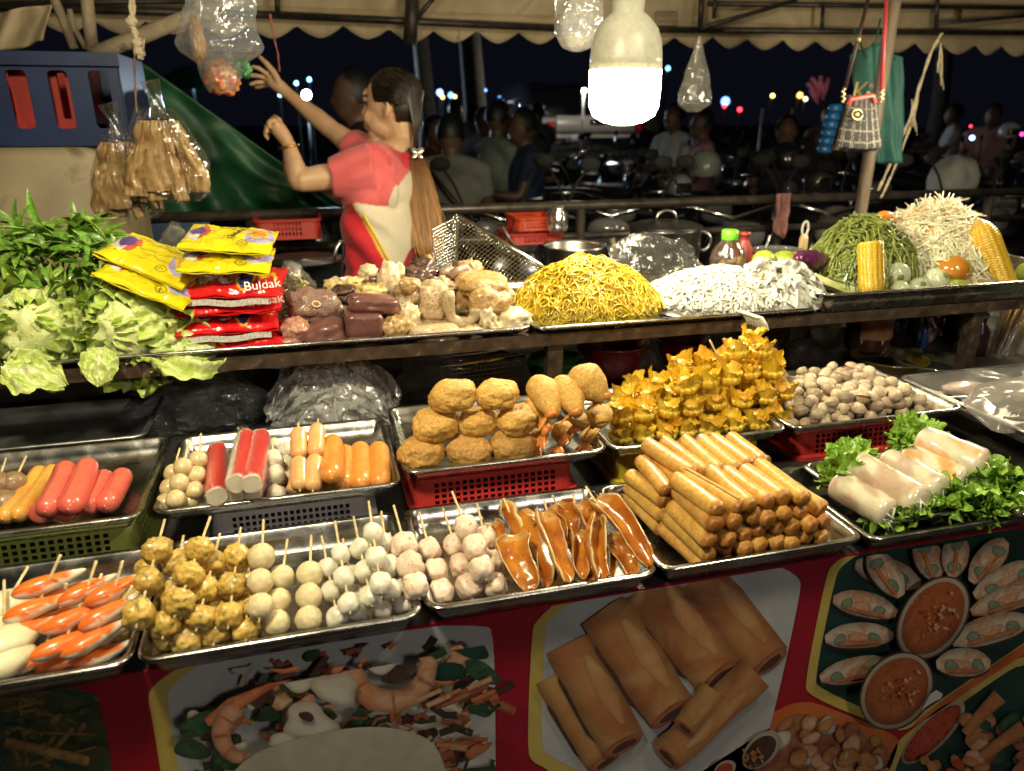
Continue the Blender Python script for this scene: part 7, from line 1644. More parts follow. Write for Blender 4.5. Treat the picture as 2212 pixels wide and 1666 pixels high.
def tarpf(u, v):
    tx, ty = 240+505*u, 118+ (20 if u < .14 else 20+ (u-.14)/.86*312); bx, by = 240+505*u, 470
    p = ony(tx+(bx-tx)*v, ty+(by-ty)*v, 2.75); return V3((p.x, 2.75+.05*sin(u*20-v*5)*v+.03*noise.noise(V3((u*7, v*4, 2))), p.z))
solid(world_mesh('green_tarp', MB().add(grid(60, 40, tarpf)), [TARP], None, label='dark green tarp hung slantwise behind the woman', cat='tarp'), .003)
BR_ = mat('dry_branch', (.22, .17, .11), (.32, .26, .18), (.13, .10, .07), ns=20, rough=.8, bump=.5, bs=60)
for lab, pts, y, r in [('thick bare branch slanting up under the awning at the left', [(205, 118), (300, 80), (395, 42), (470, 20)], 2.3, .020), ('upright bare branch at the top left', [(186, -20), (192, 40), (200, 112)], 2.35, .016), ('thin forked branch beside the thick one', [(300, 60), (270, 85), (235, 105)], 2.32, .008), ('dark bent branch above the blue crate', [(110, -20), (135, 40), (160, 105)], 2.4, .012), ('thin twig crossing the top left corner', [(150, 20), (160, 60), (185, 105)], 2.38, .007)]:
    P = [ony(a, b, y) for a, b in pts]; world_mesh('branch', MB().add(tube(P, [r*(1+.15*sin(i*3)) for i in range(len(P))], 9)), [BR_], None, P[0], label=lab, cat='branch')
def flap(u, v):
    p = ony(-40+(150-10*v)*u, 18+82*v+10*sin(u*5), 2.5); return V3((p.x, 2.5+.03*sin(u*9+v*2), p.z))
solid(world_mesh('canvas_flap', MB().add(grid(20, 16, flap)), [CANV], None, label='tan canvas flap hanging in the top left corner', cat='canvas'), .003)
# ================================================================== people
random.seed(121)
SKIN = mat('skin', (.42, .22, .13), (.50, .28, .17), ns=14, rough=.48, sss=.2, bump=.05, bs=120)
SKIND = mat('skin_in_the_dark', (.10, .05, .032), (.13, .07, .045), ns=14, rough=.5)  # skin darkened in its colour to stand in for night shade
def remeshed(name, mb, mats, parent, voxel, smooth_it=6, colfn=None, org=None):
    org = V3(org) if org is not None else WM[parent].translation.copy()
    mb.v = [(p[0]-org.x, p[1]-org.y, p[2]-org.z) for p in mb.v]
    me = mb.mesh('tmp', mats); o = bpy.data.objects.new('tmp', me); COL.objects.link(o)
    r = o.modifiers.new('r', 'REMESH'); r.mode = 'VOXEL'; r.voxel_size = voxel; r.use_smooth_shade = True
    s = o.modifiers.new('s', 'SMOOTH'); s.iterations = smooth_it; s.factor = .5
    dg = bpy.context.evaluated_depsgraph_get(); m2 = bpy.data.meshes.new_from_object(o.evaluated_get(dg)); bpy.data.objects.remove(o)
    m2.name = name; m2.materials.clear()
    for m in mats: m2.materials.append(m)
    if colfn:
        a = m2.color_attributes.new('Col', 'FLOAT_COLOR', 'POINT'); fl = []
        for v in m2.vertices: c = colfn(v.co+org); fl += [c[0], c[1], c[2], 1]
        a.data.foreach_set('color', fl)
    m2.polygons.foreach_set('use_smooth', [True]*len(m2.polygons))
    return put(name, m2, TR(org), parent)
def ell(c, ax, r):      # ellipsoid with axes matrix
    M = TR(c, ax, r); v, f = ico(4); return [M @ p for p in v], f
def W(x, y, t): return ond(520.5+.3059*x, 97.6+.3059*y, t)
wm_ = thing('person', 'woman with a long ponytail in a pink and cream shirt, reaching for a hanging bag', 'person', (W(1000, 1400, 2.34).x, W(1000, 1400, 2.34).y, 0))
fwd = (-CR*.93+CF*.30).normalized(); fwd.z = 0; fwd.normalize(); up = V3((0, 0, 1)); left = up.cross(fwd)      # left points to the camera
AX = Matrix(((fwd.x, left.x, 0, 0), (fwd.y, left.y, 0, 0), (0, 0, 1, 0), (0, 0, 0, 1)))
HC = W(1058, 432, 2.34); s_ = 2.34/FPX
mb = MB()
mb.add(ell(HC+up*.018-fwd*.008, AX, (.094, .074, .098)))                    # skull
mb.add(ell(HC+fwd*.040-up*.035, AX, (.052, .058, .072)))                    # face
mb.add(ell(HC+fwd*.058-up*.088, AX, (.030, .036, .026)))                    # jaw and chin
mb.add(ell(HC+fwd*.082-up*.100, AX, (.014, .018, .013)))
mb.add(ell(HC+fwd*.020-up*.070, AX, (.058, .055, .036)))
mb.add(ell(HC+fwd*.076+up*.030, AX, (.018, .046, .03)))                     # brow
mb.add(tube([HC+fwd*.088+up*.010, HC+fwd*.104-up*.022, HC+fwd*.108-up*.030], [.006, .0105, .0085], 8))  # nose
for sd_ in (-1, 1):
    mb.add(ell(HC+fwd*.100-up*.034+left*sd_*.010, AX, (.008, .007, .007)))
    mb.add(ell(HC+fwd*.062-up*.035+left*sd_*.034, AX, (.026, .024, .028)))  # cheek
    mb.add(tube([HC-fwd*.018+up*.014+left*sd_*.073, HC-fwd*.030+up*.004+left*sd_*.083, HC-fwd*.024-up*.022+left*sd_*.080, HC-fwd*.010-up*.036+left*sd_*.070], [.006, .008, .008, .007], 8)); mb.add(ell(HC-fwd*.018-up*.010+left*sd_*.074, AX, (.014, .006, .024)))
mb.add(tube([HC+fwd*.092-up*.058+left*.020, HC+fwd*.102-up*.056, HC+fwd*.092-up*.058-left*.020], .0062, 8)); mb.add(tube([HC+fwd*.088-up*.069+left*.018, HC+fwd*.098-up*.068, HC+fwd*.088-up*.069-left*.018], .0068, 8))  # lips
mb.v = [tuple(HC+(V3(p)-HC)*.93) for p in mb.v]
NB = W(1060, 745, 2.34)
mb.add(tube([HC-fwd*.022-up*.05, HC-fwd*.03-up*.11, NB, NB-up*.06], [.050, .046, .052, .07], 14))
SN, SFR = W(930, 900, 2.24), W(880, 770, 2.46)
CH = W(985, 1080, 2.345); BE = W(985, 1400, 2.36)
mb.add(ell(CH+up*.03, AX, (.085, .15, .13))); mb.add(ell(BE, AX, (.085, .13, .16))); mb.add(ell(BE-up*.16-fwd*.01, AX, (.11, .155, .14)))
mb.add(tube([NB-up*.03, SN], [.055, .055], 12)); mb.add(tube([NB-up*.03, SFR], [.055, .055], 12))
EN, WN_ = W(400, 955, 2.20), W(335, 690, 2.17)
mb.add(tube([SN, SN.lerp(EN, .45), EN-fwd*.012, EN], [.050, .042, .035, .032], 14)); mb.add(tube([EN, EN.lerp(WN_, .3), EN.lerp(WN_, .7), WN_], [.033, .034, .025, .020], 14)); mb.add(ell(EN, AX, (.032, .030, .032)))
EF, WF = W(640, 600, 2.50), W(335, 345, 2.50)
mb.add(tube([SFR, SFR.lerp(EF, .5), EF], [.046, .039, .032], 14)); mb.add(tube([EF, EF.lerp(WF, .35), EF.lerp(WF, .7), WF], [.033, .032, .024, .0190], 14))
def hand(wr, palm, tips, thumb, wp=.0200, k=1.0):
    # palm, four separate bent fingers, thumb leaving the side of the palm
    mb.add(tube([wr, wr.lerp(palm, .5), palm, palm+(palm-wr)*.25], [wp, wp*1.15, wp*1.22, wp*.9], 12))
    for bse, mid, tip in tips: mb.add(tube([palm.lerp(bse, .1), bse, mid, tip.lerp(mid, .4), tip], [.0095*k, .0088*k, .0080*k, .0074*k, .0056*k], 8))
    mb.add(tube([wr.lerp(palm, .35), thumb[0], thumb[1], thumb[2]], [.012*k, .0115*k, .0098*k, .0066*k], 8))
d_ = 2.50
hand(WF, W(225, 255, d_), [(W(185, 205, d_-.03), W(120, 160, d_-.05), W(72, 150, d_-.05)), (W(172, 230, d_-.01), W(105, 215, d_-.03), W(48, 214, d_-.03)), (W(176, 260, d_+.012), W(118, 262, d_), W(58, 280, d_)), (W(185, 282, d_+.03), W(145, 290, d_+.03), W(95, 300, d_+.035))],
     (W(230, 190, d_-.04), W(180, 130, d_-.05), W(125, 75, d_-.05)))
d_ = 2.16
hand(WN_, W(262, 590, d_), [(W(232, 530, d_-.03), W(195, 545, d_-.05), W(200, 590, d_-.055)), (W(218, 548, d_-.012), W(178, 580, d_-.03), W(180, 625, d_-.035)), (W(212, 575, d_+.006), W(170, 615, d_-.008), W(178, 655, d_-.01)), (W(215, 600, d_+.024), W(178, 640, d_+.016), W(192, 672, d_+.016))],
     (W(262, 530, d_+.01), W(240, 512, d_+.03), W(205, 530, d_+.035)), .0195)
hip = BE-up*.22
for sd_ in (-1, 1): mb.add(tube([hip+left*sd_*.08, hip+left*sd_*.085-up*.42, V3((hip.x, hip.y, .09))+left*sd_*.085, V3((hip.x, hip.y, .03))+left*sd_*.085+fwd*.12], [.085, .055, .036, .03], 12))
def skincol(p):
    q_ = p-HC; f_, u_, l_ = q_.dot(fwd), q_.z, q_.dot(left)
    c = V3((1, 1, 1))
    if q_.length > .14: return c
    if f_ > .085 and -.076 < u_ < -.050 and abs(l_) < .024: c = V3((.85, .48, .48))
    e = ((u_-.008)/.007)**2+((abs(l_)-.032)/.014)**2
    if f_ > .05 and e < 1: c = V3((.08, .06, .06))
    if f_ > .05 and abs(u_-.030-.1*abs(abs(l_)-.03)) < .004 and .014 < abs(l_) < .05: c = V3((.15, .12, .1))
    return c
SKW = mat('woman_skin', (.58, .34, .20), (.64, .40, .25), ns=14, rough=.45, sss=.2, bump=.04, bs=120, col=True)
remeshed('body', mb, [SKW], wm_, .0042, 5, skincol)
# shirt, apron colours are the cloth pieces' own dye
O_ = W(985, 1250, 2.34)
def WC(p):
    d = (p-O_); k = FPX/2.34/.3059; return 985+d.dot(CR)*k, 1250-d.dot(CU)*k
def clothcol(p):
    x, y = WC(p); n = 10*noise.noise(p*40)
    if x > 1010 and y < 905 and y > 770-.15*(x-1010)+22 and y > 790+(x-1030)*.15-60 and x-1010 > (y-770)*.35 and x > 1055+(y-770)*.9: return (.55, .012, .03)
    line = 1210-(y-900)*.42                                    # raglan seam
    if y < 1200+8*sin(x*.02) and x < line: return (.66, .115, .125)
    if y >= 1185 and x < 858+(y-1200)*.54: 
        return (.55, .010, .022)
    if y >= 1185 and x < 874+(y-1200)*.54: return (.80, .52, .04)
    if y > 1300 and x > 1275-(y-1310)*.50: return (.50, .012, .03) if x < 1330-(y-1310)*.5 else (.62, .54, .40)
    return (.66, .58, .44)
CLO = mat('jersey_cloth', (.94, .94, .94), (1, 1, 1), ns=30, rough=.8, col=True, bump=.12, bs=90, sheen=.2)
mb = MB()
mb.add(ell(CH+up*.025, AX, (.108, .165, .145))); mb.add(ell(BE+up*.02, AX, (.112, .150, .20))); mb.add(ell(BE-up*.16, AX, (.128, .17, .15)))
mb.add(tube([NB-up*.055, SN+up*.012], [.065, .074], 14)); mb.add(tube([NB-up*.055, SFR], [.065, .066], 14))
SE = W(632, 938, 2.215); mb.add(tube([SN, SN.lerp(SE, .5), SE], [.088, .078, .058], 16)); mb.add(ell(W(900, 1040, 2.25), AX, (.10, .05, .085)))
SE2 = W(772, 705, 2.48); mb.add(tube([SFR, SE2], [.066, .056], 14))
mb.add(tube([NB-up*.03, NB+up*.004-fwd*.006], [.078, .066], 16))
def folds(o):
    for v in o.data.vertices:
        p = v.co+V3(o.matrix_basis.translation); x, y = WC(WM[wm_] @ v.co if False else WM[o] @ v.co)
        v.co += V3((-.4, -.8, 0))*(.0045*sin((x*.5+y)*.035+2*noise.noise(v.co*9))*(1 if y < 1250 else .2)+.0085*sin((x*.8-y*.75)*.03+2*noise.noise(v.co*7))*(1 if y > 1200 else 0))
o = remeshed('shirt', mb, [CLO], wm_, .0045, 7, clothcol); folds(o)
from mathutils.bvhtree import BVHTree
_bt = BVHTree.FromPolygons([v.co for v in o.data.vertices], [tuple(p.vertices) for p in o.data.polygons])
def oncloth(x, y):
    d = (W(x, y, 2.34)-V3((0, 0, ZC))).normalized(); r_ = _bt.ray_cast(V3((0, 0, ZC))-WM[o].translation, d)[0]; return r_+WM[o].translation-d*.002 if r_ else W(x, y, 2.25)
world_mesh('yellow_trim', MB().add(tube([oncloth(868+185*k/24, 1204+340*k/24) for k in range(25)], .0042, 8)), [mat('yellow_trim', (.70, .44, .03), rough=.7)], wm_)
mb = MB(); 
for sd_ in (-1, 1): mb.add(tube([hip+left*sd_*.07+up*.10, hip+left*sd_*.085-up*.42, V3((hip.x, hip.y, .12))+left*sd_*.085], [.115, .075, .055], 14))
remeshed('trousers', mb, [mat('dark_trousers', (.02, .02, .03), rough=.8)], wm_, .012, 4)
# hair
HAIR = mat('dark_brown_hair', (.9, .9, .9), (1, 1, 1), ns=160, rough=.36, col=True, bump=.25, bs=400, spec=.6)
CLIP = W(1225, 745, 2.33); mb = MB(); random.seed(131)
def hcol(t, k):     # t 0 root .. 1 tip
    c = V3((.010, .007, .006)).lerp(V3((.045, .022, .012)), min(1, t*3)).lerp(V3((.30, .135, .035)), max(0, min(1, (t-.22)*2.2))).lerp(V3((.42, .22, .07)), max(0, min(1, (t-.65)*2.5)))
    return tuple(c*k)
def strand(P, r, t0, t1, k):
    v, f = tube(P, r, 5); n = len(P); mb.add((v, f, [hcol(t0+(t1-t0)*(i//5)/(n-1), k) for i in range(len(v))]))
v, f = ico(5); Mh = TR(HC+up*.0185-fwd*.013, AX, (.092, .076, .095)); pts = []; keep = []
for d in v:
    p = Mh @ d; pts.append(p)
hv = [d.x*1.0 < .42+.30*d.z+(.18 if d.z > .5 else 0) and not (d.x > -.28 and d.z < -.10) and d.z > -.72 for d in v]
ff = [t for t in f if all(hv[i] for i in t)]; mb.add((pts, ff, [hcol(.02+.10*max(0, -d.x-.1*d.z), 1) for d in v]))
for k in range(520):
    a = rnd(-1.6, 1.6); ph = rnd(-.12, 1.0)
    d = V3((.38-.75*ph, sin(a)*.95, 1-.95*abs(a)/1.5-.25*ph)); d = d.normalized(); st = HC+up*.0185-fwd*.013+(AX.to_3x3() @ V3((d.x*.0945, d.y*.0785, d.z*.0975)))
    d2 = V3((-.80, d.y*.72, .35*d.z-.05)).normalized(); md = HC+up*.0185-fwd*.013+(AX.to_3x3() @ V3((d2.x*.098, d2.y*.078, d2.z*.0995)))
    md2 = md.lerp(CLIP, .55)+V3((0, 0, .006))-fwd*.006
    strand([st, st.lerp(md, .5)+(st.lerp(md, .5)-HC).normalized()*.010, md, md2, CLIP+left*rnd(-.008, .008)], [.0006, .0013, .0014, .0013, .0012], 0, .26, rnd(.5, 1.6))
for k in range(230):
    o_ = V3((rnd(-1, 1), rnd(-1, 1), 0)); e = rnd(.72, 1.04); sp = .022
    P = [CLIP+o_*.008]
    for x, y, w in [(1240, 830, 14), (1265, 960, 20), (1290, 1100, 24), (1315, 1250, 28), (1335, 1380, 26), (1345, 1490, 22)]:
        P.append(W(x+o_.x*w*3.4+8*sin(y*.012+k), y+(e-.9)*130, 2.315+o_.y*w*.001)+left*o_.y*w*.0012)
    strand(P, [.0018, .0022, .0022, .0022, .002, .0018, .001], .24, 1.0, rnd(.35, 1.6))
world_mesh('hair', mb, [HAIR], wm_)
BUT = mat('silver_clip', (.66, .62, .54), (.75, .72, .66), ns=80, rough=.25, metal=.9); mb = MB(); C0 = W(1245, 765, 2.285)
for sx in (-1, 1):
    for sy, rr_, ln in ((1, .009, .013), (-1, .007, .010)): mb.add(ell(C0+CR*sx*.009+CU*sy*.008, frame(CR*sx+CU*sy*.9, -CF), (ln, rr_, .003)))
mb.add(tube([C0+CU*.013, C0-CU*.013], .0025, 6)); world_mesh('butterfly_clip', mb, [BUT], wm_)
world_mesh('hair_tie', MB().add(tube([CLIP+V3((.013*cos(a), .013*sin(a), .004*sin(a))) for a in [j*2*pi/14 for j in range(15)]], .007, 7)), [mat('dark_trousers', (.02, .02, .03), rough=.8)], wm_)
ax_ = (WN_-EN).normalized(); b1 = ax_.orthogonal().normalized(); b2 = ax_.cross(b1); c_ = WN_-ax_*.012
world_mesh('bracelet', MB().add(tube([c_+b1*.0265*cos(a)+b2*.0265*sin(a) for a in [j*2*pi/24 for j in range(25)]], [.0032+.0008*(j % 2) for j in range(25)], 7)), [mat('gold', (.60, .38, .10), rough=.3, metal=1)], wm_)

# ------------------------------------------------------------------ people in the dark behind
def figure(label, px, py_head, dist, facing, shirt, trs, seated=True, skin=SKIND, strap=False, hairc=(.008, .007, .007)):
    h = ond(px, py_head, dist); F_ = V3((cos(facing), sin(facing), 0)); U_ = V3((0, 0, 1)); S_ = U_.cross(F_); A_ = Matrix(((F_.x, S_.x, 0, 0), (F_.y, S_.y, 0, 0), (0, 0, 1, 0), (0, 0, 0, 1)))
    hz = h.z; t = thing('person', label, 'person', (h.x, h.y, 0)); mb = MB()
    mb.add(ell(h, A_, (.088, .072, .105))); mb.add(ell(h+F_*.03-U_*.05, A_, (.055, .055, .06))); mb.add(tube([h+F_*.085-U_*.005, h+F_*.108-U_*.03], [.008, .012], 6))
    for s in (-1, 1): mb.add(ell(h+S_*s*.072-U_*.01, A_, (.018, .008, .028)))
    ch = h-U_*.32-F_*.03; hp = V3((h.x, h.y, max(.5, hz-.76)))-F_*.05
    mb.add(tube([h-U_*.06-F_*.015, h-U_*.17-F_*.03], [.05, .06], 10)); mb.add(ell(ch, A_, (.095, .165, .17))); mb.add(ell(hp+U_*.1, A_, (.10, .15, .16)))
    hands = []
    for s in (-1, 1):
        sh = h-U_*.185+S_*s*.175-F_*.03; el = sh-U_*.24+F_*.10+S_*s*.03; wr = el+F_*.20+U_*.03-S_*s*.04
        mb.add(tube([sh, sh.lerp(el, .5), el], [.05, .044, .036], 9)); mb.add(tube([el, el.lerp(wr, .4), wr], [.037, .035, .024], 9)); mb.add(tube([wr, wr+F_*.05, wr+F_*.08], [.024, .03, .024], 8))
        for k in range(4): b_ = wr+F_*.075+S_*(k-1.5)*.015; mb.add(tube([b_, b_+F_*.035-U_*.01, b_+F_*.05-U_*.03], [.009, .008, .006], 6))
        mb.add(tube([wr+F_*.02-S_*s*.02, wr+F_*.055-S_*s*.035], [.011, .007], 6))
        kn_ = (hp+F_*.42+S_*s*.11+U_*.02) if seated else (hp-U_*.42+S_*s*.09); ft = V3((kn_.x, kn_.y, .06)) if seated else V3((hp.x, hp.y, .06))+S_*s*.09
        mb.add(tube([hp+S_*s*.09, kn_], [.085, .058], 10)); mb.add(tube([kn_, kn_.lerp(ft, .4), ft], [.057, .05, .035], 10)); mb.add(tube([ft, ft+F_*.16-U_*.03], [.04, .03], 8))
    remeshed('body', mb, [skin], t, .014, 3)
    mb = MB(); mb.add(ell(ch, A_, (.115, .185, .19))); mb.add(ell(hp+U_*.16, A_, (.12, .165, .18)))
    for s in (-1, 1): sh = h-U_*.185+S_*s*.175-F_*.03; el = sh-U_*.24+F_*.10+S_*s*.03; mb.add(tube([h-U_*.15-F_*.03, sh-S_*s*.04, sh, sh.lerp(el, .62)], [.06, .07, .07, .058], 10))
    c = mat('shirt_%d_%d_%d' % tuple(int(k*255) for k in shirt), shirt, tuple(k*.85 for k in shirt), ns=20, rough=.85, bump=.3, bs=20); remeshed('shirt', mb, [c], t, .016, 3)
    mb = MB()
    for s in (-1, 1):
        kn_ = (hp+F_*.42+S_*s*.11+U_*.02) if seated else (hp-U_*.42+S_*s*.09); ft = V3((kn_.x, kn_.y, .16)) if seated else V3((hp.x, hp.y, .14))+S_*s*.09
        mb.add(tube([hp+S_*s*.06+U_*.04, kn_, ft], [.115, .078, .06], 10))
    remeshed('trousers', mb, [mat('trs_%d' % int(trs[0]*999), trs, rough=.85)], t, .018, 3)
    v, f = ico(3); M_ = TR(h+U_*.018-F_*.01, A_, (.097, .082, .106)); keep = [d.x < .35+.3*d.z and d.z > -.55-.2*d.x for d in v]
    world_mesh('hair', MB().add(([M_ @ d for d in v], [q_ for q_ in f if all(keep[i] for i in q_)])), [mat('black_hair', hairc, rough=.5)], t)
    if strap: world_mesh('bag_strap', MB().add(tube([h-U_*.18+S_*.12-F_*.10, ch-F_*.125+U_*.02, ch-U_*.16-S_*.15-F_*.10], .018, 6)), [mat('dark_strap', (.03, .012, .012), rough=.5)], t)
    return t
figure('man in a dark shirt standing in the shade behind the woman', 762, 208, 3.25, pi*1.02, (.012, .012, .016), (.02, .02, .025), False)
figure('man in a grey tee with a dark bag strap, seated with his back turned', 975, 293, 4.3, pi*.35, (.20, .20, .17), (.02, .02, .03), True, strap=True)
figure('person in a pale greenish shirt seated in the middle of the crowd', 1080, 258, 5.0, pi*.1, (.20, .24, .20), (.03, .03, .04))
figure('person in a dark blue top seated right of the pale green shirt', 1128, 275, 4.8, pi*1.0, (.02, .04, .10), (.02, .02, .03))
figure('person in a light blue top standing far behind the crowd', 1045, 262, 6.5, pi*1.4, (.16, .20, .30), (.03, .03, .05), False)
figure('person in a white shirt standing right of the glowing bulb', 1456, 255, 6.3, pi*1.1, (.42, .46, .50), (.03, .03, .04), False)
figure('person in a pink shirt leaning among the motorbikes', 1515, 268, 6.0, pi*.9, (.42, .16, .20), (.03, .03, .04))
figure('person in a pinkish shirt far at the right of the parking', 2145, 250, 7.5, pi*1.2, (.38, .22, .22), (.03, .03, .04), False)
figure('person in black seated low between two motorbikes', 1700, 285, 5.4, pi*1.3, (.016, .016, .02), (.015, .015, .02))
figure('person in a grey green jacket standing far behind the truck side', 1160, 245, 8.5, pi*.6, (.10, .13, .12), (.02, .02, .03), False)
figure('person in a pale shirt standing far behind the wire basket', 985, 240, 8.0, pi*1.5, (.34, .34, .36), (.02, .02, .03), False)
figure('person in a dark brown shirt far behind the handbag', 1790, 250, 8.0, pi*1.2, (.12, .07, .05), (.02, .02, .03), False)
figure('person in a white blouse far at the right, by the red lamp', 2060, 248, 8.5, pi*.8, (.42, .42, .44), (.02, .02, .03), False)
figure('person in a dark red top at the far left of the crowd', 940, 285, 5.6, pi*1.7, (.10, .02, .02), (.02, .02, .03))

# ================================================================== motorbikes, truck and lights in the dark
BLK = mat('bike_black', (.012, .012, .014), (.02, .02, .022), ns=10, rough=.22, coat=.6); RUB = mat('tyre_rubber', (.012, .012, .012), rough=.8); CHR = mat('bike_chrome', (.5, .5, .5), rough=.12, metal=1); SEATM = mat('bike_seat', (.015, .013, .013), rough=.6)
HL = mat('headlight_glass', (.16, .16, .17), rough=.1, coat=1); TLM = mat('tail_red', (.35, .01, .01), rough=.2, coat=1)
def bike_proto():
    parts = []
    def P(name, mb, m, kids=None): parts.append((name, mb.mesh(name, [m]), kids or []))
    for y in (-.62, .62):
        ring = [V3((0, y+.255*cos(a), .29+.255*sin(a))) for a in [j*2*pi/26 for j in range(27)]]; sp = MB()
        for j in range(6): a = j*pi/3; sp.add(tube([V3((0, y, .29)), V3((0, y+.22*cos(a), .29+.22*sin(a)))], .010, 5))
        sp.add(tube([V3((0, y+.222*cos(a), .29+.222*sin(a))) for a in [j*2*pi/22 for j in range(23)]], .014, 6)); sp.add(tube([V3((-.06, y, .29)), V3((.06, y, .29))], .03, 10))
        P('wheel', MB().add(tube(ring, .042, 9)), RUB, [('rim', sp.mesh('rim', [CHR]))])
    body = MB(); body.add(loft([rr(.16, .30, .05, 4, 0, 0, -.02), rr(.24, .62, .09, 4, .22, 0, .02), rr(.26, .80, .10, 4, .34, 0, .12), rr(.20, .72, .08, 4, .40, 0, .16)]), M=TR((0, .0, .32)))
    body.add(loft([rr(.30, .10, .04, 4, 0, 0, 0), rr(.38, .12, .05, 4, .25, 0, -.02), rr(.22, .12, .05, 4, .46, 0, .05), rr(.12, .08, .03, 4, .52, 0, .06)]), M=TR((0, -.46, .42)))
    body.add(tube([V3((0, -.62, .29)), V3((0, -.50, .62)), V3((0, -.42, .95))], [.04, .05, .04], 10)); body.add(grid(14, 5, lambda u, v: V3((-.06+.12*v, -.62+.31*cos(.5+u*2.2), .29+.31*sin(.5+u*2.2)))))
    P('body', body, BLK); P('seat', MB().add(blob(.13, .40, .06, 3, .05, 1, 1, 3), M=TR((0, .22, .77))), SEATM)
    P('handlebar', MB().add(tube([V3((-.36, -.30, 1.0)), V3((-.20, -.38, 1.01)), V3((0, -.42, .96)), V3((.20, -.38, 1.01)), V3((.36, -.30, 1.0))], [.017, .012, .014, .012, .017], 8)), CHR)
    for s in (-1, 1):
        P('mirror', MB().add(tube([V3((s*.22, -.38, 1.01)), V3((s*.27, -.36, 1.12)), V3((s*.32, -.34, 1.19))], .006, 6)).add(blob(.048, .012, .032, 2, 0, 1, 1), M=TR((s*.33, -.34, 1.205))), RUB, [('mirror_glass', MB().add(blob(.042, .004, .027, 2, 0, 1, 1), M=TR((s*.33, -.330, 1.205))).mesh('mirror_glass', [CHR]))])
    P('headlight', MB().add(blob(.10, .05, .065, 3, 0, 1, 1, 2.6), M=TR((0, -.53, .90))), HL)
    P('tail_light', MB().add(blob(.07, .03, .03, 2, 0, 1, 1), M=TR((0, .60, .76))), TLM)
    P('exhaust', MB().add(tube([V3((.14, .0, .28)), V3((.16, .35, .30)), V3((.17, .75, .36))], [.02, .045, .05], 9)), CHR)
    return parts
BP = bike_proto()
bl = [(980, 3.9, 10, 'dark motorbike parked nearest, right of the woman'), (1110, 3.6, -14, 'dark motorbike whose round headlight glints above the back rail'), (1215, 4.4, 20, 'dark motorbike parked in front of the pickup truck'), (1330, 3.7, -25, 'dark motorbike parked under the glowing bulb'), (1425, 4.3, 12, 'dark motorbike right of the glowing bulb'),
      (1520, 3.5, -8, 'dark motorbike with the pale helmet on it'), (1640, 3.9, 16, 'dark motorbike behind the pink towel'), (1745, 3.5, -20, 'dark motorbike left of the stall pole'), (1950, 3.6, 15, 'dark motorbike right of the stall pole'), (2050, 4.1, -12, 'dark motorbike under the white cover'), (2150, 3.6, 8, 'dark motorbike at the right edge of the parking'),
      (1570, 5.4, 30, 'dark motorbike in the second line, behind the white shirt'), (1830, 5.2, -15, 'dark motorbike in the second line, behind the handbag'), (2100, 5.8, 25, 'dark motorbike in the second line, far right'), (1260, 6.2, 80, 'dark motorbike standing crosswise before the truck'), (640, 5.0, 20, 'dark motorbike behind the raised arms of the woman'), (560, 5.6, -20, 'dark motorbike under the distant green umbrella'), (700, 6.2, 10, 'dark motorbike behind the standing man')]
for px, y, rz, lab in bl:
    g_ = ony(px, 400, y); M = TR((g_.x, y, 0), RZ(rz)); t = thing('motorbike', lab, 'motorbike', (g_.x, y, 0), 'motorbikes parked behind the stall', RZ(rz))
    for nm, me, kids in BP:
        o = put(nm, me, M, t)
        for kn_, km in kids: put(kn_, km, M, o)
for k in range(22):
    px, y = 930+60*k+rnd(-20, 20), rnd(6.2, 9.5); g_ = ony(px, 330, y); rz = rnd(-60, 60); t = thing('motorbike', 'dark motorbike in the rear rows of the parking, %s from the left' % ORD[k], 'motorbike', (g_.x, y, 0), 'motorbikes in the rear rows', RZ(rz))
    for nm, me, kids in BP: put(nm, me, TR((g_.x, y, 0), RZ(rz)), t)
HELM = lambda c: mat('helmet_%d' % int(c[0]*255), c, tuple(k*.9 for k in c), ns=8, rough=.2, coat=.7)
def helmet(label, px, py, y, r, c, rz=0):
    P_ = ony(px, py, y); R_ = m_of(r, P_); v, f = ico(4); keep = [d.z > -.55 and not (d.y < -.55 and -.30 < d.z < .28) for d in v]; t = thing('helmet', label, 'helmet', P_-V3((0, 0, R_*.5)), 'motorbike helmets')
    o = put('shell', MB().add(([p.copy() for p in v], [q_ for q_ in f if all(keep[i] for i in q_)])).mesh('shell', [HELM(c)]), TR(P_, RZ(rz), (R_*.95, R_*1.1, R_)), t); solid(o, .08)
    put('visor', MB().add(grid(12, 6, lambda u, w: V3((.97*sin((u-.5)*2.1), -.97*cos((u-.5)*2.1), -.30+.58*w)))).mesh('visor', [mat('dark_visor', (.01, .01, .012), rough=.08, coat=1)]), TR(P_, RZ(rz), (R_*.95, R_*1.1, R_)), t)
helmet('large pale grey green helmet on a motorbike, above the back rail', 1522, 362, 3.55, 36, (.22, .26, .24), 170); helmet('grey helmet left of the pale one, low on the rail', 1466, 405, 3.4, 28, (.14, .15, .16), 20); helmet('black helmet standing behind the pink towel', 1697, 345, 3.7, 36, (.012, .012, .014), 160); helmet('white helmet far right on a motorbike', 2180, 285, 5.0, 20, (.40, .40, .40), 0); helmet('dark helmet in front of the stall pole', 1765, 395, 3.4, 28, (.02, .02, .022), 30)
P_ = ony(2058, 395, 3.5); put('rain_cover', MB().add(blob(1, .8, 1.15, 4, .10, 1.5, 5, 2.4)).mesh('rain_cover', [mat('pale_cover', (.34, .36, .34), (.42, .43, .40), ns=8, rough=.5, bump=.3, bs=12)]), TR(P_, RY(15), m_of(50, P_)), None, label='pale grey rain cover pulled over a motorbike at the right', cat='cover')
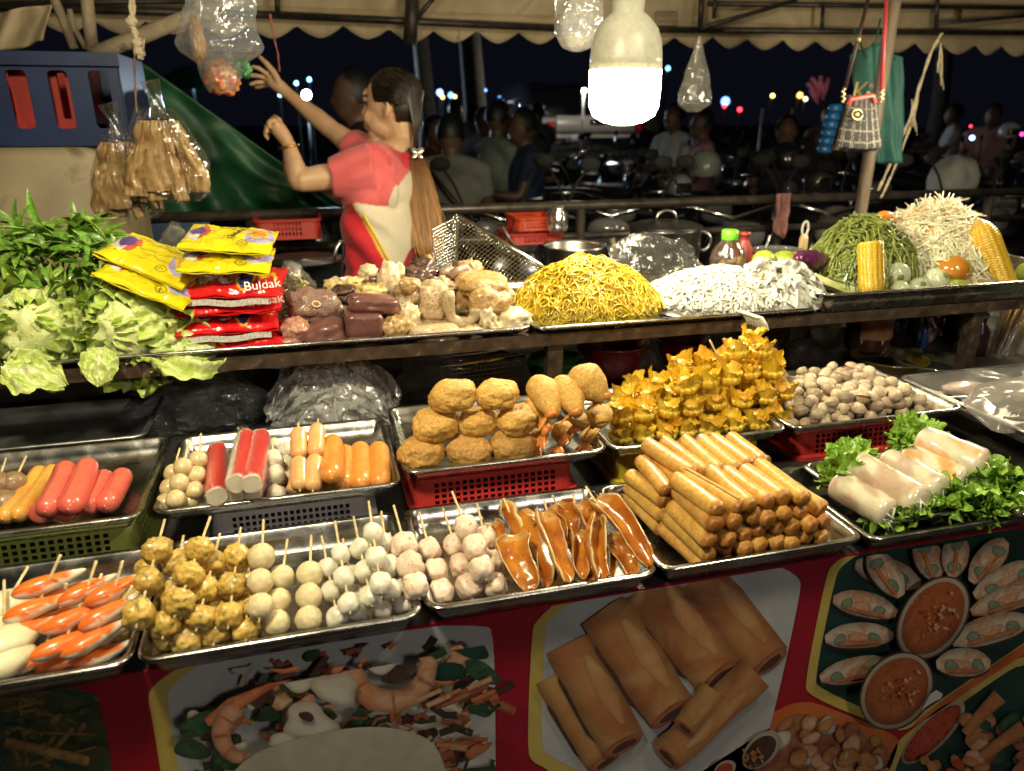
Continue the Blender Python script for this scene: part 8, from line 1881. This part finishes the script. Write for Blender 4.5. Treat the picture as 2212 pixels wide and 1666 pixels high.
# pickup truck
YT = 12.0; a_, b_2 = ony(1178, 300, YT), ony(1390, 300, YT); w = b_2.x-a_.x; xc = (a_.x+b_2.x)/2
t = thing('pickup_truck', 'silver pickup truck seen from behind, parked beyond the motorbikes', 'truck', (xc, YT+2.4, 0)); SIL = mat('silver_paint', (.55, .52, .46), (.60, .57, .50), ns=3, rough=.35, coat=.5, metal=.2)
zt1, zt0 = ony(1240, 250, YT).z, ony(1240, 286, YT).z
world_mesh('body', MB().add(loft([rr(w*.96, 5.0, .12, 4, .42, xc, YT+2.56), rr(w, 5.1, .15, 4, .75, xc, YT+2.56), rr(w*.98, 5.05, .15, 4, zt1-.03, xc, YT+2.56)])), [SIL], t)
world_mesh('cabin', MB().add(loft([rr(w*.94, 2.3, .2, 4, zt1-.04, xc, YT+3.0), rr(w*.78, 1.7, .25, 4, zt1+.58, xc, YT+3.1)])), [mat('truck_glass', (.02, .02, .025), rough=.08, coat=1)], t)
world_mesh('tailgate', MB().add(loft([rr(w*.80, .05, .02, 3, zt0, xc, YT-.02), rr(w*.80, .06, .02, 3, zt1, xc, YT-.02)])), [SIL], t)
world_mesh('tailgate_handle', MB().add(box(xc-.12, xc+.12, YT-.07, YT-.052, zt1-.14, zt1-.06)), [BLK], t)
for s in (-1, 1): world_mesh('tail_light', MB().add(box(xc+s*w*.455-.06, xc+s*w*.455+.06, YT-.04, YT+.02, zt0, zt0+.16)), [glow('tail_glow', (.9, .02, .02), .10) if s < 0 else TLM], t)
world_mesh('bumper', MB().add(box(xc-w*.5, xc+w*.5, YT-.2, YT-.06, zt0-.28, zt0-.08)), [CHR], t)
pl_ = ony(1245, 298, YT-.22); world_mesh('number_plate', MB().add(box(pl_.x-.17, pl_.x+.17, YT-.23, YT-.21, pl_.z-.055, pl_.z+.055)), [mat('plate_white', (.62, .62, .60), (.3, .3, .32), ns=12, rough=.4, lo=.55, hi=.62)], t)
for s in (-1, 1):
    for yy in (YT+.9, YT+4.1): world_mesh('wheel', MB().add(tube([V3((xc+s*w*.45, yy+.3*cos(a), .37+.3*sin(a))) for a in [j*2*pi/20 for j in range(21)]], .09, 8)), [RUB], t)
# far lights, lit signs, umbrella
def lamp_far(label, px, py, dist, r, c, s, pole=True, sx=1.0):
    P_ = ond(px, py, dist); R_ = r*dist/FPX; t = thing('far_light', label, 'lamp', (P_.x, P_.y, 0), 'small far lights in the dark')
    put('light_head', MB().add(blob(R_*sx, R_, R_, 2, 0, 1, 1)).mesh('light_head', [glow('far_%d_%d_%d_%d' % (c[0]*99, c[1]*99, c[2]*99, s), c, s)]), TR(P_), t)
    if pole: put('lamp_post', MB().add(tube([V3((P_.x, P_.y+R_, 0)), V3((P_.x, P_.y+R_, P_.z))], .018, 6)).mesh('lamp_post', [RUB]), TR(), t)
CY_ = (.25, .62, 1.0); BL = (.15, .35, 1.0); YE = (1.0, .62, .12); WH = (1.0, .92, .8); RE = (1.0, .03, .05)
lamp_far('bright blue white floodlight seen between the woman\'s arms', 662, 205, 13, 8.5, (.62, .82, 1.0), 2000)
for px, py, r, c, s, lab in [(640, 180, 4, CY_, 9, 'small cyan lamp left above the floodlight'), (605, 205, 4, CY_, 9, 'small cyan lamp left of the floodlight'), (668, 172, 4, CY_, 9, 'small cyan lamp right above the floodlight'), (919, 174, 3, YE, 8, 'tiny yellow lamp high behind the woman\'s head'), (950, 200, 7, (.3, .5, 1), 3, 'pale blue lit sign right of the woman\'s head'), (956, 210, 4, YE, 5, 'orange lamp under the pale blue sign'), (974, 206, 6, BL, 4, 'blue lit sign beside an orange lamp'), (983, 209, 3, YE, 8, 'orange lamp right of the blue sign'), (934, 223, 3, (1, .6, .3), 6, 'small orange lamp low behind the ponytail'), (1035, 219, 4, CY_, 8, 'cyan lamp in the dark middle distance'), (1030, 209, 3, CY_, 6, 'smaller cyan lamp above the cyan one'), (1049, 195, 2.5, BL, 5, 'tiny blue lamp over the crowd'), (1262, 196, 4, WH, 1800, 'small white lamp left of the glowing bulb'), (1443, 148, 5, CY_, 3, 'faint cyan sign just right of the bulb'), (1567, 219, 9, BL, 4, 'blue light bar of a far vehicle'), (1565, 229, 4, RE, 7, 'left red tail light under the blue bar'), (1598, 237, 4.5, RE, 7, 'right red tail light under the blue bar'), (1669, 207, 4, YE, 8, 'yellow lamp left of the handbag'), (1728, 206, 6, YE, 3, 'orange lit window beside the handbag'), (1740, 214, 4, (1, .85, .5), 5, 'pale lit window beside the orange one'), (2100, 298, 5, (.3, .5, 1), 6, 'blue headlamp at the far right'), (2097, 273, 2.5, RE, 6, 'tiny red lamp above the blue headlamp'), (2208, 290, 4, (1, .05, .3), 4, 'pink red lamp at the right edge'), (1135, 305, 5, CY_, 2, 'pale blue glow of a phone screen in the crowd'), (1151, 340, 5, CY_, 2, 'second pale blue glow low in the crowd'), (985, 353, 3, CY_, 5, 'small glowing dot for a cyan glint on a motorbike by the ponytail'), (1257, 352, 6, BL, .6, 'small glowing dot for a dim blue glint under the truck')]:
    lamp_far(lab, px, py, 10.6 if s > 100 else 16 if py < 260 else 6, r, c, s, py < 260)  # the two glints are reflections made as self-glowing dots
P_ = ond(415, 168, 9); t = thing('parasol', 'far green parasol lit from below, behind the tarp', 'parasol', (P_.x, P_.y, 0)); R_ = .42
put('cloth', MB().add(lathe([(R_, -.14), (R_*.85, -.02), (R_*.45, .09), (.02, .14)], 10, False)).mesh('cloth', [mat('parasol_green', (.02, .13, .08), (.04, .2, .12), ns=6, rough=.7)]), TR(P_), t); put('pole', MB().add(tube([V3((P_.x, P_.y, 0)), V3((P_.x, P_.y, P_.z+.13))], .02, 8)).mesh('pole', [CHR]), TR(), t)
for px, py, wd, lab in [(418, 182, 34, 'white lit stall panel under the far parasol'), (215, 205, 10, 'blue lit panel seen through the crate slots at the left')]:
    P_ = ond(px, py, 9 if px > 300 else 4); R_ = m_of(wd, P_); put('lit_panel', MB().add(box(-R_, R_, -.01, .01, -R_*.16 if px > 300 else -R_*2, R_*.16 if px > 300 else R_*3)).mesh('lit_panel', [glow('panel_glow', (.35, .75, 1.0), .8)]), TR(P_), None, label=lab, cat='panel')
# blue cup stack, pink balloons, trunks
P_ = ony(1780, 330, 3.4); t = thing('bottle_stack', 'stack of translucent blue containers left of the handbag', 'stack', P_); BLU = mat('blue_translucent', (.02, .16, .50), (.04, .24, .62), ns=20, rough=.25, coat=.6)
for k in range(6): put('container', MB().add(lathe([(.030, 0), (.036, .005), (.034, .03), (.028, .036)], 18)).mesh('container', [BLU]), TR(P_+V3((k*.006, 0, k*.039))), t)
random.seed(141)
P_ = ony(1768, 215, 4.0); t = thing('pink_decoration', 'bunch of pink stalks sticking up left of the handbag', 'decoration', P_)
for k in range(6): d = V3((rnd(-.10, .06), rnd(-.03, .03), rnd(.05, .14))); put('stalk', MB().add(tube([V3((0, 0, 0)), d*.5, d], [.010, .014, .012], 8)).mesh('stalk', [mat('pink_stalk', (.42, .10, .18), rough=.5)]), TR(P_+V3((rnd(-.02, .05), 0, rnd(-.03, .02)))), t)
BARK = mat('dark_bark', (.06, .05, .045), (.10, .085, .07), ns=8, rough=.9, bump=.6, bs=12)
CROWN = mat('night_foliage', (.02, .035, .015), (.035, .06, .025), ns=4, rough=.7)
for px, y, r, lab in [(1020, 11, .16, 'dark tree trunk rising over the crowd, right of the woman'), (918, 13, .14, 'dark tree trunk right behind the ponytail'), (1400, 14, .2, 'dark tree trunk behind the glowing bulb'), (2020, 12, .15, 'dark tree trunk at the right, behind the beige rope')]:
    g_ = ony(px, 260, y); t = thing('tree', lab, 'tree', (g_.x, y, 0), 'dark trees beyond the parking'); random.seed(int(px))
    mb = MB().add(tube([V3((0, 0, 0)), V3((.05, 0, 1.5)), V3((-.05, .1, 3.2)), V3((.1, 0, 5))], [r*1.3, r, r*.9, r*.5], 10))
    for k in range(5): a = rnd(0, 6.28); mb.add(tube([V3((0, .05, 3+k*.4)), V3((cos(a)*.9, sin(a)*.9, 3.9+k*.4)), V3((cos(a)*1.8, sin(a)*1.8, 4.5+k*.4))], [r*.5, r*.3, r*.12], 7))
    put('trunk', mb.mesh('trunk', [BARK]), TR((g_.x, y, 0)), t); mb = MB()
    for k in range(900):
        d = V3((rnd(-1, 1), rnd(-1, 1), rnd(-.6, 1))).normalized()*rnd(.4, 1)*(1+.3*noise.noise(V3((k, 1, px)))); c_ = V3((d.x*2.4, d.y*2.4, 5+d.z*1.5)); u_ = V3((rnd(-1, 1), rnd(-1, 1), rnd(-1, 1))).normalized()*rnd(.08, .2); v_ = u_.orthogonal()*.5
        mb.add(([c_-u_, c_+v_, c_+u_, c_-v_], [(0, 1, 2, 3)]))
    put('crown', mb.mesh('crown', [CROWN], False), TR((g_.x, y, 0)), t)
for px, lab in [(1640, 'thin pale post standing left of the towel'), (1705, 'thin pale post standing right of the towel')]:
    A = ony(px+8, 235, 6.5); B = ony(px, 330, 6.5); world_mesh('white_post', MB().add(tube([V3((A.x, 6.5, 0)), V3((A.x, 6.5, A.z))], .012, 6)), [mat('pale_post', (.4, .4, .42), rough=.4)], None, (A.x, 6.5, 0), label=lab, cat='post', group='pale posts')
